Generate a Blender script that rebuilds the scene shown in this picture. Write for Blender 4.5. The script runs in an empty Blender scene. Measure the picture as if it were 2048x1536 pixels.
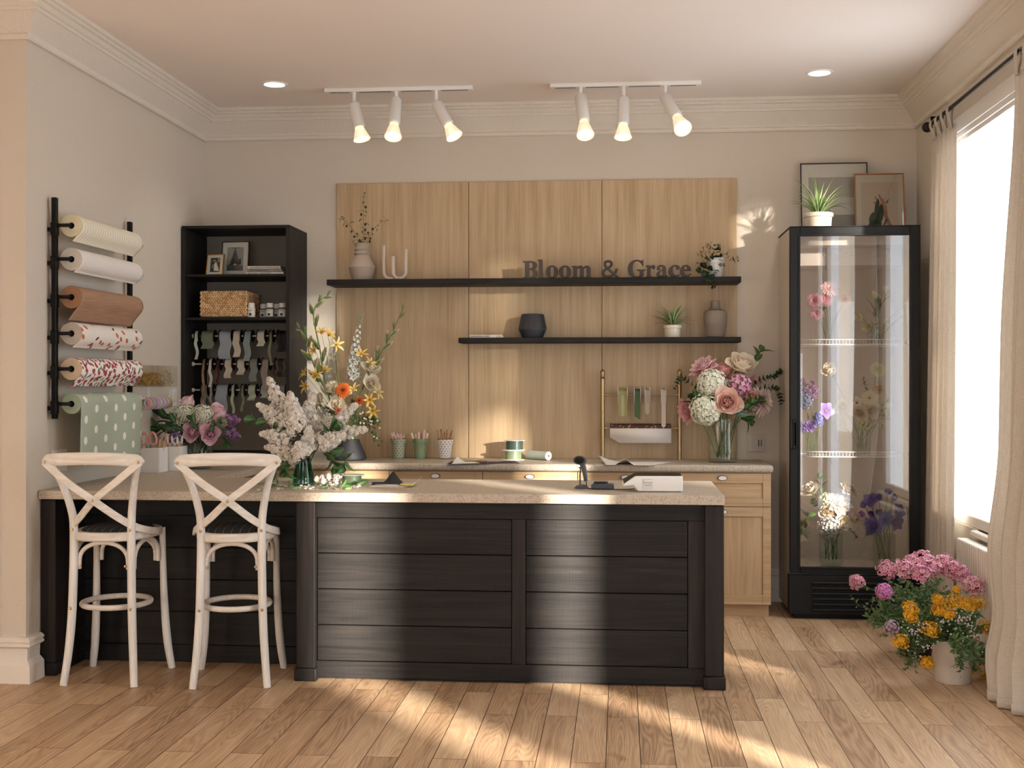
import bpy, math, random
from mathutils import Vector as V, Matrix as X
SC = bpy.context.scene
COL = SC.collection
R = random.Random(11)
pi = math.pi

# ------------------------------------------------------------------ camera frame (2048 x 1536)
FPX = 2450.0; TH = math.atan(217 / FPX); HC = 1.4; HY = 762.0
_s, _c = math.sin(TH), math.cos(TH)
def ray(u, v):
    r = (u - 1024) / FPX
    return V((_c * r - _s, _s * r + _c, -(v - HY) / FPX))
def Pz(u, v, z):
    d = ray(u, v); t = (z - HC) / d.z; return V((d.x * t, d.y * t, z))
def Py(u, v, y):
    d = ray(u, v); t = y / d.y; return V((d.x * t, y, HC + d.z * t))
def Px(u, v, x):
    d = ray(u, v); t = x / d.x; return V((x, d.y * t, HC + d.z * t))
XL, XR, YB, YF, ZC, YP = -2.753, 1.857, 7.907, -2.5, 3.175, 5.473   # left, right, back, front walls, ceiling, pier face

# ------------------------------------------------------------------ colours and materials
def lin(h):
    o = []
    for i in (0, 2, 4):
        c = int(h[i:i + 2], 16) / 255
        o.append(c / 12.92 if c <= .04045 else ((c + .055) / 1.055) ** 2.4)
    return (o[0], o[1], o[2], 1)
def mixc(a, b, t): return tuple(a[i] * (1 - t) + b[i] * t for i in range(3)) + (1,)
def node(nt, t, **kw):
    n = nt.nodes.new('ShaderNode' + t)
    for k, v in kw.items():
        if k.startswith('_'): setattr(n, k[1:], v)
        else:
            s = n.inputs[int(k[1:])] if k[0] == 'i' and k[1:].isdigit() else n.inputs[k.replace('__', ' ')]
            if isinstance(v, bpy.types.NodeSocket): nt.links.new(v, s)
            else: s.default_value = v
    return n
def newmat(name):
    m = bpy.data.materials.new(name); m.use_nodes = True
    nt = m.node_tree; b = nt.nodes['Principled BSDF']
    return m, nt, b
def ramp(nt, fac, stops):
    r = node(nt, 'ValToRGB', Fac=fac); e = r.color_ramp.elements
    while len(e) < len(stops): e.new(.5)
    for k, (p, c) in enumerate(stops):
        e[k].position = p; e[k].color = c if len(c) == 4 else (*c, 1)
    return r.outputs['Color']
def vmath(nt, op, a, b): return node(nt, 'VectorMath', _operation=op, i0=a, i1=b).outputs[0]
def fmath(nt, op, a, b=0.0, c=None):
    n = node(nt, 'Math', _operation=op, i0=a, i1=b)
    return n.outputs[0]
def coords(nt, kind='Object'): return node(nt, 'TexCoord').outputs[kind]
def bump(nt, b, h, s=.3, d=.01):
    nt.links.new(node(nt, 'Bump', Strength=s, Distance=d, Height=h).outputs[0], b.inputs['Normal'])
def mat(name, col, rough=.6, metal=0.0, bmp=None, spec=.5, coat=0.0):
    m, nt, b = newmat(name)
    b.inputs['Base Color'].default_value = lin(col) if isinstance(col, str) else col
    b.inputs['Roughness'].default_value = rough; b.inputs['Metallic'].default_value = metal
    b.inputs['Specular IOR Level'].default_value = spec; b.inputs['Coat Weight'].default_value = coat
    if bmp:
        n = node(nt, 'TexNoise', Vector=coords(nt), Scale=bmp[0], Detail=4.0, Roughness=.6)
        bump(nt, b, n.outputs[0], bmp[1], bmp[2])
    return m
def emis(name, col, s):
    m, nt, b = newmat(name)
    b.inputs['Base Color'].default_value = (0, 0, 0, 1)
    b.inputs['Emission Color'].default_value = lin(col); b.inputs['Emission Strength'].default_value = s
    return m
def glass(name, tint='FFFFFF', k=1.0, base=0.0):
    m = bpy.data.materials.new(name); m.use_nodes = True; nt = m.node_tree; nt.nodes.clear()
    f5 = fmath(nt, 'POWER', node(nt, 'LayerWeight', Blend=.5).outputs[1], 5.0)
    fac = fmath(nt, 'ADD', fmath(nt, 'MULTIPLY', f5, .7 * k), .035 * k + base)
    t = node(nt, 'BsdfTransparent', Color=lin(tint)); g = node(nt, 'BsdfGlossy', Roughness=.02)
    mx = node(nt, 'MixShader', i0=fac, i1=t.outputs[0], i2=g.outputs[0])
    nt.links.new(mx.outputs[0], node(nt, 'OutputMaterial').inputs[0])
    return m
def wood(name, c1, c2, axis, rough=.5, sc=1.0, rings=0.35, bs=.15, saw=0.0, c3=None):
    """streaky grain running along axis 0/1/2"""
    m, nt, b = newmat(name); co = coords(nt)
    s1 = [26 * sc] * 3; s1[axis] = 1.1 * sc
    s2 = [190 * sc] * 3; s2[axis] = 4.5 * sc
    s3 = [7 * sc] * 3; s3[axis] = .45 * sc
    n1 = node(nt, 'TexNoise', Vector=vmath(nt, 'MULTIPLY', co, s1), Scale=1.0, Detail=5.0, Roughness=.6).outputs[0]
    n2 = node(nt, 'TexNoise', Vector=vmath(nt, 'MULTIPLY', co, s2), Scale=1.0, Detail=2.0).outputs[0]
    n3 = node(nt, 'TexNoise', Vector=vmath(nt, 'MULTIPLY', co, s3), Scale=1.0, Detail=1.0).outputs[0]
    ring = fmath(nt, 'SINE', fmath(nt, 'MULTIPLY', n3, 70.0))
    f = fmath(nt, 'ADD', fmath(nt, 'MULTIPLY', n1, .62), fmath(nt, 'MULTIPLY', n2, .38))
    f = fmath(nt, 'ADD', f, fmath(nt, 'MULTIPLY', ring, rings * .12))
    stops = [(.3, lin(c1)), (.68, lin(c2))]
    if c3: stops.append((.8, lin(c3)))
    col = ramp(nt, f, stops)
    nt.links.new(col, b.inputs['Base Color']); b.inputs['Roughness'].default_value = rough
    if saw or 'dark' in name: b.inputs['Specular IOR Level'].default_value = .28
    h = f
    if saw:
        o = [5.0] * 3; o[axis] = 260.0
        n4 = node(nt, 'TexNoise', Vector=vmath(nt, 'MULTIPLY', co, o), Scale=1.0, Detail=2.0).outputs[0]
        h = fmath(nt, 'ADD', f, fmath(nt, 'MULTIPLY', n4, saw))
    bump(nt, b, h, bs, .004)
    return m

MW = mat('wall_paint', 'D1C7B9', .85, bmp=(95, .22, .012))
MC = mat('ceiling_paint', 'EDE2D9', .9, bmp=(14, .1, .01))
MT = mat('trim_plaster', 'E2D9CC', .8, bmp=(85, .5, .014))
MTW = mat('white_trim', 'E6DFD6', .6, bmp=(90, .15, .006))
def floor_mat():
    m, nt, b = newmat('oak_planks'); co = coords(nt)
    sx = node(nt, 'SeparateXYZ', Vector=co)
    xx = fmath(nt, 'ADD', sx.outputs[0], 10.24 + FLOOR_PHASE); yy = fmath(nt, 'ADD', sx.outputs[1], 20.0)
    bc = node(nt, 'CombineXYZ', X=yy, Y=xx, Z=0.0).outputs[0]
    bk = node(nt, 'TexBrick', _offset=.37, _offset_frequency=2, Vector=bc, Color1=(0, 0, 0, 1), Color2=(1, 1, 1, 1), Mortar=(.5, .5, .5, 1), Scale=1.0, Brick__Width=.98, Row__Height=.128, Mortar__Size=.0016, Mortar__Smooth=.1, Bias=0.0)
    rnd = node(nt, 'SeparateColor', Color=bk.outputs[0]).outputs[0]
    rz = fmath(nt, 'MULTIPLY', rnd, 41.0)
    def nv(a, bb, sc, det): return node(nt, 'TexNoise', Vector=node(nt, 'CombineXYZ', X=fmath(nt, 'MULTIPLY', xx, a), Y=fmath(nt, 'MULTIPLY', yy, bb), Z=rz).outputs[0], Scale=sc, Detail=det).outputs[0]
    big = nv(8.5, .8, 1.0, 1.2); fine = nv(150, 5.5, 1.0, 3.0); mid = nv(24, 1.2, 1.0, 4.0)
    knot = nv(5, 3, 1.0, 2.0)
    ring = fmath(nt, 'SINE', fmath(nt, 'MULTIPLY', big, 150.0))
    f = fmath(nt, 'ADD', fmath(nt, 'MULTIPLY', ring, .06), fmath(nt, 'MULTIPLY', mid, .45))
    f = fmath(nt, 'ADD', f, fmath(nt, 'MULTIPLY', fine, .35))
    f = fmath(nt, 'ADD', f, fmath(nt, 'MULTIPLY', rnd, .24))
    col = ramp(nt, f, [(.28, lin('8E7054')), (.5, lin('BA9978')), (.78, lin('D6BB98'))])
    dk = ramp(nt, knot, [(.22, (.25, .15, .08, 1)), (.3, (1, 1, 1, 1))])
    col = node(nt, 'MixRGB', _blend_type='MULTIPLY', Fac=.7, Color1=col, Color2=dk).outputs[0]
    col = node(nt, 'MixRGB', Fac=bk.outputs['Fac'], Color1=col, Color2=lin('3A2512')).outputs[0]
    nt.links.new(col, b.inputs['Base Color'])
    nt.links.new(fmath(nt, 'ADD', fmath(nt, 'MULTIPLY', fine, .12), .38), b.inputs['Roughness'])
    h = fmath(nt, 'SUBTRACT', fmath(nt, 'MULTIPLY', f, .5), fmath(nt, 'MULTIPLY', bk.outputs['Fac'], 1.0))
    bump(nt, b, h, .25, .004)
    return m
FLOOR_PHASE = 0.054
MF = floor_mat()
MD = wood('dark_oak_along', '0D0C0C', '24201E', 0, .55, rings=.5, bs=.35, saw=.35, c3='463D39')
MDV = wood('dark_oak_upright', '100E0D', '2B2523', 2, .55, rings=.5, bs=.25, saw=.2, c3='4A403B')
MDY = wood('dark_oak_deep', '0F0C0B', '28201D', 1, .55, rings=.4, bs=.25)
MO = wood('light_oak_upright', 'AB8F6A', 'CDB491', 2, .5, sc=.8, rings=.12, bs=.06)
MOX = wood('light_oak_along', 'AB8B64', 'CDB08A', 0, .5, rings=.2, bs=.08)
MOC = wood('cabinet_oak_upright', 'AB8C66', 'CCAF89', 2, .5, rings=.3, bs=.08)
def whitewash():
    m = wood('whitewashed_wood', 'CFCBC6', 'F3F1EE', 2, .45, sc=1.4, rings=.4, bs=.3); return m
MWW = whitewash()
MWX = wood('whitewashed_wood_along', 'CFC7BD', 'EEE9E3', 0, .45, sc=1.2, rings=.5, bs=.25)
def counter_mat():
    m, nt, b = newmat('dotted_laminate'); co = coords(nt)
    s = node(nt, 'SeparateXYZ', Vector=co)
    u = fmath(nt, 'MULTIPLY', s.outputs[0], 105.0); v = fmath(nt, 'MULTIPLY', fmath(nt, 'ADD', s.outputs[1], s.outputs[2]), 150.0)
    row = fmath(nt, 'FLOOR', v); u = fmath(nt, 'ADD', u, fmath(nt, 'MULTIPLY', row, .5))
    cell = node(nt, 'CombineXYZ', X=fmath(nt, 'FLOOR', u), Y=row, Z=0.0).outputs[0]
    wn = node(nt, 'TexWhiteNoise', _noise_dimensions='3D', Vector=cell).outputs[0]
    fu = fmath(nt, 'SUBTRACT', fmath(nt, 'FRACT', u), .5); fv = fmath(nt, 'SUBTRACT', fmath(nt, 'FRACT', v), .5)
    d = fmath(nt, 'ADD', fmath(nt, 'MULTIPLY', fu, fu), fmath(nt, 'MULTIPLY', fv, fv))
    k = fmath(nt, 'MULTIPLY', fmath(nt, 'LESS_THAN', d, .075), fmath(nt, 'GREATER_THAN', wn, .3))
    n = node(nt, 'TexNoise', Vector=co, Scale=60.0, Detail=4.0).outputs[0]
    base = ramp(nt, n, [(.3, lin('A39585')), (.7, lin('B6A998'))])
    col = node(nt, 'MixRGB', Fac=fmath(nt, 'MULTIPLY', k, .75), Color1=base, Color2=lin('E3D8C8')).outputs[0]
    nt.links.new(col, b.inputs['Base Color']); b.inputs['Roughness'].default_value = .42
    bump(nt, b, k, .2, .002)
    return m
MK = counter_mat()
MBK = mat('black_metal', '151515', .38, .6)
MFR = mat('fridge_black', '121213', .5, 0, spec=.3)
MWP = mat('white_plastic', 'E9E7E4', .35)
MWM = mat('white_metal', 'DDD6CB', .4)
MGR = mat('dark_grey_plastic', '45454C', .45)
MBR = mat('brass', 'B59A70', .36, .95)
MGD = mat('gold_metal', 'C08A3E', .3, 1.0)
MPAP = mat('white_paper', 'EAE4DE', .8)
MBKP = mat('black_paper', '1A1A1D', .8)
MGL = glass('clear_glass', 'FAFCFB', 1.0)
MGT = glass('teal_glass', 'A4D2C6', 1.3)
MGF = glass('fridge_glass', 'EDEBEA', 1.3, .055)
MGW = glass('window_glass', 'FFFFFF', .8)
MAC = glass('acrylic', 'FBFAF8', .35, -.01)
MWA = glass('water', 'FBFEFC', .6)
MLN = None
def vcm(name, rough=.6, trans=.0, spec=.3, noise=0):
    m, nt, b = newmat(name)
    a = node(nt, 'VertexColor', _layer_name='Col')
    nt.links.new(a.outputs[0], b.inputs['Base Color'])
    b.inputs['Roughness'].default_value = rough; b.inputs['Specular IOR Level'].default_value = spec
    if trans:
        t = node(nt, 'BsdfTranslucent', Color=a.outputs[0])
        mx = node(nt, 'MixShader', i0=trans, i1=b.outputs[0], i2=t.outputs[0])
        nt.links.new(mx.outputs[0], nt.nodes['Material Output'].inputs[0])
    return m
MV = vcm('petal_and_leaf', .55, .22)
MVG = vcm('glossy_leaf', .36, .1, .5)
MVM = vcm('painted_matte', .75)
def linen():
    m, nt, b = newmat('linen'); co = coords(nt)
    w1 = node(nt, 'TexNoise', Vector=vmath(nt, 'MULTIPLY', co, (40, 40, 900)), Scale=1.0, Detail=2.0).outputs[0]
    w2 = node(nt, 'TexNoise', Vector=vmath(nt, 'MULTIPLY', co, (500, 500, 20)), Scale=1.0, Detail=2.0).outputs[0]
    f = fmath(nt, 'ADD', fmath(nt, 'MULTIPLY', w1, .5), fmath(nt, 'MULTIPLY', w2, .5))
    col = ramp(nt, f, [(.35, lin('CFC5B8')), (.65, lin('E8E1D7'))])
    nt.links.new(col, b.inputs['Base Color']); b.inputs['Roughness'].default_value = .9
    n = node(nt, 'TexNoise', Vector=vmath(nt, 'MULTIPLY', co, (9, 9, 4)), Scale=1.0, Detail=6.0).outputs[0]
    bump(nt, b, fmath(nt, 'ADD', fmath(nt, 'MULTIPLY', f, .15), n), .5, .02)
    t = node(nt, 'BsdfTranslucent', Color=col)
    mx = node(nt, 'MixShader', i0=.25, i1=b.outputs[0], i2=t.outputs[0])
    nt.links.new(mx.outputs[0], nt.nodes['Material Output'].inputs[0])
    return m
MLN = linen()

# ------------------------------------------------------------------ mesh builder
class M:
    def __init__(s): s.v = []; s.f = []; s.c = []; s.mi = []; s.uv = []; s.col = (.8, .8, .8, 1); s.m = 0; s.x = None
    def add(s, vs, fs, mtx=None, cols=None, uvs=None):
        b = len(s.v); s.uv.extend(uvs if uvs else [(0.0, 0.0)] * len(vs))
        if s.x is not None: mtx = s.x @ mtx if mtx is not None else s.x
        if mtx is not None: vs = [mtx @ V(p) for p in vs]
        s.v.extend(vs); s.c.extend(cols if cols else [s.col] * len(vs))
        s.f.extend([tuple(b + i for i in f) for f in fs]); s.mi.extend([s.m] * len(fs)); return s
    def box(s, x0, x1, y0, y1, z0, z1, mtx=None):
        vs = [(x, y, z) for z in (z0, z1) for y in (y0, y1) for x in (x0, x1)]
        return s.add(vs, [(0, 2, 3, 1), (4, 5, 7, 6), (0, 1, 5, 4), (2, 6, 7, 3), (0, 4, 6, 2), (1, 3, 7, 5)], mtx)
    def lathe(s, prof, n=28, at=(0, 0, 0), mtx=None, cols=None):
        vs = []; rows = []; cc = []
        for k, (r, z) in enumerate(prof):
            if r < 1e-6: rows.append([len(vs)]); vs.append((at[0], at[1], at[2] + z)); cc.append(cols[k] if cols else s.col)
            else:
                rows.append(list(range(len(vs), len(vs) + n)))
                for i in range(n):
                    a = 2 * pi * i / n; vs.append((at[0] + r * math.cos(a), at[1] + r * math.sin(a), at[2] + z)); cc.append(cols[k] if cols else s.col)
        fs = []
        for a, b in zip(rows, rows[1:]):
            for i in range(n):
                j = (i + 1) % n
                if len(a) == 1 and len(b) > 1: fs.append((a[0], b[j], b[i]))
                elif len(b) == 1 and len(a) > 1: fs.append((a[i], a[j], b[0]))
                elif len(a) > 1: fs.append((a[i], a[j], b[j], b[i]))
        return s.add(vs, fs, mtx, cc)
    def tube(s, pts, r, n=8, closed=False, cap=True, mtx=None, cols=None):
        pts = [V(p) for p in pts]; N = len(pts)
        rr = r if isinstance(r, (list, tuple)) else [r] * N
        T = []
        for i in range(N):
            a = pts[i - 1] if (i > 0 or closed) else pts[i]; b = pts[(i + 1) % N] if (i < N - 1 or closed) else pts[i]
            t = (b - a); T.append(t.normalized() if t.length > 1e-9 else V((0, 0, 1)))
        up = V((0, 0, 1)) if abs(T[0].z) < .9 else V((1, 0, 0))
        nrm = (up - T[0] * up.dot(T[0])).normalized(); vs = []; fs = []; cc = []
        for i in range(N):
            nrm = nrm - T[i] * nrm.dot(T[i])
            nrm = nrm.normalized() if nrm.length > 1e-6 else V((1, 0, 0))
            bn = T[i].cross(nrm)
            for k in range(n):
                a = 2 * pi * k / n; vs.append(pts[i] + (nrm * math.cos(a) + bn * math.sin(a)) * rr[i]); cc.append(cols[i] if cols else s.col)
        for i in range(N if closed else N - 1):
            j = (i + 1) % N
            for k in range(n):
                l = (k + 1) % n; fs.append((i * n + k, i * n + l, j * n + l, j * n + k))
        if cap and not closed: fs.append(tuple(range(n - 1, -1, -1))); fs.append(tuple((N - 1) * n + k for k in range(n)))
        return s.add(vs, fs, mtx, cc)
    def bar(s, pts, w, t, nr, mtx=None):
        pts = [V(p) for p in pts]; N = len(pts); vs = []; fs = []
        for i in range(N):
            T = (pts[min(i + 1, N - 1)] - pts[max(i - 1, 0)]).normalized()
            nn = V(nr[i] if isinstance(nr[0], (tuple, list)) else nr); nn = (nn - T * nn.dot(T)).normalized(); sd = T.cross(nn)
            ww = w[i] if isinstance(w, (list, tuple)) else w
            for a, b in ((-1, -1), (1, -1), (1, 1), (-1, 1)): vs.append(pts[i] + sd * (a * ww / 2) + nn * (b * t / 2))
        for i in range(N - 1):
            for k in range(4):
                l = (k + 1) % 4; fs.append((i * 4 + k, i * 4 + l, i * 4 + 4 + l, i * 4 + 4 + k))
        fs += [(3, 2, 1, 0), tuple((N - 1) * 4 + k for k in range(4))]
        return s.add(vs, fs, mtx)
    def prism(s, poly, z0, z1, mtx=None):
        n = len(poly); vs = [(x, y, z0) for x, y in poly] + [(x, y, z1) for x, y in poly]
        fs = [tuple(range(n - 1, -1, -1)), tuple(range(n, 2 * n))] + [(i, (i + 1) % n, n + (i + 1) % n, n + i) for i in range(n)]
        return s.add(vs, fs, mtx)
    def grid(s, fn, nu, nv, mtx=None, cf=None, uf=None):
        vs = []; cc = []; fs = []; uu = []
        for i in range(nu + 1):
            for j in range(nv + 1):
                vs.append(fn(i / nu, j / nv)); cc.append(cf(i / nu, j / nv) if cf else s.col); uu.append(uf(i / nu, j / nv) if uf else (i / nu, j / nv))
        for i in range(nu):
            for j in range(nv): a = i * (nv + 1) + j; fs.append((a, a + 1, a + nv + 2, a + nv + 1))
        return s.add(vs, fs, mtx, cc, uu)
    def ball(s, c, r, n=8, m=5, sc=(1, 1, 1), mtx=None):
        pr = [(math.sin(pi * i / m) * r, -math.cos(pi * i / m) * r) for i in range(m + 1)]; pr[0] = (0, -r); pr[-1] = (0, r)
        mm = X.Translation(c) @ X.Diagonal((*sc, 1))
        return s.lathe(pr, n, mtx=(mtx @ mm if mtx is not None else mm))
    def stamp(s, o, mtx, tint=None):
        return s.add(o.v, o.f, mtx, [mixc(c, tint[0], tint[1]) for c in o.c] if tint else o.c)
    def mesh(s, name, mats, ang=.7):
        me = bpy.data.meshes.new(name); me.from_pydata([tuple(p) for p in s.v], [], s.f)
        if not isinstance(mats, (list, tuple)): mats = [mats]
        for m in mats: me.materials.append(m)
        if len(mats) > 1: me.polygons.foreach_set('material_index', s.mi)
        if any(m in (MV, MVG, MVM) or m.name.startswith('vc_') for m in mats):
            ca = me.color_attributes.new('Col', 'FLOAT_COLOR', 'POINT'); ca.data.foreach_set('color', [x for c in s.c for x in c])
        if any(u != (0.0, 0.0) for u in s.uv):
            ul = me.uv_layers.new(name='UV'); li = [0] * len(me.loops); me.loops.foreach_get('vertex_index', li); ul.data.foreach_set('uv', [x for i in li for x in s.uv[i]])
        me.polygons.foreach_set('use_smooth', [True] * len(me.polygons))
        if ang is not None: me.set_sharp_from_angle(angle=ang)
        me.update(); return me
def tag(o, label=None, cat=None, group=None, kind=None, category=None):
    cat = cat or category
    for k, v in (('label', label), ('category', cat), ('group', group), ('kind', kind)):
        if v: o[k] = v
    return o
def link(name, me, parent=None, w=True, loc=None, mtx=None):
    o = bpy.data.objects.new(name, me); COL.objects.link(o)
    if parent is not None:
        o.parent = parent
        if w and parent.type == 'EMPTY': o.matrix_parent_inverse = parent.matrix_basis.inverted()
    if mtx is not None: o.matrix_basis = mtx
    if loc is not None: o.location = loc
    return o
def obj(name, m, mats, parent=None, w=True, bev=0, sol=0, sub=0, ang=.7, loc=None, mtx=None, seg=2, **p):
    me = m if isinstance(m, bpy.types.Mesh) else m.mesh(name, mats, ang)
    o = link(name, me, parent, w, loc, mtx)
    if sol: q = o.modifiers.new('s', 'SOLIDIFY'); q.thickness = sol; q.offset = 0
    if bev: q = o.modifiers.new('b', 'BEVEL'); q.width = bev; q.segments = seg; q.limit_method = 'ANGLE'; q.angle_limit = .6; q.harden_normals = False
    if sub: q = o.modifiers.new('d', 'SUBSURF'); q.levels = sub; q.render_levels = sub
    return tag(o, **p)
def thing(name, label, cat, loc=(0, 0, 0), rz=0.0, group=None):
    o = bpy.data.objects.new(name, None); COL.objects.link(o); o.empty_display_size = .05
    o.location = loc; o.rotation_euler = (0, 0, rz)
    return tag(o, label, cat, group)
def kids(o): return [c for c in o.children]
def dup(root, loc=None, rz=None, label=None, group=None, sc=None):
    r = root.copy(); COL.objects.link(r)
    if loc is not None: r.location = loc
    if rz is not None: r.rotation_euler = (0, 0, rz)
    if sc is not None: r.scale = sc
    tag(r, label, None, group)
    for ch in list(root.children):
        c = ch.copy(); COL.objects.link(c); c.parent = r
        for g in list(ch.children):
            d = g.copy(); COL.objects.link(d); d.parent = c
    return r
def aim(p, d, roll=0.0, s=1.0):
    d = V(d).normalized(); q = d.to_track_quat('Z', 'Y')
    return X.Translation(p) @ q.to_matrix().to_4x4() @ X.Rotation(roll, 4, 'Z') @ X.Scale(s, 4)
def RZ(a): return X.Rotation(a, 4, 'Z')
def RX(a): return X.Rotation(a, 4, 'X')
def RY(a): return X.Rotation(a, 4, 'Y')
def TR(*p): return X.Translation(p)
def bez(pts, n=16):
    """Catmull-Rom through the points"""
    pts = [V(p) for p in pts]; out = []
    P = [pts[0] * 2 - pts[1]] + pts + [pts[-1] * 2 - pts[-2]]
    k = max(1, n // (len(pts) - 1))
    for i in range(1, len(P) - 2):
        for j in range(k):
            t = j / k; a, b, c, d = P[i - 1], P[i], P[i + 1], P[i + 2]
            out.append(.5 * ((2 * b) + (c - a) * t + (2 * a - 5 * b + 4 * c - d) * t * t + (3 * b - a - 3 * c + d) * t ** 3))
    out.append(pts[-1]); return out
def sweep(prof, path, closed=False):
    """profile (offset into the room, z) along a plan path, mitred; the room lies to the right of the path"""
    m = M(); n = len(path); rows = []
    for i in range(n):
        ns = []
        if i > 0: d = (V(path[i]) - V(path[i - 1])).normalized(); ns.append(V((d.y, -d.x)))
        if i < n - 1: d = (V(path[i + 1]) - V(path[i])).normalized(); ns.append(V((d.y, -d.x)))
        mm = ns[0] if len(ns) == 1 else (ns[0] + ns[1]) / (1 + ns[0].dot(ns[1]))
        rows.append([(path[i][0] + mm.x * a, path[i][1] + mm.y * a, z) for a, z in prof])
    k = len(prof); vs = [p for r in rows for p in r]; fs = []
    for i in range(n - 1):
        for j in range(k - 1): fs.append((i * k + j, i * k + j + 1, (i + 1) * k + j + 1, (i + 1) * k + j))
    fs.append(tuple(range(k - 1, -1, -1))); fs.append(tuple((n - 1) * k + j for j in range(k)))
    return m.add(vs, fs)
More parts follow.
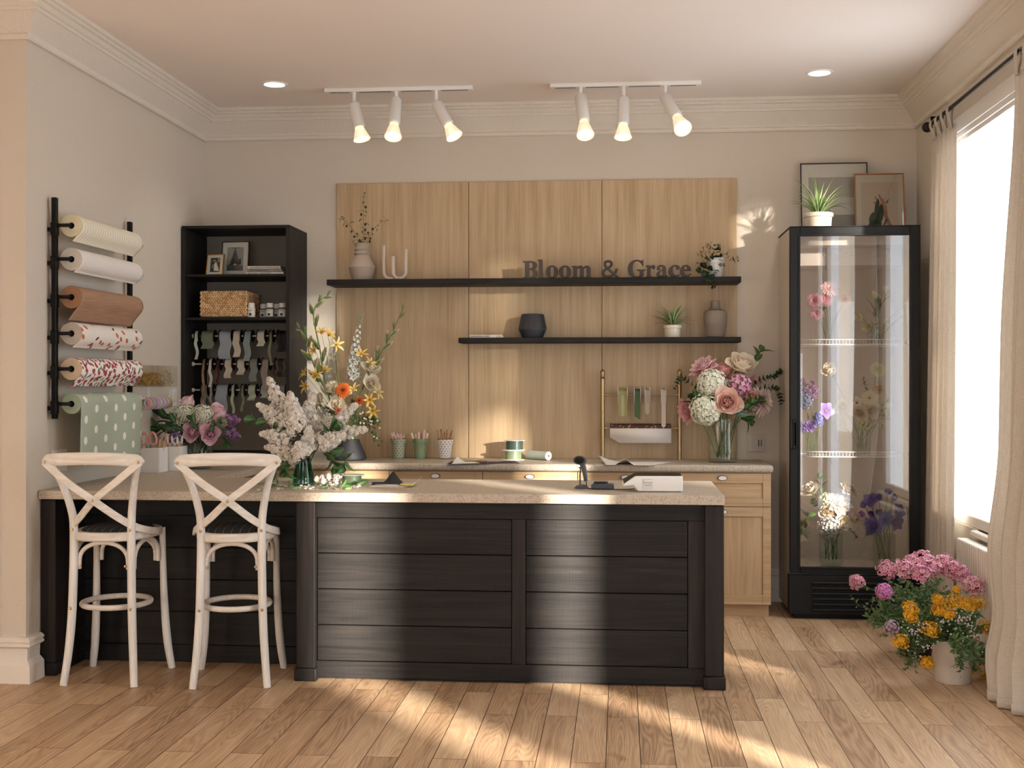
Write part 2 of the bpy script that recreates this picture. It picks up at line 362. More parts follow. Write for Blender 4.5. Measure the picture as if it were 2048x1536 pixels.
GLY = {'B': [[16,0,16,17,32,19,45,22,55,26,62,32,68,40,72,51,74,65,75,82,75,369,74,382,73,394,72,404,69,412,66,419,62,425,57,429,51,433,15,439,15,455,220,455,297,449,352,429,385,396,396,351,389,313,369,283,335,261,287,247,344,231,385,206,410,173,418,132,415,102,407,76,392,54,371,35,345,19,314,9,278,2,238,0], [182,252,188,252,213,253,234,257,251,263,263,272,273,285,279,301,283,321,285,345,284,367,281,385,276,400,269,412,260,422,248,428,234,433,216,434,206,433,198,432,192,429,188,425,182,391], [222,24,242,26,259,30,273,38,283,49,291,63,296,81,300,103,301,128,299,154,295,176,287,194,277,208,263,218,245,225,223,230,197,231,182,231,182,65,183,55,184,46,187,39,190,33,195,29,202,26,211,25]], 'l': [[18,0,18,16,27,17,35,19,41,22,45,26,48,30,51,37,52,46,52,56,52,398,47,429,43,433,38,436,30,438,20,439,20,455,148,455,148,56,154,26,158,22,164,19,171,17,180,16,180,0]], 'o': [[169,-10,147,-9,127,-5,108,2,90,11,74,23,60,37,48,53,38,70,29,89,24,110,20,131,19,154,20,177,24,199,29,219,38,239,48,256,60,272,74,286,90,297,108,306,127,313,147,317,168,318,189,317,209,313,228,307,245,298,261,286,275,273,287,257,298,240,306,221,312,200,316,178,317,154,316,130,312,108,306,88,298,69,287,51,275,36,261,22,245,11,228,2,210,-5,190,-9], [169,11,182,13,193,18,202,27,209,39,217,81,220,154,219,194,217,227,213,253,208,271,201,283,192,292,181,297,169,299,155,297,144,292,135,283,128,271,123,253,120,227,118,194,117,154,120,82,128,39,135,27,144,18,155,13]], 'm': [[18,0,18,16,27,17,35,19,41,22,45,26,48,31,51,37,52,46,52,56,52,253,46,284,41,288,36,291,28,293,19,294,19,310,146,310,146,265,166,288,188,305,212,315,237,318,268,315,292,304,310,286,320,261,341,286,364,304,390,315,418,318,455,312,482,292,498,258,504,212,504,56,510,26,514,22,520,19,527,17,536,16,536,0,377,0,377,16,386,17,393,19,399,22,403,26,410,56,410,217,409,230,408,241,406,250,404,258,400,264,394,268,387,270,377,271,363,269,349,263,337,252,324,237,324,56,331,26,335,22,340,19,347,17,356,16,356,0,199,0,199,16,208,17,215,19,221,22,225,26,232,56,232,217,231,230,230,241,228,250,226,258,222,264,216,268,209,270,199,271,184,269,170,262,158,251,146,235,146,56,152,27,156,22,162,19,169,17,177,16,177,0]], 'G': [[268,-10,233,-8,200,-3,170,7,141,19,116,36,93,55,74,77,57,103,44,131,35,161,29,194,28,229,29,263,35,295,44,324,57,352,74,377,93,399,115,419,139,435,166,448,195,458,225,464,257,465,284,464,311,459,340,451,369,441,388,436,406,443,419,465,437,465,437,308,420,308,412,327,403,346,393,363,382,379,370,393,357,406,343,417,329,426,314,434,299,439,283,442,267,443,214,430,176,389,153,322,146,228,148,178,154,135,165,98,180,67,199,44,221,26,246,16,275,13,293,14,308,16,319,21,328,27,334,35,339,45,342,57,343,71,343,128,342,142,339,154,335,163,329,170,321,175,309,179,294,181,275,182,275,198,500,198,500,182,485,181,473,179,463,175,457,171,452,164,449,155,447,143,446,128,446,29,402,12,357,0,313,-8]], 'r': [[18,0,18,16,27,17,35,19,41,22,45,26,48,30,51,37,52,46,52,56,52,252,52,263,51,273,49,280,46,285,42,289,37,291,29,293,20,293,21,310,146,310,146,252,155,267,165,280,176,292,187,301,199,309,210,314,222,317,233,318,246,317,258,315,267,310,275,304,282,296,286,287,289,277,289,266,289,257,287,248,283,241,278,234,272,229,265,225,257,223,248,222,222,231,207,250,189,260,182,259,175,255,168,250,162,241,156,231,152,220,150,207,149,192,149,56,150,45,152,37,155,30,159,25,165,22,173,19,184,17,197,16,197,0]], 'a': [[255,-10,232,-7,216,1,205,15,200,35,176,16,151,2,124,-6,95,-9,79,-7,64,-4,51,3,40,11,31,22,25,34,21,48,20,63,23,84,31,104,45,121,63,136,88,150,119,164,156,177,199,190,199,241,198,254,196,266,192,275,187,282,180,288,171,292,160,295,148,296,129,294,115,290,107,283,104,274,113,257,123,231,122,222,120,215,116,208,110,202,103,197,95,194,87,191,77,191,67,192,59,194,51,198,45,203,40,210,36,218,34,227,33,236,34,248,37,259,42,269,49,278,58,287,69,295,81,302,95,308,110,312,126,316,143,318,162,318,195,317,223,312,246,304,263,292,276,277,285,259,291,236,293,210,293,62,295,40,304,34,320,42,329,28,312,11,294,-1,275,-8], [151,34,174,41,199,63,199,169,164,157,138,139,123,114,118,84,120,62,126,46,137,37]], 'c': [[156,-10,137,-9,119,-5,103,2,87,11,72,22,59,35,47,51,38,68,30,87,24,106,21,128,19,150,21,174,25,196,31,217,40,237,51,255,64,271,79,285,96,297,114,307,133,313,153,318,175,319,197,318,218,314,235,307,250,298,262,287,271,275,276,261,277,245,277,236,275,228,271,221,266,215,260,210,253,207,245,205,236,204,219,207,206,216,199,230,196,251,197,261,197,271,196,282,190,290,182,295,169,297,144,290,126,269,116,235,112,187,114,153,118,123,126,97,137,76,151,60,166,48,184,41,204,38,222,40,239,47,255,57,271,72,285,60,258,30,227,8,193,-6]], 'e': [[154,-10,135,-9,117,-5,100,1,85,10,70,22,58,35,46,51,37,69,29,88,24,109,21,132,19,157,21,180,24,201,30,222,38,240,47,258,59,273,72,286,87,298,103,307,120,313,138,317,157,318,185,316,209,309,230,297,249,280,264,259,274,234,281,206,283,173,283,166,117,166,123,112,138,73,164,50,199,42,219,45,237,53,254,67,270,86,285,73,258,36,228,11,193,-5], [116,192,201,192,201,215,201,235,199,252,197,266,193,277,188,286,181,292,172,296,161,297,141,291,127,274,119,244,116,203]], '&': [[187,-7,154,-5,125,2,99,13,77,28,59,46,46,69,38,95,36,125,37,149,43,172,51,191,63,208,79,223,96,238,116,252,139,266,99,318,91,332,85,348,82,364,81,382,83,406,89,426,99,444,114,459,132,471,153,480,177,485,204,487,230,485,252,480,272,472,289,460,303,445,313,427,318,407,320,383,319,363,314,344,305,327,293,312,279,297,262,283,244,270,224,258,354,133,362,144,370,155,377,168,382,181,401,240,461,240,455,219,449,198,442,179,434,160,425,142,415,125,404,110,392,95,490,0,410,0,352,56,336,43,319,31,300,20,281,11,261,3,238,-2,214,-6], [188,293,206,304,222,315,235,326,245,336,252,347,258,358,261,370,262,383,261,395,258,405,253,415,246,423,237,430,227,435,215,438,202,439,189,438,177,435,166,430,156,424,148,416,143,406,139,395,138,383,139,371,142,360,146,349,151,338,158,328,167,317,177,305], [189,46,209,47,229,49,246,54,263,60,277,67,291,75,303,84,314,93,175,229,157,218,142,207,129,196,118,185,109,173,103,160,99,144,97,127,99,109,104,94,111,80,122,68,136,58,151,51,169,47]]}
# ================================================================== the room
WIN = [(-.22, .06, 1.25), (1.42, 1.9, .2), (2.78, 3.13, .05), (3.3, 4.71, .2), (5.76, 7.16, .62)]
WT = .05
def S(name, m, mt, **k): return obj(name, m, mt, kind='structure', **k)
S('floor', M().box(-4.4, XR + WT, YF - .2, YB + .2, -.06, 0), MF)
S('ceiling', M().box(-4.4, XR + WT, YF - .2, YB + .2, ZC, ZC + .1), MC)
S('wall_back', M().box(XL - .2, XR + .3, YB, YB + .2, 0, ZC), MW)
S('wall_left', M().box(XL - .2, XL, YP + .2, YB, 0, ZC), MW)
S('wall_pier', M().box(-4.2, XL, YP, YP + .2, 0, ZC), MW)
S('wall_alcove', M().box(-4.4, -4.2, YF, YP + .2, 0, ZC), MW)
m = M(); m.box(-4.2, -2.2, YF - .2, YF, 0, ZC); m.box(1.2, XR + WT, YF - .2, YF, 0, ZC)
m.box(-2.2, -1.9, YF - .2, YF, 0, ZC); m.box(.8, 1.2, YF - .2, YF, 0, ZC); m.box(-1.9, .8, YF - .2, YF, 2.5, ZC); m.box(-1.9, .8, YF - .2, YF, 0, .7)
S('wall_front', m, MW)
ZT = 2.86
m = M(); y = YF
TOPS = [1.95, 1.75, 2.86, 2.86, 2.86]
for (a, b, z), ZT in zip(WIN, TOPS):
    m.box(XR, XR + WT, y, a, 0, ZC); m.box(XR, XR + WT, a, b, 0, z); m.box(XR, XR + WT, a, b, ZT, ZC); y = b
m.box(XR, XR + WT, y, YB, 0, ZC)
S('wall_right', m, MW)
for k, (a, b) in enumerate(((-1.75, -.95), (1.93, 2.98), (4.38, 5.15))): S('sun_blocker_outside', M().box(XR + 1.0, XR + 1.06, a, b, 0, 4.2), MT)  # unseen slabs added outside to block the sun from parts of the windows
for i, (a, b, z) in enumerate(WIN):
    ZT = TOPS[i]; e = thing('window_%d' % (i + 1), None, None, (XR + .02, (a + b) / 2, z)); e['kind'] = 'structure'
    f = M(); x0, x1 = XR + .01, XR + .045
    f.box(x0, x1, a, a + .035, z, ZT); f.box(x0, x1, b - .035, b, z, ZT); f.box(x0, x1, a + .035, b - .035, z, z + .06); f.box(x0, x1, a + .035, b - .035, ZT - .06, ZT)
    obj('frame', f, MTW, e, bev=.006)
    obj('pane', M().box(XR + .024, XR + .028, a + .035, b - .035, z + .06, ZT - .06), MGW, e)
    if i == 4:
        obj('sill', M().box(XR - .035, XR + .03, a - .04, 6.6, z - .03, z), MTW, e, bev=.008)
        q = M(); q.box(XR - .002, XR + .01, a, b, ZT - .085, ZT); q.box(XR + .0, XR + .01, a, b, ZT - .12, ZT - .087); q.box(XR + .003, XR + .01, a, b, ZT - .15, ZT - .122)
        obj('blind_box', q, MWP, e, bev=.006)
# mouldings
cor = [(0, 2.985), (.02, 2.985), (.027, 2.994), (.027, 3.006), (.016, 3.012), (.016, 3.02), (.09, 3.096), (.098, 3.098), (.1, 3.112), (.11, 3.116),
       (.118, 3.128), (.118, 3.136), (.134, 3.142), (.136, 3.152), (.15, 3.158), (.152, ZC)]
S('trim_1', sweep(cor, [(-4.2, YP), (XL, YP), (XL, YB), (XR, YB), (XR, YF)]), MT, ang=.5)
bsp = [(0, .212), (.02, .21), (.034, .2), (.034, .19), (.026, .186), (.034, .18), (.034, .17), (.024, .162), (.014, .158), (.012, .105), (.034, .082), (.036, 0)]
S('baseboard_left', sweep(bsp, [(-2.88, YP), (XL, YP), (XL, 5.585)]), MTW, ang=.5)
S('baseboard_back', sweep([(a * .6, z) for a, z in bsp], [(.905, YB), (XR, YB)]), MTW, ang=.5)
S('baseboard_right', sweep([(a * .6, z) for a, z in bsp], [(XR, YB - .03), (XR, YF)]), MTW, ang=.5)
ZT = 2.86; zc = Py(4, 262, YP).z
m = M().box(-2.985, -2.886, YP - .03, YP, 0, zc); m.box(-3.95, -2.985, YP - .03, YP, zc - .1, zc); m.box(-2.975, -2.9, YP - .038, YP - .03, 0, zc - .015)
S('trim_2', m, MTW, bev=.005)
S('door_1', M().box(-3.9, -2.985, YP - .02, YP, 0, zc - .1), MTW)

# wood panels on the back wall
for a, b, lb in ((-1.853, -.983, 'light oak wall panel behind the grooved grey vase, left of three'), (-.980, -.121, 'middle light oak wall panel, behind the dark ribbed pot'), (-.118, .738, 'light oak wall panel behind the ivy and the brass stand, right of three')):
    obj('wall_panel', M().box(a, b, YB - .017, YB, .9, 2.692), MO, bev=.003, label=lb, category='wall panel', group='oak wall panels')
YW = YB - .017
for nm, x0, x1, y0, z0, z1, lb in (('floating_shelf', -1.862, .742, 7.655, 2.009, 2.046, 'long upper dark wood shelf carrying the shop name letters'), ('floating_shelf', -1.022, .745, 7.69, 1.64, 1.674, 'shorter lower dark wood shelf carrying the ribbed pot')):
    obj(nm, M().box(x0, x1, y0, YW, z0, z1), MD, bev=.004, label=lb, category='shelf', group='dark floating shelves')

# ================================================================== lights
for u, v, lb in ((549, 168, 'round recessed ceiling light left of the track lights'), (1639, 145, 'round recessed ceiling light above the glass fridge')):
    p = Pz(u, v, ZC); t = thing('ceiling_light', lb, 'ceiling light', (p.x, p.y, ZC), group='recessed ceiling lights')
    obj('trim_ring', M().lathe([(.062, 0), (.062, -.006), (.075, -.008), (.08, 0)], 32, (p.x, p.y, ZC)), MWP, t)
    obj('lens', M().lathe([(0, -.003), (.062, -.003)], 32, (p.x, p.y, ZC)), emis('ceiling_light_glow', 'FFE9CC', 9.0) if 'ceiling_light_glow' not in bpy.data.materials else bpy.data.materials['ceiling_light_glow'], t)
    L = bpy.data.lights.new('ceiling_lamp', 'SPOT'); L.energy = 14; L.color = (1, .92, .8); L.spot_size = 2.0; L.spot_blend = .8; L.shadow_soft_size = .06
    lo = bpy.data.objects.new('ceiling_lamp', L); COL.objects.link(lo); lo.location = (p.x, p.y, ZC - .03)
MBULB = emis('bulb_glow', 'FFE6C2', 16.0)
m, nt, b = newmat('reflector_glow'); MREF = m
b.inputs['Base Color'].default_value = lin('F6E6CC'); b.inputs['Roughness'].default_value = .25; b.inputs['Emission Color'].default_value = lin('FFEBD2')
b.inputs['Emission Strength'].default_value = .4; b.inputs['Transmission Weight'].default_value = .3
YT = 7.318
tracks = [('left', -1.79, -.885, 'white ceiling track with three spotlights, above the grooved grey vase'), ('right', -.42, .475, 'white ceiling track with three spotlights, nearer the glass fridge')]
heads = [[((708, 207), (724, 279), -.03), ((792, 198), (786, 274), -.12), ((872, 206), (909, 273), -.06)], [((1161, 192), (1171, 270), -.16), ((1247, 196), (1246, 275), -.06), ((1330, 194), (1366, 257), -.28)]]
hl = [['leftmost', 'middle', 'rightmost'], ['leftmost', 'middle', 'rightmost']]
for ti, (nm, x0, x1, lb) in enumerate(tracks):
    t = thing('track_light', lb, 'track light', ((x0 + x1) / 2, YT, ZC), group='ceiling track lights')
    q = M().box(x0, x1, YT - .022, YT + .022, ZC - .024, ZC)
    obj('track', q, MWP, t, bev=.003); g = M()
    for a, b in zip([x0 + .03] + [Py(h[0][0], h[0][1], YT).x + .03 for h in heads[ti]], [Py(h[0][0], h[0][1], YT).x - .03 for h in heads[ti]] + [x1 - .03]): g.box(a, b, YT - .006, YT + .006, ZC - .0255, ZC - .0235)
    obj('slot', g, MGR, t)
    for k, (a, b, dy) in enumerate(heads[ti]):
        p = Py(a[0], a[1], YT); q = Py(b[0], b[1], YT + dy); d = (q - p).normalized(); Lh = (q - p).length
        h = obj('spotlight_head', M().lathe([(0, .0), (.028, .0), (.036, .012), (.036, Lh * .64), (.031, Lh * .66), (0, Lh * .66)], 24, mtx=aim(p, d)), MWP, t, label=hl[ti][k] + ' spotlight on the track')
        obj('stem', M().tube([(p.x, YT, ZC - .024), (p.x, YT, p.z + .01)], .0125, 12).tube([(p.x, YT, p.z + .03), p + d * .02], .007, 8), MWP, h)
        fr = [(.026, Lh * .66), (.03, Lh * .74), (.042, Lh * .9), (.052, Lh), (.050, Lh), (.04, Lh * .9), (.024, Lh * .75)]
        rf = M().lathe(fr, 36, mtx=aim(p, d))
        for i in range(18): a2 = i * pi / 9; rf.tube([(.031 * math.cos(a2), .031 * math.sin(a2), Lh * .75), (.0425 * math.cos(a2), .0425 * math.sin(a2), Lh * .9), (.052 * math.cos(a2), .052 * math.sin(a2), Lh)], .0015, 4, mtx=aim(p, d))
        obj('reflector', rf, MREF, h); obj('bulb', M().ball((0, 0, Lh * .84), .017, 12, 8, (1, 1, 1.5), mtx=aim(p, d)), MBULB, h)
        L = bpy.data.lights.new('spot_lamp', 'SPOT'); L.energy = 7; L.color = (1, .9, .74); L.spot_size = 1.7; L.spot_blend = .7; L.shadow_soft_size = .03
        lo = bpy.data.objects.new('spot_lamp', L); COL.objects.link(lo); lo.matrix_basis = aim(p + d * (Lh + .01), -d)

# ================================================================== shop counter (island) and worktops
ZI, ZB = .882, .902; yI = 5.607; XP = Pz(425, 956, ZI).x
poly = [(XL + .004, 5.585), (.468, 5.585), (.468, 6.408), (XP, 6.408), (XP, 7.326), (XL + .004, 7.326)]
obj('counter_worktop', M().prism(poly, ZI - .043, ZI), MK, bev=.004, label='long beige dotted worktop on the dark wood counter, running back along the left wall', category='worktop')
poly = [(XL + .004, 7.333)] + [(.88 + .021 * math.cos(a) , 7.354 + .021 * math.sin(a)) for a in [-pi / 2 + i * pi / 8 for i in range(5)]] + [(.901, YB - .0185), (XL + .004, YB - .0185)]
poly[0] = (XL + .004, 7.333)
obj('back_worktop', M().prism(poly, ZB - .044, ZB), MK, bev=.016, seg=4, label='beige dotted worktop with rounded edge on the oak cabinets', category='worktop')
t = thing('shop_counter', 'dark stained plank counter with corner posts in front of the oak cabinets', 'counter', (-.5, yI, 0))
def post(x0, x1, lbl):
    p = obj('post', M().box(x0, x1, yI, yI + .095, .06, ZI - .046), MDV, t, bev=.004, label=lbl)
    obj('foot_block', M().box(x0 - .008, x1 + .008, yI - .008, yI + .1, 0, .06), MDV, p, bev=.006)
post(-1.509, -1.42, None); post(.381, .467, None); post(-2.748, -2.675, None)
yp = 5.64; zr = [.089, .257, .425, .593, .761]
xa, xm0, xm1, xb, xc = -1.42, Py(1024, 1150, yp).x, Py(1051, 1150, yp).x, Py(1376, 1150, yp).x, .383
for k in range(4):
    for a, b in ((xa + .003, xm0 - .001), (xm1 + .001, xb - .001)):
        obj('plank', M().box(a, b, yp + .006, yp + .03, zr[k] + .0015, zr[k + 1] - .0015), MD, t, bev=.003)
f = M().box(xa, xc, yp, yp + .03, zr[4], ZI - .046); f.box(xa, xc, yp, yp + .03, .012, zr[0])
obj('rail', f, MD, t, bev=.002)
for a, b in ((xm0, xm1), (xb, xc)): obj('stile', M().box(a, b, yp, yp + .03, zr[0], zr[4]), MDV, t, bev=.002)
obj('carcass', M().box(-1.45, .45, yp + .03, 6.38, .0, ZI - .046), MDV, t)
yr = 5.937
for k, (a, b) in enumerate(((.0, .085), (.087, .25), (.252, .41), (.412, .57), (.572, .73), (.732, ZI - .046))):
    obj('recess_plank', M().box(XL + .06, -1.452, yr, yr + .02, a, b), MD, t, bev=.003)
obj('recess_side', M().box(XL + .01, XL + .075, 5.705, yr + .02, 0, ZI - .046), MDY, t, bev=.003)

# oak base cabinets along the back wall
def pull(par, x, z):
    e = obj('pull', M().lathe([(0, .012), (.014, .012), (.0165, .008), (.0165, 0)], 28, mtx=TR(x, 7.36, z) @ RX(pi / 2) @ X.Diagonal((1.75, .85, 1, 1))), MBK, par)
    obj('inlay', M().lathe([(0, .0145), (.0142, .0135)], 28, mtx=TR(x, 7.36, z) @ RX(pi / 2) @ X.Diagonal((1.75, .85, 1, 1))), MWP, e)
edges = [.890 - .5735 * k for k in range(7)]
where = ['at the right end beside the glass fridge', 'second from the glass fridge', 'third from the glass fridge', 'fourth from the glass fridge', 'behind the vase of white lilac', 'under the dark shelf unit']
for k in range(6):
    x1 = edges[k]; x0 = edges[k + 1] if k < 5 else XL + .006
    t = thing('base_cabinet', 'light oak base cabinet with drawer over door, ' + where[k], 'cabinet', ((x0 + x1) / 2, 7.38, 0), group='oak base cabinets')
    obj('body', M().box(x0 + .001, x1 - .001, 7.378, YB - .02, .07, ZB - .046).box(x0 + .001, x1 - .012, 7.395, YB - .03, 0, .07), MOX, t)
    def shaker(nm, z0, z1, rt, rb):
        a, b = x0 + .002, x1 - .002; f = M()
        f.box(a, a + .048, 7.36, 7.378, z0, z1); f.box(b - .048, b, 7.36, 7.378, z0, z1); f.box(a + .048, b - .048, 7.36, 7.378, z1 - rt, z1); f.box(a + .048, b - .048, 7.36, 7.378, z0, z0 + rb)
        f.m = 1; f.box(a + .048, b - .048, 7.37, 7.378, z0 + rb, z1 - rt)
        return obj(nm, f, [MOX, MOC if nm == 'door' else MOX], t, bev=.002)
    d = shaker('drawer', .655, .852, .058, .05); pull(d, (x0 + x1) / 2, .824)
    d = shaker('door', .074, .651, .056, .058); pull(d, (x0 + x1) / 2, .623)

# ================================================================== tall dark shelf unit
SX0, SX1, SY, SZ = -2.745, -2.054, 7.48, 2.374
t = thing('shelving_unit', 'tall dark wood shelf unit standing on the worktop in the back left corner', 'shelf unit', (-2.4, 7.69, ZB))
obj('side_panel', M().box(SX0, SX0 + .02, SY, YB, ZB, SZ - .02), MDV, t, bev=.002); obj('side_panel', M().box(SX1 - .024, SX1, SY, YB, ZB, SZ - .02), MDV, t, bev=.002)
obj('top_panel', M().box(SX0, SX1, SY, YB, SZ - .02, SZ), MD, t, bev=.002)
for z0, z1 in ((2.053, 2.069), (1.782, 1.799), (ZB, ZB + .042)): obj('shelf', M().box(SX0 + .02, SX1 - .024, SY + .002, YB, z0, z1), MD, t, bev=.002)
obj('back_panel', M().box(SX0 + .02, SX1 - .024, YB - .012, YB - .002, ZB + .042, SZ - .02), mat('grey_back_board', '93887A', .8), t)
YR = 7.62; RODZ = [Py(470, v, YR).z for v in (672, 728, 780)]
for z in RODZ:
    m = M().tube([(SX0 + .025, YR, z), (SX1 - .024, YR, z)], .005, 10); m.lathe([(0, 0), (.014, 0), (.014, .008), (.006, .014)], 18, mtx=TR(SX0 + .02, YR, z) @ RY(pi / 2))
    obj('rod', m, MWM, t)
pr = lambda u, rowz: Py(360 + u / 8.083, 700, YR - .04).x
rib = [[(228, 288, 635, 'DDE6D6', 'pale mint'), (335, 535, 465, '7E8A6E', 'sage green'), (620, 820, 628, 'A9B1B8', 'blue grey'), (850, 968, 598, 'D8CDB8', 'cream'), (1030, 1145, 665, '93A09F', 'grey green'), (1238, 1362, 425, 'D6CFC0', 'ivory'), (1435, 1485, 735, '8A8B6C', 'olive'), (1560, 1715, 515, '3A3532', 'black and grey striped')],
       [(352, 402, 1400, '7A5C3E', 'glittering bronze'), (455, 512, 1085, 'E0D2CC', 'pale pink'), (580, 632, 1030, '5A1F22', 'burgundy'), (710, 830, 940, 'D3C6B0', 'linen cream'), (915, 1040, 885, 'CFC8B8', 'off-white'), (1115, 1245, 995, '8D918A', 'grey'), (1315, 1430, 1150, '9A8E84', 'taupe'), (1520, 1715, 920, '6E645A', 'brown grey striped')],
       [(330, 435, 1440, '8A847C', 'warm grey'), (470, 522, 1420, 'A8A29A', 'light grey'), (575, 770, 1560, '9AA0A6', 'slate blue'), (820, 875, 1510, 'B4C2AE', 'light sage'), (980, 1030, 1480, '8A8774', 'khaki'), (1090, 1215, 1300, 'AEBBA2', 'pistachio'), (1295, 1410, 1260, 'B4BCAE', 'pale green'), (1530, 1690, 1300, '9C978C', 'stone')]]
rown = ['top', 'middle', 'bottom']
for ri, row in enumerate(rib):
    for ci, (u0, u1, vt, colr, cn) in enumerate(row):
        x0, x1 = pr(u0, 0) + .002, pr(u1, 0) - .002; z = RODZ[ri]
        t = thing('ribbon_spool', f'spool of {cn} ribbon on the {rown[ri]} rod of the dark shelf unit', 'ribbon', ((x0 + x1) / 2, YR, z), group='ribbon spools on the shelf rods')
        for a in (x0 - .004, x1 + .001): obj('flange', M().lathe([(.0075, 0), (.041, 0), (.041, .0025), (.0075, .0025), (.0075, 0)], 28, mtx=TR(a, YR, z) @ RY(pi / 2)), MBK, t)
        zt = Py(470, 640 + vt / 8.083, YR - .04).z; ph = R.random() * 6; L = z - zt
        def fn(a, b, L=L, z=z, ph=ph, x0=x0, x1=x1):
            q = a * 1.0
            if q < .25: an = pi * .5 + (q / .25) * pi * .5; return (x0 + (x1 - x0) * b, YR + .033 * math.cos(an), z + .033 * math.sin(an))
            q = (q - .25) / .75
            return (x0 + (x1 - x0) * b + .006 * math.sin(q * 7 + ph) * min(1, q * 3), YR - .033 - (.016 if L > .16 else 0) * min(1, q * 2.5) + .006 * math.sin(q * 8 + ph + b) * q, z - L * q)
        m = M(); m.col = lin(colr)
        m.lathe([(.0078, 0), (.0325, 0), (.0325, x1 - x0 - .001), (.0078, x1 - x0 - .001)], 24, mtx=TR(x0, YR, z) @ RY(pi / 2))
        dark = mixc(lin(colr), (0, 0, 0, 1), .75)
        cf = (lambda a, b: lin(colr) if abs(b - .5) > .27 and abs(b - .5) < .42 else dark) if 'striped' in cn else ((lambda a, b: mixc(lin(colr), lin('E8C890'), .8 if R.random() > .75 else 0)) if 'glitter' in cn else None)
        m.grid(fn, 20, 14 if cf else 4, cf=cf)
        obj('ribbon', m, MV, t)

# ================================================================== display fridge
FX0, FX1, FY, FZ = .993, 1.742, 7.322, 2.31
t = thing('display_fridge', 'tall black framed glass door fridge filled with flower vases by the window', 'fridge', ((FX0 + FX1) / 2, 7.6, 0))
MLI = mat('fridge_liner', 'D6CEC4', .5); MSI = mat('fridge_side', 'C9BFB2', .4)
yb = YB - .03; m = M()
m.box(FX0 + .006, FX0 + .03, FY + .045, yb, .03, FZ - .004); m.box(FX1 - .03, FX1 - .006, FY + .045, yb, .03, FZ - .004)
obj('body', m, MSI, t, bev=.004)
m = M(); m.box(FX0 + .03, FX1 - .03, yb - .03, yb, .03, FZ - .004); m.box(FX0 + .03, FX1 - .03, FY + .045, yb - .03, FZ - .05, FZ - .004); m.box(FX0 + .03, FX1 - .03, FY + .045, yb - .03, .24, .285)
m.box(FX0 + .0305, FX0 + .034, FY + .05, yb - .03, .285, FZ - .05); m.box(FX1 - .034, FX1 - .0305, FY + .05, yb - .03, .285, FZ - .05)
m.box(FX0 + .05, FX1 - .05, FY + .25, yb - .03, FZ - .21, FZ - .05); m.box(FX0 + .05, FX1 - .08, FY + .09, FY + .25, FZ - .105, FZ - .05)
obj('liner', m, MLI, t, bev=.004)
obj('top_cap', M().box(FX0 - .0, FX1 + .0, FY + .0, yb, FZ - .004, FZ), MFR, t)
for cx, rr in ((1.31, .085), (1.58, .06)):
    m = M(); c = (cx, FY + .25, FZ - .13)
    for k in range(5): m.tube([(cx + rr * (k + 1) / 5 * math.cos(a), FY + .245, FZ - .13 + rr * .62 * (k + 1) / 5 * math.sin(a)) for a in [i * pi / 12 for i in range(24)]], .002, 5, True)
    for k in range(18): a = k * pi / 9; m.tube([(cx, FY + .243, FZ - .13), (cx + rr * math.cos(a), FY + .243, FZ - .13 + rr * .62 * math.sin(a))], .0018, 4)
    obj('fan_grille', m, MWP, t)
m = M().box(FX0 - .006, FX1, FY - .004, FY + .07, .03, .259)
for k in range(6):
    z = .225 - .0315 * k; m.prism([(0, 0), (.012, .003), (.016, .012), (.012, .019), (0, .021)], FX0 + .125, FX1 - .04, mtx=X(((0, 0, 1, 0), (-1, 0, 0, FY - .004), (0, 1, 0, z - .02), (0, 0, 0, 1))))
obj('base_grille', m, MFR, t, bev=.003)
obj('foot', M().box(FX0 + .03, FX1 - .03, FY + .03, yb - .05, 0, .03), MBK, t)
d = obj('door', M().box(FX0, FX0 + .058, FY, FY + .042, .268, FZ - .004).box(FX1 - .058, FX1, FY, FY + .042, .268, FZ - .004).box(FX0 + .058, FX1 - .058, FY, FY + .042, FZ - .056, FZ - .004).box(FX0 + .058, FX1 - .058, FY, FY + .042, .268, .306), MFR, t, bev=.004)
obj('glazing_bead', M().box(FX0 + .046, FX0 + .06, FY - .004, FY + .01, .297, FZ - .046).box(FX1 - .06, FX1 - .046, FY - .004, FY + .01, .297, FZ - .046).box(FX0 + .06, FX1 - .06, FY - .004, FY + .01, FZ - .058, FZ - .046).box(FX0 + .06, FX1 - .06, FY - .004, FY + .01, .296, .308), MFR, d, bev=.002)
obj('glass_pane', M().box(FX0 + .055, FX1 - .055, FY + .008, FY + .012, .3, FZ - .053), MGF, d)
zh0, zh1 = Py(1585, 898, FY - .03).z, Py(1585, 840, FY - .03).z
obj('handle', M().box(FX0 - .004, FX0 + .012, FY - .03, FY, zh0, zh1).box(FX0 + .03, FX0 + .038, FY - .03, FY, zh0, zh1).box(FX0 + .012, FX0 + .03, FY - .03, FY, zh0, zh0 + .02).box(FX0 + .012, FX0 + .03, FY - .03, FY, zh1 - .02, zh1).box(FX0 + .012, FX0 + .03, FY - .012, FY, zh0, zh1), MFR, d, bev=.004)
YS0, YS1 = FY + .06, yb - .04
SHZ = [Py(1700, 689, YS0).z, Py(1700, 914, YS0).z]
for z in SHZ:
    m = M()
    for yy in (YS0, YS0 + .16, YS0 + .32, YS1): m.tube([(FX0 + .036, yy, z), (FX1 - .036, yy, z)], .004, 6)
    n = 34
    for k in range(n + 1):
        x = FX0 + .045 + (FX1 - FX0 - .09) * k / n; m.tube([(x, YS0, z + .03), (x, YS0 + .001, z), (x, YS1, z)], .0016, 4)
    m.tube([(FX0 + .045, YS0, z + .03), (FX1 - .045, YS0, z + .03)], .003, 6)
    obj('wire_shelf', m, MWP, t)

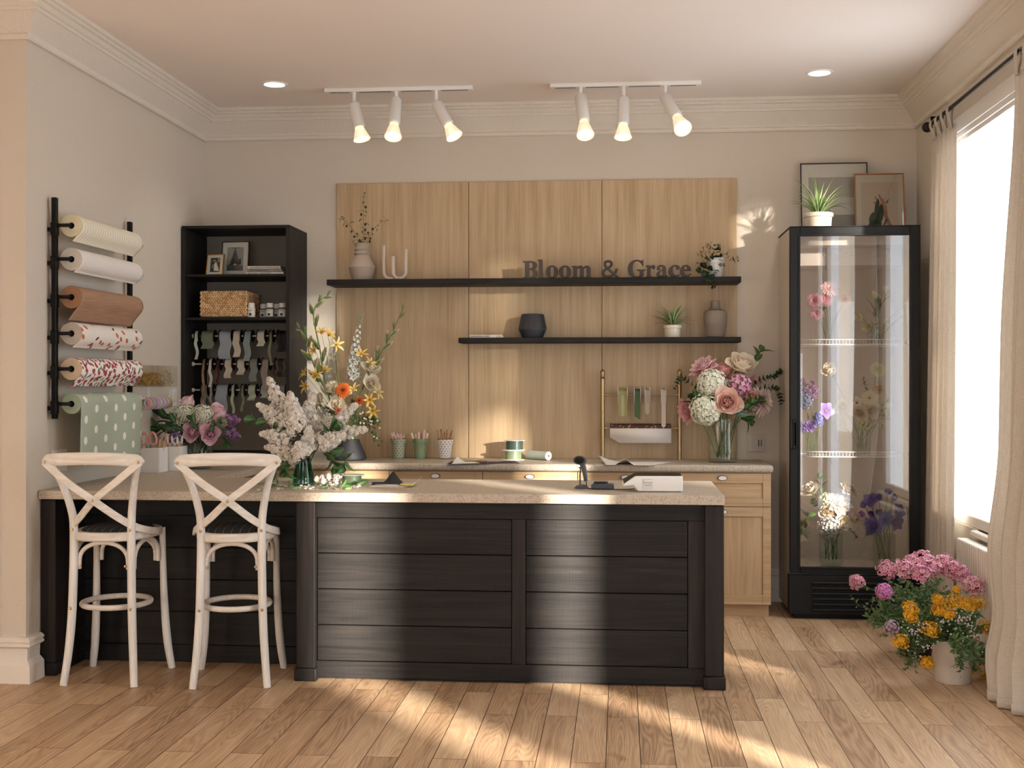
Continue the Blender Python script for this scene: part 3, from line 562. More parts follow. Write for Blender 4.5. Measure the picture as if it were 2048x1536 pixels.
# ================================================================== stools
def stool(label, loc, rz):
    t = thing('bar_stool', label, 'bar stool', loc, rz, 'white cross-back bar stools')
    def o(nm, m, mt, par=None, **k): return obj(nm, m, mt, par or t, w=False, **k)
    def leg(sx, back):
        if back: p = [(.168, -.004, 0), (.153, .02, .16), (.142, .034, .36), (.137, .04, .7), (.147, .026, .82), (.175, -.014, .94), (.205, -.05, 1.02)]; rr = [.0165] + [.0195] * 2 + [.0185] * 2 + [.016] * 2
        else: p = [(.2, .385, 0), (.182, .372, .14), (.17, .36, .36), (.165, .35, .69)]; rr = None
        q = bez([(sx * a, b, c) for a, b, c in p], 24); n = len(q)
        r = [.0155 + .004 * math.sin(pi * min(1, i / n * 1.1 + .1)) for i in range(n)]
        return M().tube(q, r, 12)
    for sx in (-1, 1):
        for bk in (True, False): o('leg', leg(sx, bk), MWW)
    def crest(a, b):
        s = a * 2 - 1; hh = .029 * math.sqrt(max(0.02, 1 - max(0, (abs(s) - .86) / .14) ** 2)); an = b * 2 * pi
        x = s * .238; zc = 1.037 + .012 * (1 - s * s); yc = -.062 - .03 * (1 - s * s)
        return (x, yc + .010 * math.sin(an), zc + hh * math.cos(an))
    m = M().grid(crest, 40, 16); k = 17
    m.f.append(tuple(range(0, 16))); m.f.append(tuple(40 * k + i for i in range(15, -1, -1))); m.mi += [0, 0]
    o('crest_rail', m, MWX, ang=1.2)
    for sx in (-1, 1):
        off = -.006 if sx < 0 else .006
        p = bez([(sx * .226, -.077, 1.035), (sx * .115, -.084 + off, .945), (0, -.058 + off, .858), (-sx * .09, .0, .775), (-sx * .152, .052, .727), (-sx * .185, .13, .702), (-sx * .197, .2, .69)], 36); n = len(p)
        nr = [(0, -1, .3 * math.sin(pi * i / n)) if i < n * .55 else (-sx * max(0, (i / n - .55) / .45) * 1.6, -(1 - (i / n - .55) / .45), .2) for i in range(n)]
        o('cross_slat', M().bar(p, .034, .011, nr), MWX, bev=.003)
    def outline(a, b, cy=.195):
        out = []
        for i in range(48):
            th = 2 * pi * i / 48; cs, sn = math.cos(th), math.sin(th); e = 2 / 2.7
            x = a * math.copysign(abs(cs) ** e, cs); y = b * math.copysign(abs(sn) ** e, sn); out.append((x * (.92 + .12 * y / b), cy + y))
        return out
    o('seat_rim', M().prism(outline(.2, .205), .662, .702), MWX, bev=.008, ang=.6)
    def cush(a, b):
        th = 2 * pi * b; r = a; cs, sn = math.cos(th), math.sin(th); e = 2 / 2.7
        x = .168 * r * math.copysign(abs(cs) ** e, cs); y = .172 * r * math.copysign(abs(sn) ** e, sn)
        return (x * (.92 + .12 * y / .17), .195 + y, .7 + .02 * math.sqrt(max(0, 1 - r ** 4)) + .0005)
    o('seat_pad', M().grid(cush, 12, 48), MPS)
    def arch(p0, p1, z0, z1):
        q = []
        for i in range(17):
            an = pi * i / 16; f = .5 - .5 * math.cos(an); q.append((p0[0] + (p1[0] - p0[0]) * f, p0[1] + (p1[1] - p0[1]) * f, z0 + .0 + (z1 - z0) * math.sin(an) ** .8))
        q = [(q[0][0], q[0][1], z0 - .03)] + q + [(q[-1][0], q[-1][1], z0 - .03)]
        return M().tube(q, .0105, 10)
    for a, b in (((-.117, .052), (.117, .052)), ((-.142, .062), (-.152, .33)), ((.142, .062), (.152, .33)), ((-.135, .34), (.135, .34))): o('arch_brace', arch(a, b, .56, .652), MWX)
    o('foot_ring', M().tube([(.153 * math.cos(a), .2 + .168 * math.sin(a), .352) for a in [i * pi / 24 for i in range(48)]], .0135, 12, True), MWX)
    for x, y, z in ((-.22, -.088, 1.033), (.22, -.088, 1.033), (0, -.075, .858), (-.137, .018, .715), (.137, .018, .715), (-.142, .012, .352), (.142, .012, .352), (-.108, .04, .545), (.108, .04, .545)):
        o('bolt', M().lathe([(0, .004), (.005, .003), (.007, 0)], 12, mtx=TR(x, y, z) @ RX(pi / 2)), MBR)
    return t
m, nt, b = newmat('pinstripe_cloth'); MPS = m
co = coords(nt); sx = node(nt, 'SeparateXYZ', Vector=co)
st = fmath(nt, 'LESS_THAN', fmath(nt, 'FRACT', fmath(nt, 'MULTIPLY', sx.outputs[0], 26.0)), .07)
n = node(nt, 'TexNoise', Vector=co, Scale=420.0, Detail=2.0).outputs[0]
dash = fmath(nt, 'GREATER_THAN', n, .47)
nt.links.new(node(nt, 'MixRGB', Fac=fmath(nt, 'MULTIPLY', st, dash), Color1=lin('1C1C1E'), Color2=lin('8A8580')).outputs[0], b.inputs['Base Color']); b.inputs['Roughness'].default_value = .9
bump(nt, b, n, .4, .003)
stool('white cross-back stool nearer the left wall, pulled up to the dark counter', (-2.383, 5.43, 0), 0.0)
stool('white cross-back stool nearer the counter post, turned slightly left', (-1.772, 5.447, 0), .16)
# ================================================================== shop name letters
def letters():
    spec = [('B', 1046, 1075, 523, 556.6), ('l', 1076, 1087, 520, 556.4), ('o', 1092, 1116, 532, 557), ('o', 1118, 1142, 532, 557), ('m', 1144, 1183, 532, 556), ('&', 1204, 1238, 521, 556), ('G', 1256, 1291, 520.5, 555.6), ('r', 1292, 1310, 531, 555), ('a', 1313, 1334, 531, 555.5), ('c', 1337, 1360, 531, 555.5), ('e', 1360, 1382, 531, 555.5)]
    t = thing('shop_name_sign', 'dark wooden letters reading Bloom & Grace standing on the upper shelf', 'sign', (-.35, 7.7, 2.046))
    for ch, u0, u1, v0, v1 in spec:
        a = Py(u0, v1, 7.70); b = Py(u1, v0, 7.70); polys = GLY[ch]
        xs = [x for p in polys for x in p[0::2]]; ys = [y for p in polys for y in p[1::2]]
        x0, x1, y0, y1 = min(xs), max(xs), min(ys), max(ys); h = b.z - 2.0465
        cu = bpy.data.curves.new('letter', 'CURVE'); cu.dimensions = '2D'; cu.fill_mode = 'BOTH'; cu.extrude = .011; cu.bevel_depth = .0012; cu.bevel_resolution = 0
        for p in polys:
            sp = cu.splines.new('POLY'); n = len(p) // 2; sp.points.add(n - 1); sp.use_cyclic_u = True
            for i in range(n):
                sp.points[i].co = ((p[2 * i] - x0) / (x1 - x0) * (b.x - a.x), (p[2 * i + 1] - y0) / (y1 - y0) * h, 0, 1)
        o = bpy.data.objects.new('letter_tmp', cu); COL.objects.link(o); bpy.context.view_layer.update()
        me = bpy.data.meshes.new_from_object(o.evaluated_get(bpy.context.evaluated_depsgraph_get())); bpy.data.objects.remove(o)
        me.materials.clear(); me.materials.append(MDX)
        obj('letter', me, None, t, mtx=TR(a.x, 7.70, 2.0478) @ RX(pi / 2), label='dark wooden letter ' + ch)
MDX = mat('dark_letter_wood', '3A2F2B', .55, bmp=(60, .2, .004))
letters()
def text(body, size, p, parent, mt, rz=0.0, ex=.0004, sx=1.0):
    cu = bpy.data.curves.new('t', 'FONT'); cu.body = body; cu.size = size; cu.extrude = ex
    o = bpy.data.objects.new('t_tmp', cu); COL.objects.link(o); bpy.context.view_layer.update()
    me = bpy.data.meshes.new_from_object(o.evaluated_get(bpy.context.evaluated_depsgraph_get())); bpy.data.objects.remove(o)
    me.materials.clear(); me.materials.append(mt)
    return obj('lettering', me, None, parent, mtx=TR(*p) @ RZ(rz) @ RX(pi / 2) @ X.Diagonal((sx, 1, 1, 1)))
MINK = mat('ink', '3A3633', .8); MINK2 = mat('ink_grey', '8E8A84', .8)

def dots(name, base, dot, N, K, r, gold=True, rough=.3):
    m, nt, b = newmat(name); co = coords(nt); s = node(nt, 'SeparateXYZ', Vector=co)
    an = fmath(nt, 'ARCTAN2', s.outputs[1], s.outputs[0])
    v = fmath(nt, 'MULTIPLY', s.outputs[2], K); row = fmath(nt, 'FLOOR', v)
    u = fmath(nt, 'ADD', fmath(nt, 'MULTIPLY', an, N / (2 * pi)), fmath(nt, 'MULTIPLY', row, .5))
    fu = fmath(nt, 'SUBTRACT', fmath(nt, 'FRACT', u), .5); fv = fmath(nt, 'SUBTRACT', fmath(nt, 'FRACT', v), .5)
    k = fmath(nt, 'LESS_THAN', fmath(nt, 'ADD', fmath(nt, 'MULTIPLY', fu, fu), fmath(nt, 'MULTIPLY', fv, fv)), r * r)
    nt.links.new(node(nt, 'MixRGB', Fac=k, Color1=lin(base), Color2=lin(dot)).outputs[0], b.inputs['Base Color'])
    if gold: nt.links.new(fmath(nt, 'MULTIPLY', k, .85), b.inputs['Metallic'])
    b.inputs['Roughness'].default_value = rough; return m

# ================================================================== on the floating shelves
def grooved(p):
    m = M(); pr = [(0, 0), (.062, 0), (.066, .004), (.085, .078), (.087, .083), (.085, .088), (.05, .155), (.047, .16), (.047, .166), (.054, .172), (.047, .181), (.046, .19), (.054, .2), (.047, .211), (.0475, .222), (.053, .238), (.05, .24), (.044, .225), (.0, .21)]
    m.lathe(pr, 40, p)
    return m
MST = mat('stoneware', 'A8998A', .55, bmp=(120, .2, .004)); MTP = mat('taupe_clay', '8C8073', .7, bmp=(150, .25, .004))
p = Py(724, 557, 7.775); ZS1 = 2.046
obj('vase', grooved((p.x, 7.775, ZS1)), MST, label='grooved grey stoneware vase holding olive branches on the upper shelf', category='vase', ang=.35)
GVX = p.x
q = [Py(u, 557, 7.77).x for u in (767.5, 787.5, 811.5)]; zt = [Py(768, v, 7.77).z for v in (491, 513.5, 499)]
t = thing('candle_holder', 'pale stone candle holder of three upright tubes beside the grooved vase', 'candle holder', ((q[0] + q[2]) / 2, 7.77, ZS1))
r = .0115; zb = ZS1 + r
def uarm(x0, z0, x1, z1, yy):
    pts = [(x0, yy, z0), (x0, yy, zb + .04)] + [(x0 + (x1 - x0) / abs(x1 - x0) * .04 * (1 - math.cos(a)), yy, zb + .04 * (1 - math.sin(a))) for a in [i * pi / 12 for i in range(1, 7)]]
    xe = x1 - (x1 - x0) / abs(x1 - x0) * .04
    pts += [(xe + (x1 - x0) / abs(x1 - x0) * .04 * math.sin(a), yy, zb + .04 * (1 - math.cos(a))) for a in [i * pi / 12 for i in range(0, 7)]] + [(x1, yy, z1)]
    return pts
MCH = mat('pale_stone', 'CDBDB0', .8, bmp=(200, .3, .003))
obj('outer_tube', M().tube(uarm(q[0], zt[0], q[2], zt[2], 7.775), r, 16), MCH, t)
obj('inner_tube', M().tube([(q[1], 7.752, zt[1]), (q[1], 7.752, zb + .035)] + [(q[1] + .035 * (1 - math.cos(a)), 7.752, zb + .035 * (1 - math.sin(a))) for a in [i * pi / 12 for i in range(1, 7)]], r, 16), MCH, t)
# lower shelf
ZS2 = 1.674
p = Py(1065, 673, 7.78); pr = [(0, 0), (.06, 0), (.066, .004), (.087, .046), (.089, .052), (.068, .15), (.066, .152), (.062, .15), (.082, .055), (.06, .01), (0, .01)]
m = M(); m.lathe(pr, 40)
for k in range(44):
    a = k * 2 * pi / 44; m.tube([(.0875 * math.cos(a), .0875 * math.sin(a), .056), (.068 * math.cos(a), .068 * math.sin(a), .149)], .0036, 5)
obj('ribbed_pot', m, mat('charcoal_ceramic', '34353A', .42), loc=(p.x, 7.785, ZS2), label='charcoal ribbed ceramic pot on the lower shelf', category='pot', ang=.4)
p = Py(1431, 673, 7.79)
pr = [(0, 0), (.05, 0), (.056, .004), (.0725, .088), (.0735, .092), (.073, .15), (.068, .166), (.036, .178), (.029, .19), (.029, .222), (.031, .228), (.026, .23), (.024, .2), (0, .19)]
m = M().lathe(pr, 40)
for k in range(60):
    a = k * 2 * pi / 60; m.tube([(.056 * math.cos(a), .056 * math.sin(a), .006), (.072 * math.cos(a), .072 * math.sin(a), .086)], .0012, 4)
obj('bottle_vase', m, MTP, loc=(p.x, 7.79, ZS2), label='taupe clay bottle-shaped vase at the right end of the lower shelf', category='vase', ang=.4)
a, b = Py(939, 673, 7.72), Py(1004, 668, 7.72)
t = thing('book', 'thin white magazine lying flat on the lower shelf', 'magazine', ((a.x + b.x) / 2, 7.77, ZS2))
obj('pages', M().box(a.x, b.x, 7.725, 7.865, ZS2 + .001, ZS2 + .019), mat('page_white', 'E6DED6', .7), t, bev=.001)
text('ARCHITECTURAL DIGEST', .0135, (a.x + .006, 7.7242, ZS2 + .0055), t, MINK, sx=.8); text('AT 100', .009, (b.x - .035, 7.7242, ZS2 + .007), t, MINK)

# ================================================================== in the dark shelf unit
def frame(nm, label, cat, bl, br, ztop, lean, tk, depth, mts, inner, picfn, yaw=0.0):
    """bl, br: bottom corners on the shelf; the frame leans back"""
    bl, br = V(bl), V(br); w = (br - bl).length; h = ztop - bl.z
    an = math.atan2(br.y - bl.y, br.x - bl.x)
    B = TR(bl.x, bl.y, bl.z + depth * math.sin(lean) + .0008) @ RZ(an) @ RX(-lean)      # local: x along, z up, +y back
    t = thing(nm, label, cat, ((bl.x + br.x) / 2, (bl.y + br.y) / 2, bl.z))
    m = M(); m.box(0, tk, 0, depth, 0, h, B); m.box(w - tk, w, 0, depth, 0, h, B); m.box(tk, w - tk, 0, depth, h - tk, h, B); m.box(tk, w - tk, 0, depth, 0, tk, B)
    obj('moulding', m, mts[0], t, bev=min(.002, tk * .2))
    m = M().box(tk, w - tk, depth * .35, depth * .7, tk, h - tk, B); obj('mount', m, mts[1], t)
    if inner:
        x0, x1, z0, z1 = inner; m = M(); picfn(m, x0 * w, x1 * w, z0 * h, z1 * h, B @ TR(0, depth * .35 - .0006, 0)); obj('picture', m, MVM, t)
    m = M().box(tk, w - tk, depth * .18, depth * .22, tk, h - tk, B); obj('glass', m, MGL, t)
    return t
def poly(m, pts, k, c, B):
    """flat shape at layer k (towards the viewer) in frame coordinates"""
    m.col = lin(c); m.add([(x, -.0004 * k, z) for x, z in pts], [tuple(range(len(pts)))], B)
def ell(cx, cz, rx, rz, n=16, rot=0.0):
    return [(cx + rx * math.cos(2 * pi * i / n) * math.cos(rot) - rz * math.sin(2 * pi * i / n) * math.sin(rot), cz + rx * math.cos(2 * pi * i / n) * math.sin(rot) + rz * math.sin(2 * pi * i / n) * math.cos(rot)) for i in range(n)]
def rect(x0, x1, z0, z1): return [(x0, z0), (x1, z0), (x1, z1), (x0, z1)]
def pic_tree(m, x0, x1, z0, z1, B):
    w, h = x1 - x0, z1 - z0; P = lambda a, b: (x0 + a * w, z0 + b * h)
    poly(m, rect(x0, x1, z0, z1), 0, '9A958F', B); poly(m, [P(0, 0), P(1, 0), P(1, .22), P(0, .26)], 1, '5E5853', B)
    poly(m, [P(.04, 1), P(.5, .93), P(.96, 1)], 1, '6B6660', B)
    for k in range(8):
        z = .25 + .082 * k; q = .36 * (1 - k / 8.6); poly(m, [P(.48 - q, z), P(.48 + q, z), P(.48 + q * .45, z + .12), P(.48 - q * .45, z + .12)], 2, ('2A2826', '383432')[k % 2], B)
    poly(m, [P(.46, .88), P(.5, .88), P(.48, .97)], 3, '4A4540', B)
    for k in range(60):
        z = R.uniform(.26, .86); q = .34 * (1 - (z - .25) / .68); a = .48 + R.uniform(-q, q); poly(m, ell(*P(a, z), .018 * w, .012 * h, 6), 4, R.choice(['8A8580', '1E1C1A', '5A5550']), B)
    poly(m, [P(.72, .28), P(.88, .28), P(.86, .5), P(.74, .5)], 4, '24211F', B); poly(m, ell(*P(.8, .55), .045 * w, .035 * h), 4, '8F8882', B); poly(m, ell(*P(.5, .27), .09 * w, .03 * h), 5, 'B8B2AA', B)
def pic_pair(m, x0, x1, z0, z1, B):
    w, h = x1 - x0, z1 - z0; P = lambda a, b: (x0 + a * w, z0 + b * h)
    poly(m, rect(x0, x1, z0, z1), 0, '3A302B', B); poly(m, [P(.72, .7), P(1, .7), P(1, 1), P(.72, 1)], 1, '9A7F6C', B)
    poly(m, [P(.05, .2), P(.45, .1), P(.55, .75), P(.2, .8)], 2, '221C1A', B); poly(m, ell(*P(.4, .84), .1 * w, .1 * h), 3, 'C9AE98', B); poly(m, ell(*P(.38, .9), .1 * w, .06 * h), 4, '1E1816', B)
    poly(m, [P(.4, .1), P(.95, .06), P(.9, .2), P(.62, .66), P(.42, .6)], 3, 'D6CDC0', B); poly(m, ell(*P(.56, .72), .085 * w, .085 * h), 4, 'C8AA92', B); poly(m, ell(*P(.55, .77), .09 * w, .05 * h), 5, '2A1E1A', B)
    poly(m, [P(.15, .3), P(.35, .25), P(.4, .5), P(.25, .55)], 4, '8A7060', B)
ZA, ZBs = 2.069, 1.799
MFD = mat('frame_bronze', '4A3220', .35, .7); MMT = mat('mount_card', 'DDD5CE', .85)
a, b = Py(441, 547, 7.64), Py(497, 547, 7.64)
frame('photo_frame', 'larger dark bronze frame with a grey photo of a decorated tree, on the top shelf', 'photo frame', (a.x, 7.64, ZA), (b.x, 7.625, ZA), Py(470, 483, 7.66).z, .12, .0055, .014, [MFD, MMT], (.2, .8, .15, .83), pic_tree)
a, b = Py(411, 547, 7.565), Py(447, 547, 7.565)
frame('photo_frame', 'smaller gold frame with a photo of two seated people, in front of the larger frame', 'photo frame', (a.x, 7.565, ZA), (b.x, 7.54, ZA), Py(428, 509, 7.585).z, .16, .0045, .012, [MGD, MMT], (.22, .8, .14, .83), pic_pair)
bk = [(492, 567, 541.2, 548, 'E0D8CC', 'lowest white book of the stack of three in the dark shelf unit', 'NATURAL CURIOSITIES', .0145), (494, 564, 536.2, 541.2, 'A39C92', 'thin grey middle book of the stack in the dark shelf unit', 'HISTORY  DESIGNERS MODERN', .009), (495, 561, 529.5, 536.2, 'D8D0C6', 'topmost white book of the stack in the dark shelf unit', 'DIANA VREELAND THE MODERN WOMAN', .0125)]
zz = ZA + .0006
for u0, u1, v0, v1, c, lb, tx, sz in bk:
    y0 = 7.57; a, b = Py(u0, v1, y0), Py(u1, v0, y0); h = (v1 - v0) / 2450 * 7.7
    t = thing('book', lb, 'book', ((a.x + b.x) / 2, 7.65, zz), group='books stacked in the dark shelf unit')
    m = M().box(a.x, b.x, y0, y0 + .005, zz, zz + h); m.box(a.x, b.x, y0, 7.77, zz, zz + .0015); m.box(a.x, b.x, y0, 7.77, zz + h - .0015, zz + h)
    obj('cover', m, mat('cover_' + tx[:4].strip().lower(), c, .6), t); obj('pages', M().box(a.x + .003, b.x - .004, y0 + .005, 7.767, zz + .0015, zz + h - .0015), MPAP, t)
    text(tx, sz, (a.x + .012, y0 - .0004, zz + h * .26), t, MINK, sx=min(1.0, (b.x - a.x - .02) / (len(tx) * sz * .62))); zz += h
# woven basket
def basket():
    x0, x1 = Py(402, 632, 7.53).x, Py(491, 632, 7.53).x; y0, y1 = 7.535, 7.79; z1 = Py(440, 581, 7.53).z; h = z1 - ZBs
    t = thing('basket', 'rectangular woven straw basket beside the paint bottles', 'basket', ((x0 + x1) / 2, 7.66, ZBs))
    u = M(); u.ball((0, 0, 0), 1, 8, 6); m = M(); rows = 12
    def side(o, d, L, nrm):
        n = int(L / .0155)
        for r in range(rows):
            for k in range(n + 1):
                p = V(o) + V(d) * (L * k / n) + V((0, 0, .011 + (h - .012) * (r + .3) / rows)); sg = 1 if r % 2 else -1
                ax = (V(d) * .82 + V((0, 0, .62 * sg))).normalized(); c = mixc(lin('C08D5C'), lin('E6C79C'), R.random())
                z = V(nrm); yv = z.cross(ax); mt = X.Translation(p) @ X(((ax.x, yv.x, z.x, 0), (ax.y, yv.y, z.y, 0), (ax.z, yv.z, z.z, 0), (0, 0, 0, 1))) @ X.Diagonal((.0135, .0066, .006, 1))
                m.col = c; m.add(u.v, u.f, mt)
    side((x0, y0, ZBs), (1, 0, 0), x1 - x0, (0, -1, 0)); side((x1, y0, ZBs), (0, 1, 0), y1 - y0, (1, 0, 0)); side((x0, y0, ZBs), (0, 1, 0), y1 - y0, (-1, 0, 0)); side((x0, y1, ZBs), (1, 0, 0), x1 - x0, (0, 1, 0))
    obj('weave', m, MVM, t, ang=None)
    l = M(); l.box(x0 + .003, x1 - .003, y0 + .003, y0 + .006, ZBs + .001, z1 - .005).box(x0 + .003, x1 - .003, y1 - .006, y1 - .003, ZBs + .001, z1 - .005).box(x0 + .003, x0 + .006, y0, y1, ZBs + .001, z1 - .005).box(x1 - .006, x1 - .003, y0, y1, ZBs + .001, z1 - .005).box(x0, x1, y0, y1, ZBs + .001, ZBs + .005)
    l.x = None; obj('lining', l, mat('basket_lining', '8A6038', .9), t)
basket()
bot = [(503, 7.55, 'E4D6A8', 'cream paint bottle in front of the basket'), (527, 7.66, '7A8068', 'olive paint bottle at the back, between cream and dark green'), (540, 7.57, '4E6650', 'dark green paint bottle, front middle of the row'), (554, 7.66, '8A7A5A', 'brown paint bottle at the back, half hidden by dark green'), (565, 7.575, '5A7058', 'green paint bottle at the right end beside the side panel')]
for u, yy, c, lb in bot:
    x = Py(u, 630, yy).x; ZBs = 1.7996; t = thing('paint_bottle', lb, 'bottle', (x, yy, ZBs), group='paint bottles in the dark shelf unit')
    obj('body', M().lathe([(0, 0), (.0235, 0), (.025, .002), (.025, .058), (.022, .064), (0, .064)], 24, (x, yy, ZBs)), mat('paint_' + c, c, .3), t)
    obj('cap', M().lathe([(.021, .064), (.021, .09), (.02, .092), (0, .092)], 24, (x, yy, ZBs)), MWP, t)
    lbm = M(); lbm.m = 0
    lbm.grid(lambda a, b2: (x + .0254 * math.sin((b2 - .5) * 2.2), yy - .0254 * math.cos((b2 - .5) * 2.2), ZBs + .006 + .046 * a), 1, 12); obj('label', lbm, MPAP, t)
    text('Colour', .010, (x - .015, yy - .0262, ZBs + .041), t, MINK); obj('emblem', M().lathe([(0, 0), (.0085, 0)], 16, mtx=TR(x, yy - .0262, ZBs + .02) @ RX(pi / 2)), MINK, t)

# ================================================================== paper roll rack on the left wall
def uvmat(name, build, rough=.75):
    m, nt, b = newmat(name); uv = coords(nt, 'UV'); s = node(nt, 'SeparateXYZ', Vector=uv)
    nt.links.new(build(nt, uv, s), b.inputs['Base Color']); b.inputs['Roughness'].default_value = rough
    n = node(nt, 'TexNoise', Vector=vmath(nt, 'MULTIPLY', uv, (14, 30, 1)), Scale=1.0, Detail=4.0).outputs[0]; bump(nt, b, n, .25, .01); return m
def motif(nt, uv, su, sv, w, h, thr, seed, rot=0.0):
    """elongated specks, one per cell, some cells empty"""
    mp = node(nt, 'Mapping', Vector=uv, Rotation=(0, 0, rot), Scale=(su, sv, 1), Location=(seed, seed * .7, 0)).outputs[0]
    vo = node(nt, 'TexVoronoi', _voronoi_dimensions='2D', Vector=mp, Scale=1.0, Randomness=.75)
    d = vmath(nt, 'SUBTRACT', mp, vo.outputs['Position']); d = vmath(nt, 'MULTIPLY', d, (1 / w, 1 / h, 0))
    ln = node(nt, 'VectorMath', _operation='LENGTH', i0=d).outputs[1]
    k = fmath(nt, 'LESS_THAN', ln, 1.0)
    rc = node(nt, 'SeparateColor', Color=vo.outputs['Color']).outputs[0]
    return fmath(nt, 'MULTIPLY', k, fmath(nt, 'GREATER_THAN', rc, thr))
def mixr(nt, f, a, b): return node(nt, 'MixRGB', Fac=f, Color1=a, Color2=b).outputs[0]
def b_stripe(nt, uv, s):
    k = fmath(nt, 'GREATER_THAN', fmath(nt, 'FRACT', fmath(nt, 'MULTIPLY', s.outputs[0], 34.0)), .5); return mixr(nt, k, lin('DDD6B8'), lin('EFEBE0'))
def b_white(nt, uv, s):
    k = motif(nt, uv, 60, 60, .12, .12, .6, 3.0); return mixr(nt, k, lin('E4DFDA'), lin('CFC8C2'))
def b_kraft(nt, uv, s):
    n = node(nt, 'TexNoise', Vector=vmath(nt, 'MULTIPLY', uv, (6, 260, 1)), Scale=1.0, Detail=3.0).outputs[0]; return ramp(nt, n, [(.3, lin('94705A')), (.7, lin('B08C70'))])
def b_leafy(nt, uv, s):
    c = mixr(nt, motif(nt, uv, 10, 20, .14, .28, .35, 5.0, .4), lin('E6E0D8'), lin('C4623A')); return mixr(nt, motif(nt, uv, 9, 18, .1, .22, .6, 9.0, -.6), c, lin('6E2F22'))
def b_flower(nt, uv, s):
    c = mixr(nt, motif(nt, uv, 22, 40, .2, .42, .3, 2.0, -.5), lin('EEE9DF'), lin('5F7A74')); c = mixr(nt, motif(nt, uv, 17, 32, .24, .42, .35, 7.0, .4), c, lin('B23A4E')); return mixr(nt, motif(nt, uv, 24, 46, .18, .36, .5, 11.0, .2), c, lin('8E2740'))
def b_sage(nt, uv, s):
    c = lin('A9B5A2'); u = fmath(nt, 'MULTIPLY', s.outputs[0], 8.5); row = fmath(nt, 'FLOOR', u)
    v = fmath(nt, 'ADD', fmath(nt, 'MULTIPLY', s.outputs[1], 10.0), fmath(nt, 'MULTIPLY', row, .5))
    fu = fmath(nt, 'SUBTRACT', fmath(nt, 'FRACT', u), .5); fv = fmath(nt, 'MULTIPLY', fmath(nt, 'SUBTRACT', fmath(nt, 'FRACT', v), .5), .85)
    k = fmath(nt, 'LESS_THAN', fmath(nt, 'ADD', fmath(nt, 'MULTIPLY', fu, fu), fmath(nt, 'MULTIPLY', fv, fv)), .027)
    n = node(nt, 'TexNoise', Vector=vmath(nt, 'MULTIPLY', uv, (200, 200, 1)), Scale=1.0).outputs[0]
    return mixr(nt, k, ramp(nt, n, [(.3, lin('9EAB97')), (.7, lin('B2BDAB'))]), lin('F0EEE6'))
RX0, RY0, RY1, RR = -2.645, 5.70, 6.47, .054
t = thing('roll_rack', 'black metal wall rack of two poles holding six paper rolls', 'rack', (XL, 6.15, 1.217))
zv = [450.6, 518, 594, 667, 738, 808]; ZR = [Py(141, v, RY0).z for v in zv]
for yy in (5.693, 6.60):
    m = M().box(XL + .022, XL + .046, yy - .014, yy + .014, 1.217, 2.285)
    for z in ZR: m.box(XL + .019, XL + .049, yy - .017, yy + .017, z - .05, z + .015)
    p = obj('pole', m, MBK, t, bev=.003)
    for z in ZR: m = M().tube([(XL + .034, yy, z), (RX0 - .012, yy, z), (RX0 - .003, yy + .003 * (1 if yy < 6 else -1), z), (RX0, yy + .014 * (1 if yy < 6 else -1), z), (RX0, yy + (.05 if yy < 6 else -.1), z)], .0085, 10).box(XL + .001, XL + .022, yy - .01, yy + .01, z - .03, z - .01); obj('arm', m, MBK, p)
rl = [('cream_stripes', b_stripe, -52, .045, 'cream striped paper roll, topmost on the wall rack', 'D9D0B4'), ('plain_white', b_white, -62, .022, 'plain white paper roll, second from the top on the rack', 'C9C2BA'), ('kraft', b_kraft, -42, .095, 'brown kraft paper roll, third from the top on the rack', '9C7458'),
      ('orange_leaf_specks', b_leafy, -62, .03, 'white paper roll with scattered orange leaves on the rack', 'B8AEA4'), ('red_flowers', b_flower, -50, .06, 'white paper roll with dense red flowers and green leaves', 'C8B49C'), ('sage_dots', b_sage, 0, .29, 'sage green paper roll with white oval dots, long end hanging down', '9AA892')]
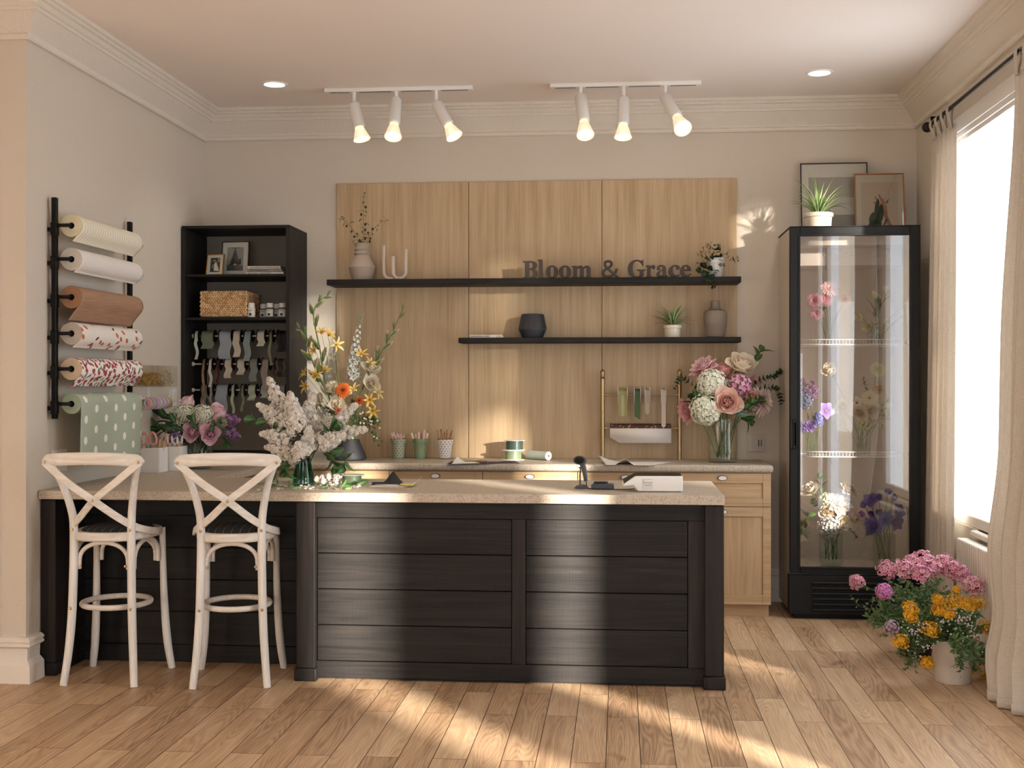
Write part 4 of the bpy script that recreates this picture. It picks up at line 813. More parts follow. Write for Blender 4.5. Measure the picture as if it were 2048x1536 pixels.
for (nm, fn, ph, fl, lb, ec), z in zip(rl, ZR):
    t = thing('paper_roll', lb, 'paper roll', (RX0, (RY0 + RY1) / 2, z), group='paper rolls on the wall rack')
    rr = RR * (.9 if nm == 'sage_dots' else 1); me = mat('roll_end_' + nm, ec, .8); m = M(); RYm = TR(RX0, RY0 + .012, z) @ RX(-pi / 2); L = RY1 - RY0 - .012
    pr = []
    for k in range(14): q = .016 + (rr - .016) * k / 13; pr.append((q, .0012 * (k % 2)))
    m.lathe([(.014, .03), (.016, 0)] + pr + [(rr, L)] + [(a, L - b) for a, b in pr[::-1]], 48, mtx=RYm); obj('roll', m, me, t, ang=.5)
    obj('core', M().lathe([(.0145, .001), (.0145, L), (.0125, L), (.0125, .001), (.0145, .001)], 24, mtx=RYm), mat('roll_core', '3A3028', .8) if 'roll_core' not in bpy.data.materials else bpy.data.materials['roll_core'], t)
    ph = math.radians(ph); r2 = rr + .0012; path = [(r2 * math.cos(a), r2 * math.sin(a)) for a in [math.radians(200) + (ph - math.radians(200)) * i / 34 for i in range(35)]]
    tx, tz = math.sin(ph), -math.cos(ph); ex, ez = path[-1]
    for i in range(1, 13): q = i / 12; path.append((ex + tx * fl * q + .006 * q * q, ez + tz * fl * q - .004 * q * q))
    if nm == 'sage_dots': path = [(a - (.045 * max(0, -b - .02) if b < 0 else 0), b) for a, b in path]
    ln = [0]
    for a, b in zip(path, path[1:]): ln.append(ln[-1] + math.hypot(b[0] - a[0], b[1] - a[1]))
    n = len(path) - 1; sk = .02 if fl > .2 else 0
    def g(a, b): k = int(round(a * n)); return (RX0 + path[k][0], RY0 + .012 + L * b - sk * (k > 35) * (k - 35) / 12 * (1 - b) * 0, z + path[k][1] - (.012 * (1 - b) * max(0, k - 36) / 12 if fl > .2 else 0))
    m = M().grid(g, n, 30, uf=lambda a, b: (L * b, ln[int(round(a * n))]))
    obj('loose_end', m, uvmat('paper_' + nm, fn), t, sol=.0006)

# acrylic organiser with clips, tape rolls, wall plates
xo = XL + .095; y0, y1 = 6.70, Px(355, 750, xo).y; z0, z1 = Px(355, 773, xo).z, Px(355, 732, xo).z
t = thing('wall_organiser', 'clear acrylic wall organiser full of gold clips beside the dark shelf unit', 'organiser', (XL, (y0 + y1) / 2, z0))
m = M().box(XL + .003, XL + .006, y0, y1, z0, z1).box(xo - .003, xo, y0, y1, z0, z1).box(XL + .006, xo - .003, y0, y1, z0, z0 + .003)
for k in range(6): yy = y0 + (y1 - y0) * k / 5; m.box(XL + .006, xo - .003, yy - .0015, yy + .0015, z0, z1)
obj('box', m, MAC, t)
obj('rim', M().box(XL + .003, xo, y0, y1, z1, z1 + .003), MWP, t) if 0 else None
def clips(a, b, n, c1, c2, h, lb, nm):
    m = M()
    for k in range(n):
        p = V((R.uniform(XL + .02, xo - .015), R.uniform(a + .01, b - .01), z0 + .015 + R.random() ** 1.6 * h)); d = V((R.uniform(-1, 1), R.uniform(-1, 1), R.uniform(-.7, .7))).normalized() * .012
        m.col = mixc(lin(c1), lin(c2), R.random()); m.tube([p - d, p + d, p + d * .6 + V((0, 0, .004)), p - d * .6 + V((0, 0, .004))], .0012, 4)
    obj(nm, m, MVG, label=lb, category='clips', kind='stuff')
clips(y0, y0 + (y1 - y0) * .6, 330, 'A87E3A', 'E0BE78', .06, 'gold paper clips heaped in the acrylic organiser', 'paper_clips')
clips(y0 + (y1 - y0) * .6, y0 + (y1 - y0) * .8, 80, 'C9C2BA', 'E8E2DA', .08, 'white pegs filling the acrylic organiser next to the gold clips', 'white_pegs')
clips(y0 + (y1 - y0) * .8, y1, 80, 'C8B48E', 'E8DCC0', .085, 'pale wooden pegs at the far end of the acrylic organiser', 'wooden_pegs')
zb = Px(315, 806, XL + .05).z; ya, yb2 = Px(287, 806, XL + .05).y, Px(336, 806, XL + .05).y
t = thing('tape_hook', 'white wall hook rail carrying the pastel tape rolls', 'hook rail', (XL, (ya + yb2) / 2, zb))
obj('rail', M().tube([(XL + .05, ya - .08, zb + .03), (XL + .05, yb2, zb + .03), (XL + .05, yb2 + .03, zb + .045), (XL + .05, yb2 + .035, zb + .075)], .004, 8), MWP, t)
yy = (ya + yb2) / 2; obj('bracket', M().box(XL, XL + .052, yy - .006, yy + .006, zb + .026, zb + .034).box(XL, XL + .006, yy - .008, yy + .008, zb, z0), MWP, t)
tc = ['E2A9AE', 'B8B2B4', 'C9A9C6', 'D8CFCF', 'DCC3D2', 'CFC6D6', 'E0C088']; tn = ['salmon pink', 'grey', 'lilac', 'off-white', 'pale mauve', 'lavender', 'pale orange']
for k in range(7):
    yk = ya + (yb2 - ya) * (k + .3) / 7; c = (XL + .05, yk, zb)
    m = M().lathe([(.0255, 0), (.036, 0), (.036, .021), (.0255, .021), (.0255, 0)], 32, mtx=TR(XL + .05, yk, zb) @ RX(-pi / 2))
    m2 = M()
    t = thing('hanging_tape_roll', tn[k] + ' tape roll hanging on the white wall hook rail', 'tape', c, group='tape rolls on the hook rail')
    obj('tape', m, mat('tape_' + tc[k], tc[k], .4), t); obj('core', M().lathe([(.0235, 0), (.0255, -.0005), (.0255, .0215), (.0235, .021), (.0235, 0)], 32, mtx=TR(XL + .05, yk, zb) @ RX(-pi / 2)), MPAP, t)
MPL = mat('beige_plate', 'C8BCAD', .4)
def plate(lb, cen, wy, hz, side, n=1):
    t = thing('wall_plate', lb, 'switch plate', cen); m = M(); x, y, z = cen
    for k in range(n):
        o = (k - (n - 1) / 2) * wy * 1.04
        if side == 'L': m.box(x, x + .006, y + o - wy / 2, y + o + wy / 2, z - hz / 2, z + hz / 2)
        else: m.box(x + o - wy / 2, x + o + wy / 2, y - .006, y, z - hz / 2, z + hz / 2)
    obj('plate', m, MWP if side == 'L' else MPL, t, bev=.002); m = M()
    for k in range(n):
        o = (k - (n - 1) / 2) * wy * 1.04
        if side == 'L': m.box(x + .006, x + .009, y + o - wy * .22, y + o + wy * .22, z - hz * .26, z + hz * .26)
        else: m.box(x + o - wy * .22, x + o + wy * .22, y - .009, y - .006, z - hz * .3, z + hz * .3)
    obj('rocker', m, MWM if side == 'L' else MPL, t, bev=.001); return t
p = Px(118, 921, XL); plate('white double switch plate on the left wall behind the stool back', (XL, p.y, p.z), .075, .11, 'L', 2)
p = Px(347.5, 795, XL); plate('tall narrow white plate on the left wall beside the tape rolls', (XL, p.y, p.z), .07, .107, 'L')
p = Px(350, 887, XL); plate('white socket plate low on the left wall behind the pink roses', (XL, p.y, p.z), .07, .1, 'L')
p = Py(1512, 886, YB); t = plate('white switch and socket plate between the glass vase and the fridge', (p.x, YB, p.z), .113, .107, 'B')
obj('socket', M().box(p.x + .012, p.x + .02, YB - .0095, YB - .008, p.z - .02, p.z + .02).box(p.x + .03, p.x + .036, YB - .0095, YB - .008, p.z - .02, p.z + .02), MGR, t)

# ================================================================== curtains, rod, radiator
XC = XR - .067; ZRD = 2.886
t = thing('curtain_rod', 'dark metal curtain rod with ball end above the window', 'curtain rod', (XC, 6.3, ZRD))
obj('tube', M().tube([(XC, 4.5, ZRD), (XC, 7.33, ZRD)], .011, 12), MBK, t)
obj('finial', M().ball((XC, 7.36, ZRD), .031, 20, 14), mat('dark_bronze', '2C2622', .3, .5), t)
for yy in (7.26,): obj('bracket', M().box(XC - .006, XR, yy - .006, yy + .006, ZRD + .03, ZRD + .04).box(XC - .006, XC + .006, yy - .006, yy + .006, ZRD + .008, ZRD + .04), MBK, t)
def curtain(label, yt0, yt1, edge, folds, amp, ph, zlo):
    t = thing('curtain', label, 'curtain', (XC, (yt0 + yt1) / 2, 0), group='linen curtains at the window')
    zt = 2.80
    def fn(a, b):
        z = zt + (zlo - zt) * a; x0, y0, y1 = edge(a); s = b
        y = y0 + (y1 - y0) * s; am = amp * (.55 + .6 * a)
        w = math.sin(s * folds * 2 * pi + ph + .5 * math.sin(a * 2.2 + s * 5)) + .35 * math.sin(s * folds * 4.3 * pi + 1.3 + a * 1.5)
        x = x0(s) if callable(x0) else x0
        return (x + am * w * .62, y + am * .5 * math.cos(s * folds * 2 * pi + ph), z)
    obj('panel', M().grid(fn, 44, 120), MLN, t, sol=.003, ang=None)
    obj('hem', M().grid(lambda a, b: tuple(V(fn(.985 + .014 * a, b)) + V((-.002, 0, 0))), 1, 120), MLN, t, sol=.006, ang=None)
    n = max(3, int((yt1 - yt0) / .105))
    for k in range(n):
        s = (k + .5) / n; p = V(fn(0, s)); w = .022
        obj('tab', M().bar([(p.x, p.y, zt - .02), (XC + .016, p.y, ZRD - .02), (XC + .0145, p.y, ZRD + .006), (XC, p.y, ZRD + .0145), (XC - .0145, p.y, ZRD + .006), (XC - .016, p.y, ZRD - .02), (p.x - .004, p.y, zt - .02)], .045, .002, [(1, 0, 0), (1, 0, 0), (1, 0, .5), (0, 0, 1), (-1, 0, .5), (-1, 0, 0), (-1, 0, 0)]), MLN, t)
def ed1(a): return (1.808 - .02 * a, 6.81 + .02 * a, 7.30 + .1 * a)
curtain('linen curtain panel hanging between the glass fridge and the window', 6.81, 7.3, ed1, 5, .02, .4, .02)
def lerp(tab, a):
    for (a0, v0), (a1, v1) in zip(tab, tab[1:]):
        if a <= a1: q = (a - a0) / (a1 - a0); q = q * q * (3 - 2 * q); return v0 + (v1 - v0) * q
    return tab[-1][1]
def ed2(a):
    lead = lerp([(0, 5.76), (.45, 5.93), (.75, 5.95), (.92, 5.75), (1, 5.56)], a); xl = lerp([(0, 1.79), (.6, 1.775), (.85, 1.71), (1, 1.62)], a)
    return ((lambda s: xl + (1.79 - xl) * min(1, s * 1.3) - .07 * a ** 3 * math.sin(s * 3.0)), lead, 5.1 - .1 * a)
curtain('linen curtain panel nearest the camera, pooling on the floor at the right edge', 5.1, 5.76, ed2, 5, .028, 2.2, .004)
t = thing('radiator', 'white ribbed radiator under the window behind the flower pots', 'radiator', (XR - .05, 6.34, .1))
m = M(); y0, y1 = 6.03, 6.64; n = 16
for k in range(n): a = y0 + (y1 - y0) * k / n; m.box(XR - .095, XR - .03, a + .003, a + (y1 - y0) / n - .003, .12, .575)
obj('ribs', m, MWM, t, bev=.008); obj('back_plate', M().box(XR - .07, XR - .045, y0, y1, .13, .565), MWM, t)
obj('valve', M().lathe([(0, 0), (.013, 0), (.015, .012), (.009, .03), (0, .03)], 16, mtx=TR(XR - .095, 6.25, .42) @ RY(-pi / 2)), MWP, t)
obj('pipe', M().tube([(XR - .05, y1 + .03, 0), (XR - .05, y1 + .03, .16), (XR - .05, y1 - .01, .16)], .009, 8), MWM, t)
obj('bracket', M().box(XR - .05, XR, y0 + .1, y0 + .13, .2, .22).box(XR - .05, XR, y1 - .13, y1 - .1, .2, .22), MWM, t)

# ================================================================== on top of the fridge
def pic_sea(m, x0, x1, z0, z1, B):
    w, h = x1 - x0, z1 - z0; P = lambda a, b: (x0 + a * w, z0 + b * h)
    poly(m, rect(x0, x1, z0, z1), 0, 'A69A8F', B); poly(m, rect(x0, x1, z0, z0 + h * .62), 1, 'C2B6AA', B); poly(m, rect(x0, x1, z0, z0 + h * .3), 2, '9C9088', B)
    for k in range(26): z = z0 + h * (.01 + .011 * k); poly(m, rect(x0, x1, z, z + h * .004), 3, '7E746C', B)
def pic_hand(m, x0, x1, z0, z1, B):
    w, h = x1 - x0, z1 - z0; P = lambda a, b: (x0 + a * w, z0 + b * h)
    poly(m, rect(x0, x1, z0, z1), 0, 'B09A8B', B)
    def limb(pts, ws, k, c):
        L = [V((*P(*p), 0)) for p in pts]; a, b2 = [], []
        for i, p in enumerate(L):
            d = (L[min(i + 1, len(L) - 1)] - L[max(i - 1, 0)]).normalized(); n = V((-d.y, d.x, 0)) * ws[i] * w; a.append((p.x + n.x, p.y + n.y)); b2.append((p.x - n.x, p.y - n.y))
        for i in range(len(L) - 1): poly(m, [a[i], a[i + 1], b2[i + 1], b2[i]], k, c, B)
    limb([(.84, -.0), (.74, .14), (.66, .3), (.62, .45), (.6, .52)], [.065, .055, .05, .075, .085], 2, '8A5C44')
    for pts in ([(.6, .5), (.56, .62), (.48, .75)], [(.56, .48), (.48, .58), (.38, .7)], [(.54, .45), (.44, .52), (.34, .6)], [(.52, .42), (.44, .44), (.36, .48)]): limb(pts, [.035, .033, .022], 3, '8F6048')
    limb([(.64, .42), (.62, .56), (.58, .66)], [.04, .034, .02], 3, '9A6B52')
    limb([(.55, .0), (.6, .1), (.68, .24)], [.02, .022, .03], 4, '38402F'); limb([(.68, .56), (.72, .62), (.76, .66)], [.035, .02, .002], 4, '4A5C36')
    poly(m, ell(*P(.36, .12), .19 * w, .1 * h, 20, .35), 5, '2C382B', B); poly(m, ell(*P(.34, .26), .13 * w, .14 * h, 20, -.4), 5, '333F30', B); poly(m, ell(*P(.5, .34), .1 * w, .2 * h, 20, -.15), 6, '252F26', B); poly(m, ell(*P(.42, .5), .05 * w, .16 * h, 20, -.2), 6, '2A352A', B)
MBW = mat('dark_wood_frame', '2A201C', .4); MOW = mat('orange_wood_frame', '9A6238', .4)
a, b = Py(1603, 450, 7.78), Py(1738, 448, 7.78)
frame('picture_frame', 'large dark framed grey seascape print leaning on the wall atop the fridge', 'picture', (a.x, 7.78, FZ), (b.x, 7.775, FZ), Py(1670, 324, 7.82).z, .13, .007, .016, [MBW, mat('mount_grey', 'CFC4BA', .8)], (.12, .88, .05, .8), pic_sea)
a, b = Py(1711, 450, 7.70), Py(1811, 448, 7.70)
frame('picture_frame', 'smaller orange wood frame with a hand and leaf print atop the fridge', 'picture', (a.x, 7.70, FZ), (b.x, 7.695, FZ), Py(1760, 346, 7.74).z, .13, .008, .018, [MOW, mat('mount_beige', 'B7A898', .8)], (.13, .87, .03, .85), pic_hand)

# ================================================================== on the back worktop
def cup(u, y, base, dot, N, lb, grp, ball=False):
    x = Py(u, 918, y).x; t = thing('cup', lb, 'cup', (x, y, ZB), group='polka dot cups on the back worktop'); k = 1.0
    pr = [(0, 0), (.036, 0), (.0385, .003), (.048, .1), (.0535, .1), (.0545, .103), (.057, .125), (.0545, .126), (.052, .104), (.045, .1), (.035, .012), (0, .012)]
    pr = [(a * .95, b * 1.0) for a, b in pr]
    if ball: pr = [(0, 0), (.02, .0), (.034, .006), (.0365, .014), (.047, .1), (.0515, .1), (.054, .126), (.052, .126), (.048, .1), (.034, .02), (0, .016)]
    obj('body', M().lathe(pr, 40), dots('cup_' + base, base, dot, N, 68, .2), t, w=False, ang=.5)
    obj('rim', M().tube([(.0525 * math.cos(a), .0525 * math.sin(a), .1262) for a in [i * pi / 20 for i in range(40)]], .0016, 6, True), MGD, t, w=False)
    return x
cups = [(797, 7.80, 'AEB7A2', '9A7340', 12, 'pale grey green polka dot cup full of speckled sweets sticks, left of the three cups', 0), (841, 7.795, '86A083', 'C9A060', 12, 'deeper sage green polka dot cup holding pastel chalk sticks', 0), (890, 7.755, 'EAE6E4', '8A5A34', 13, 'white polka dot cup with gold dots holding copper pencils', 1)]
cx = [cup(u, y, b, d, n, lb, None, bool(bb)) for u, y, b, d, n, lb, bb in cups]
def stick(nm, lb, cat, grp, x, y, z0, L, r, tilt, az, mt, tip=None, seg=10):
    d = V((math.sin(tilt) * math.cos(az), math.sin(tilt) * math.sin(az), math.cos(tilt))); mx = aim((x, y, z0), d)
    if tip:
        t = thing(nm, lb, cat, (x, y, z0), group=grp); obj('shaft', M().lathe([(0, 0), (r, 0), (r, L - r * 4), (0, L - r * 4)], seg, mtx=mx), mt, t); obj('tip', M().lathe([(r, L - r * 4), (r * .25, L - r * .6), (0, L)], seg, mtx=mx), tip, t)
    else: obj(nm, M().lathe([(0, 0), (r, 0), (r, L - .002), (r * .8, L), (0, L)], seg, mtx=mx), mt, label=lb, category=cat, group=grp)
MPK = mat('pale_pink_stick', 'E8C4BC', .6); MYL = mat('pale_yellow_stick', 'E9DDB6', .6); MCO = mat('copper_wood', 'B08058', .45); MPT = mat('pencil_tip', '7A4A30', .5); MWD = mat('raw_wood', 'C59A70', .6)
m, nt, b = newmat('speckled_stick'); MSP = m; vo = node(nt, 'TexVoronoi', Vector=coords(nt), Scale=110.0)
nt.links.new(ramp(nt, vo.outputs['Distance'], [(.3, lin('4A2A22')), (.42, lin('EBD6CC'))]), b.inputs['Base Color'])
for k in range(13):
    a = k * 2.4; rr = .028 * math.sqrt((k + .5) / 13)
    stick('crayon', 'speckled pink and brown crayon in the pale grey green cup', 'crayon', 'crayons in the pale grey green cup', cx[0] + rr * math.cos(a), 7.80 + rr * math.sin(a), ZB + .05, .1 + R.uniform(0, .022), .0072, .18 * rr / .028, a, MSP, MPK)
for k, (dx, dy, L, ti, az, mt) in enumerate(((-.02, -.01, .13, .3, pi, MYL), (-.012, .012, .12, .22, pi * .9, MYL), (-.006, -.018, .13, .03, 3, MPK), (.006, .015, .12, .05, 1.2, MWD), (.014, -.01, .135, .08, 0, MPK), (.02, .0, .145, .05, 1, MPK), (.028, .008, .125, .12, .3, MYL))):
    stick('chalk_stick', 'pastel chalk stick in the sage green polka dot cup', 'chalk', 'chalk sticks in the sage green cup', cx[1] + dx, 7.795 + dy, ZB + .04, L, .009, ti, az, mt)
for k in range(12):
    a = k * 2.4 + .5; rr = .026 * math.sqrt((k + .5) / 12)
    stick('pencil', 'copper coloured pencil in the white polka dot cup', 'pencil', 'copper pencils in the white cup', cx[2] + rr * math.cos(a), 7.755 + rr * math.sin(a), ZB + .03, .14 + R.uniform(0, .03), .0036, .26 * rr / .026 * R.uniform(.6, 1.1), a, MCO, MPT, 6)
# brass ribbon stand
YST = 7.828; xs = [Py(1205, 916, YST).x, Py(1359, 916, YST).x]
t = thing('ribbon_stand', 'brass two-post stand holding four ribbon reels and a paper roll', 'stand', ((xs[0] + xs[1]) / 2, YST, ZB))
zt = Py(1204, 738, YST).z - ZB
for x in xs:
    p = obj('post', M().lathe([(0, 0), (.0135, 0), (.0135, zt - .062), (.017, zt - .058), (.012, zt - .05), (.012, zt - .044), (.0165, zt - .03), (.015, zt - .016), (.006, zt - .003), (0, zt)], 20, (x, YST, ZB)), MBR, t, ang=.5)
zr1, zr2 = Py(1280, 790, YST).z, Py(1280, 856.5, YST).z
for z in (zr1, zr2):
    m = M().tube([(xs[0] + .012, YST, z), (xs[1] - .012, YST, z)], .0045, 10); m.lathe([(0, 0), (.009, 0), (.009, .014), (0, .014)], 12, mtx=TR(xs[0] + .012, YST, z) @ RY(pi / 2)); m.lathe([(0, 0), (.009, 0), (.009, .014), (0, .014)], 12, mtx=TR(xs[1] - .012, YST, z) @ RY(-pi / 2)); obj('bar', m, MBR, t)
reels = [(1236.5, 1254, 833, 'A8A56A', 'olive gold satin', 0), (1269, 1280, 833, '55704C', 'dark green', 1), (1290, 1299, 826, 'C9BBAA', 'beige', 2), (1322.5, 1331, 852, 'E2D6CC', 'white', 2)]
for u0, u1, vt, c, cn, cut in reels:
    x0, x1 = Py(u0, 790, YST).x, Py(u1, 790, YST).x; zt2 = Py(1280, vt, YST - .045).z; rf = .066
    t = thing('ribbon_reel', f'{cn} ribbon reel on the upper bar of the brass stand', 'ribbon', ((x0 + x1) / 2, YST, zr1), group='ribbon reels on the brass stand')
    zc = zr1 - .0; rc = .045
    for a in (x0 - .003, x1 + .0005): obj('flange', M().lathe([(.006, 0), (rc + .009, 0), (rc + .009, .0025), (.006, .0025), (.006, 0)], 32, mtx=TR(a, YST - .0, zc) @ RY(pi / 2)) if YST + rc + .009 < YW + .03 else M(), MWP, t)
    m = M(); m.col = lin(c); m.lathe([(.0065, 0), (rc - .006, 0), (rc - .006, x1 - x0), (.0065, x1 - x0)], 28, mtx=TR(x0, YST, zc) @ RY(pi / 2))
    z0c = zc - (rc - .006) * .0; L = zc - zt2
    def fr(a, b, x0=x0, x1=x1, L=L, cut=cut, zc=zc):
        e = 0
        if cut == 1: e = -.02 * b
        if cut == 2: e = -.012 * (1 - abs(2 * b - 1))
        return (x0 + (x1 - x0) * b, YST - rc + .006 - .002 * a, zc - (L + e * -1) * a)
    m.grid(fr, 6, 4, cf=lambda a, b: mixc(lin(c), lin('FFFFFF'), .25 if abs(b - .5) < .13 and cut == 0 else 0)); obj('ribbon', m, MV, t)
xa, xb = Py(1220, 856, YST).x, Py(1342, 856, YST).x
t = thing('paper_roll', 'burgundy paper roll with gold specks on the brass stand', 'paper roll', ((xa + xb) / 2, YST, zr2))
m, nt, b = newmat('burgundy_gold'); MBG = m; uv = coords(nt); k = None
vo = node(nt, 'TexVoronoi', Vector=uv, Scale=95.0); kk = fmath(nt, 'MULTIPLY', fmath(nt, 'LESS_THAN', vo.outputs['Distance'], .34), fmath(nt, 'GREATER_THAN', node(nt, 'SeparateColor', Color=vo.outputs['Color']).outputs[0], .62))
nt.links.new(mixr(nt, kk, lin('40201F'), lin('D9A85C')), b.inputs['Base Color']); nt.links.new(kk, b.inputs['Metallic']); b.inputs['Roughness'].default_value = .4
obj('roll', M().lathe([(.005, 0), (.03, 0), (.03, xb - xa), (.005, xb - xa)], 32, mtx=TR(xa, YST, zr2) @ RY(pi / 2)), MBG, t)
zl = Py(1280, 886, YST - .03).z
obj('loose_end', M().add([(xa, YST - .0305, zr2), (xb, YST - .0305, zr2), (xb, YST - .034, zl), (xa + .06, YST - .034, zl), (xa, YST - .032, zl + .035)], [(0, 1, 2, 3, 4)]), MPAP, t, sol=.0006)
# spools, netting roll and papers
def spool(lb, x, y, z, h, rf, rr, c, grp, fl):
    t = thing('ribbon_spool', lb, 'ribbon', (x, y, z), group=grp)
    obj('flange', M().lathe([(0, 0), (rf, 0), (rf, .003), (0, .003)], 36), fl, t, w=False); obj('flange', M().lathe([(0, h - .003), (rf, h - .003), (rf, h), (0, h)], 36), fl, t, w=False)
    obj('ribbon', M().lathe([(rr, .003), (rr, h - .003)], 36), mat('satin_' + c, c, .28, .25), t, w=False)
p = Pz(1026, 919.5, ZB); spool('lower light green ribbon spool of the stacked pair on the back worktop', p.x, p.y, ZB, .062, .072, .053, '8E9E7C', 'stacked ribbon spools on the back worktop', MWP)
spool('upper dark green ribbon spool of the stacked pair on the back worktop', p.x + .008, p.y + .01, ZB + .062, .062, .068, .054, '4E5F54', 'stacked ribbon spools on the back worktop', MWP)
m, nt, b = newmat('green_netting'); MNT = m; s = node(nt, 'SeparateXYZ', Vector=coords(nt)); d1 = fmath(nt, 'FRACT', fmath(nt, 'MULTIPLY', fmath(nt, 'ADD', s.outputs[0], s.outputs[2]), 110.0)); d2 = fmath(nt, 'FRACT', fmath(nt, 'MULTIPLY', fmath(nt, 'SUBTRACT', s.outputs[0], s.outputs[2]), 110.0))
nt.links.new(mixr(nt, fmath(nt, 'MAXIMUM', fmath(nt, 'LESS_THAN', d1, .3), fmath(nt, 'LESS_THAN', d2, .3)), lin('8E9E92'), lin('D6DED6')), b.inputs['Base Color']); b.inputs['Roughness'].default_value = .4
e = Py(1097, 913.5, 7.66); a = V((e.x - .14, 7.80, ZB + .0285)); e = V((e.x, 7.66, ZB + .0285)); d = (e - a).normalized()
t = thing('netting_roll', 'roll of green netting lying beside the stacked ribbon spools', 'netting roll', ((a.x + e.x) / 2, 7.7, ZB))
Lr = (e - a).length; obj('roll', M().lathe([(.006, 0), (.0275, 0), (.0275, Lr), (.026, Lr)], 32, mtx=aim(a, d)), MNT, t); obj('end_disc', M().lathe([(.0065, Lr + .0005), (.0265, Lr + .0005)], 32, mtx=aim(a, d)), MPAP, t); obj('core', M().lathe([(.0065, Lr - .03), (.0065, Lr + .002), (.005, Lr + .002), (.005, Lr - .03)], 16, mtx=aim(a, d)), MWD, t)
def sheet(lb, pts, z, mt, curl, cat='paper', n=14):
    """paper sheet from four plan corners; curl(a, b) lifts it"""
    P = [V((*q, 0)) for q in pts]
    def f(a, b): q = (P[0] * (1 - a) + P[1] * a) * (1 - b) + (P[3] * (1 - a) + P[2] * a) * b; return (q.x, q.y, z + .0008 + curl(a, b))
    return obj('paper_sheet', M().grid(f, n, n), mt, sol=.0005, label=lb, category=cat, group=None, ang=None)
c2 = lambda u, v, z: tuple(Pz(u, v, z)[:2])
sheet('dark burgundy paper sheet lying in front of the white polka dot cup', [c2(893, 928, ZB), c2(1040, 927, ZB), c2(1030, 921.5, ZB), c2(905, 922, ZB)], ZB, mat('burgundy_paper', '3A2430', .7), lambda a, b: 0)
sheet('small pale sheet with raised corner in front of the polka dot cup', [c2(903, 928.5, ZB), c2(960, 927, ZB), c2(950, 924, ZB), c2(915, 924, ZB)], ZB + .0016, MPAP, lambda a, b: .035 * max(0, 1 - a * 2.2) ** 1.5 * b)
sheet('white paper sheet with curled corners beside the brass stand', [c2(1212, 930, ZB), c2(1300, 931, ZB), c2(1345, 924, ZB), c2(1196, 923, ZB)], ZB, MPAP, lambda a, b: .04 * max(0, 1 - a * 3) ** 2 * b + .045 * max(0, 1 - abs(a - .42) * 5) * max(0, 1 - b * 2.2))
def scissors(lb, p, az, L, mh, z):
    t = thing('scissors', lb, 'scissors', (*p, z)); mx = TR(p[0], p[1], z + .004) @ RZ(az)
    for sg in (-1, 1):
        B = mx @ RZ(sg * .1)
        obj('blade', M().prism([(-.004, -.004), (L * .55, -.001), (L * .55, .001), (-.004, .005)], -.001, .001, B @ TR(0, 0, sg * .0012)), mat('steel', 'B8B8B8', .25, 1.0) if 'steel' not in bpy.data.materials else bpy.data.materials['steel'], t)
        obj('handle', M().tube([tuple(B @ V((-L * .26 + L * .17 * math.cos(a), -sg * (.022) + .017 * math.sin(a), 0))) for a in [i * pi / 12 for i in range(24)]], .0035, 8, True), mh, t)
    return t
scissors('gold handled scissors on the dark sheet in front of the white cup', Pz(975, 923.5, ZB + .003)[:2], .05, .17, MBR, ZB + .003)

# ================================================================== on the island worktop
p = Pz(704, 969, ZI); spool('green satin ribbon spool on the island beside the lilac cuttings', p.x, p.y, ZI, .05, .062, .048, '7F9473', None, MWP)
sheet('white sheet with curled right corner under the gold scissors on the island', [c2(738, 974, ZI), c2(825, 975, ZI), c2(845, 968, ZI), c2(738, 966, ZI)], ZI, MPAP, lambda a, b: .03 * max(0, a * 4 - 3) ** 2 * (.3 + b))
m = dots('black_dotted_paper', '1B1B1E', '3A3A40', 20, 60, .2, False, .8)
sheet('black spotted sheet with raised corner on the island', [c2(742, 971, ZI), c2(798, 970, ZI), c2(806, 965, ZI), c2(745, 965, ZI)], ZI + .0016, MBKP, lambda a, b: .062 * max(0, 1 - abs(a - .68) * 3.2) ** 1.3 * b)
scissors('gold handled scissors lying on the white sheet on the island', Pz(795, 971, ZI + .005)[:2], pi - .08, .2, mat('gold_handle', 'C9B46A', .35, .6), ZI + .005)
# barcode scanner on its stand
p = Pz(1165, 977, ZI); x, y = p.x, p.y
t = thing('scanner_stand', 'grey stand with domed foot under the barcode scanner', 'scanner stand', (x, y, ZI))
obj('foot', M().lathe([(0, .02), (.012, .019), (.028, .012), (.036, 0), (0, 0)], 28, (x - .004, y, ZI)), MGR, t); obj('neck', M().tube([(x - .012, y + .01, ZI + .015), (x - .013, y + .024, ZI + .06), (x - .01, y + .026, ZI + .098)], .0035, 8), MGR, t); obj('cradle', M().box(x - .02, x + .008, y + .02, y + .032, ZI + .096, ZI + .102).box(x + .008, x + .022, y - .012, y + .012, ZI, ZI + .014), MGR, t, bev=.002)
t = thing('barcode_scanner', 'dark grey handheld barcode scanner held up on its stand', 'barcode scanner', (x, y, ZI + .03))
hx = bez([(x + .016, y - .004, ZI + .036), (x + .012, y - .005, ZI + .07), (x + .004, y - .002, ZI + .105), (x - .004, y + .004, ZI + .125)], 12)
obj('grip', M().tube(hx, [.009 + .006 * i / 12 for i in range(len(hx))], 12), MGR, t)
m = M().lathe([(0, -.03), (.012, -.029), (.019, -.02), (.022, 0), (.027, .022), (.027, .032), (.022, .03), (0, .028)], 20, mtx=aim((x - .006, y + .004, ZI + .133), (-.25, -.9, .15)) @ X.Diagonal((1.15, .8, 1, 1))); obj('head', m, MGR, t); obj('window', M().lathe([(0, .0285), (.021, .0305)], 20, mtx=aim((x - .006, y + .004, ZI + .133), (-.25, -.9, .15)) @ X.Diagonal((1.15, .8, 1, 1))), MBK, t)
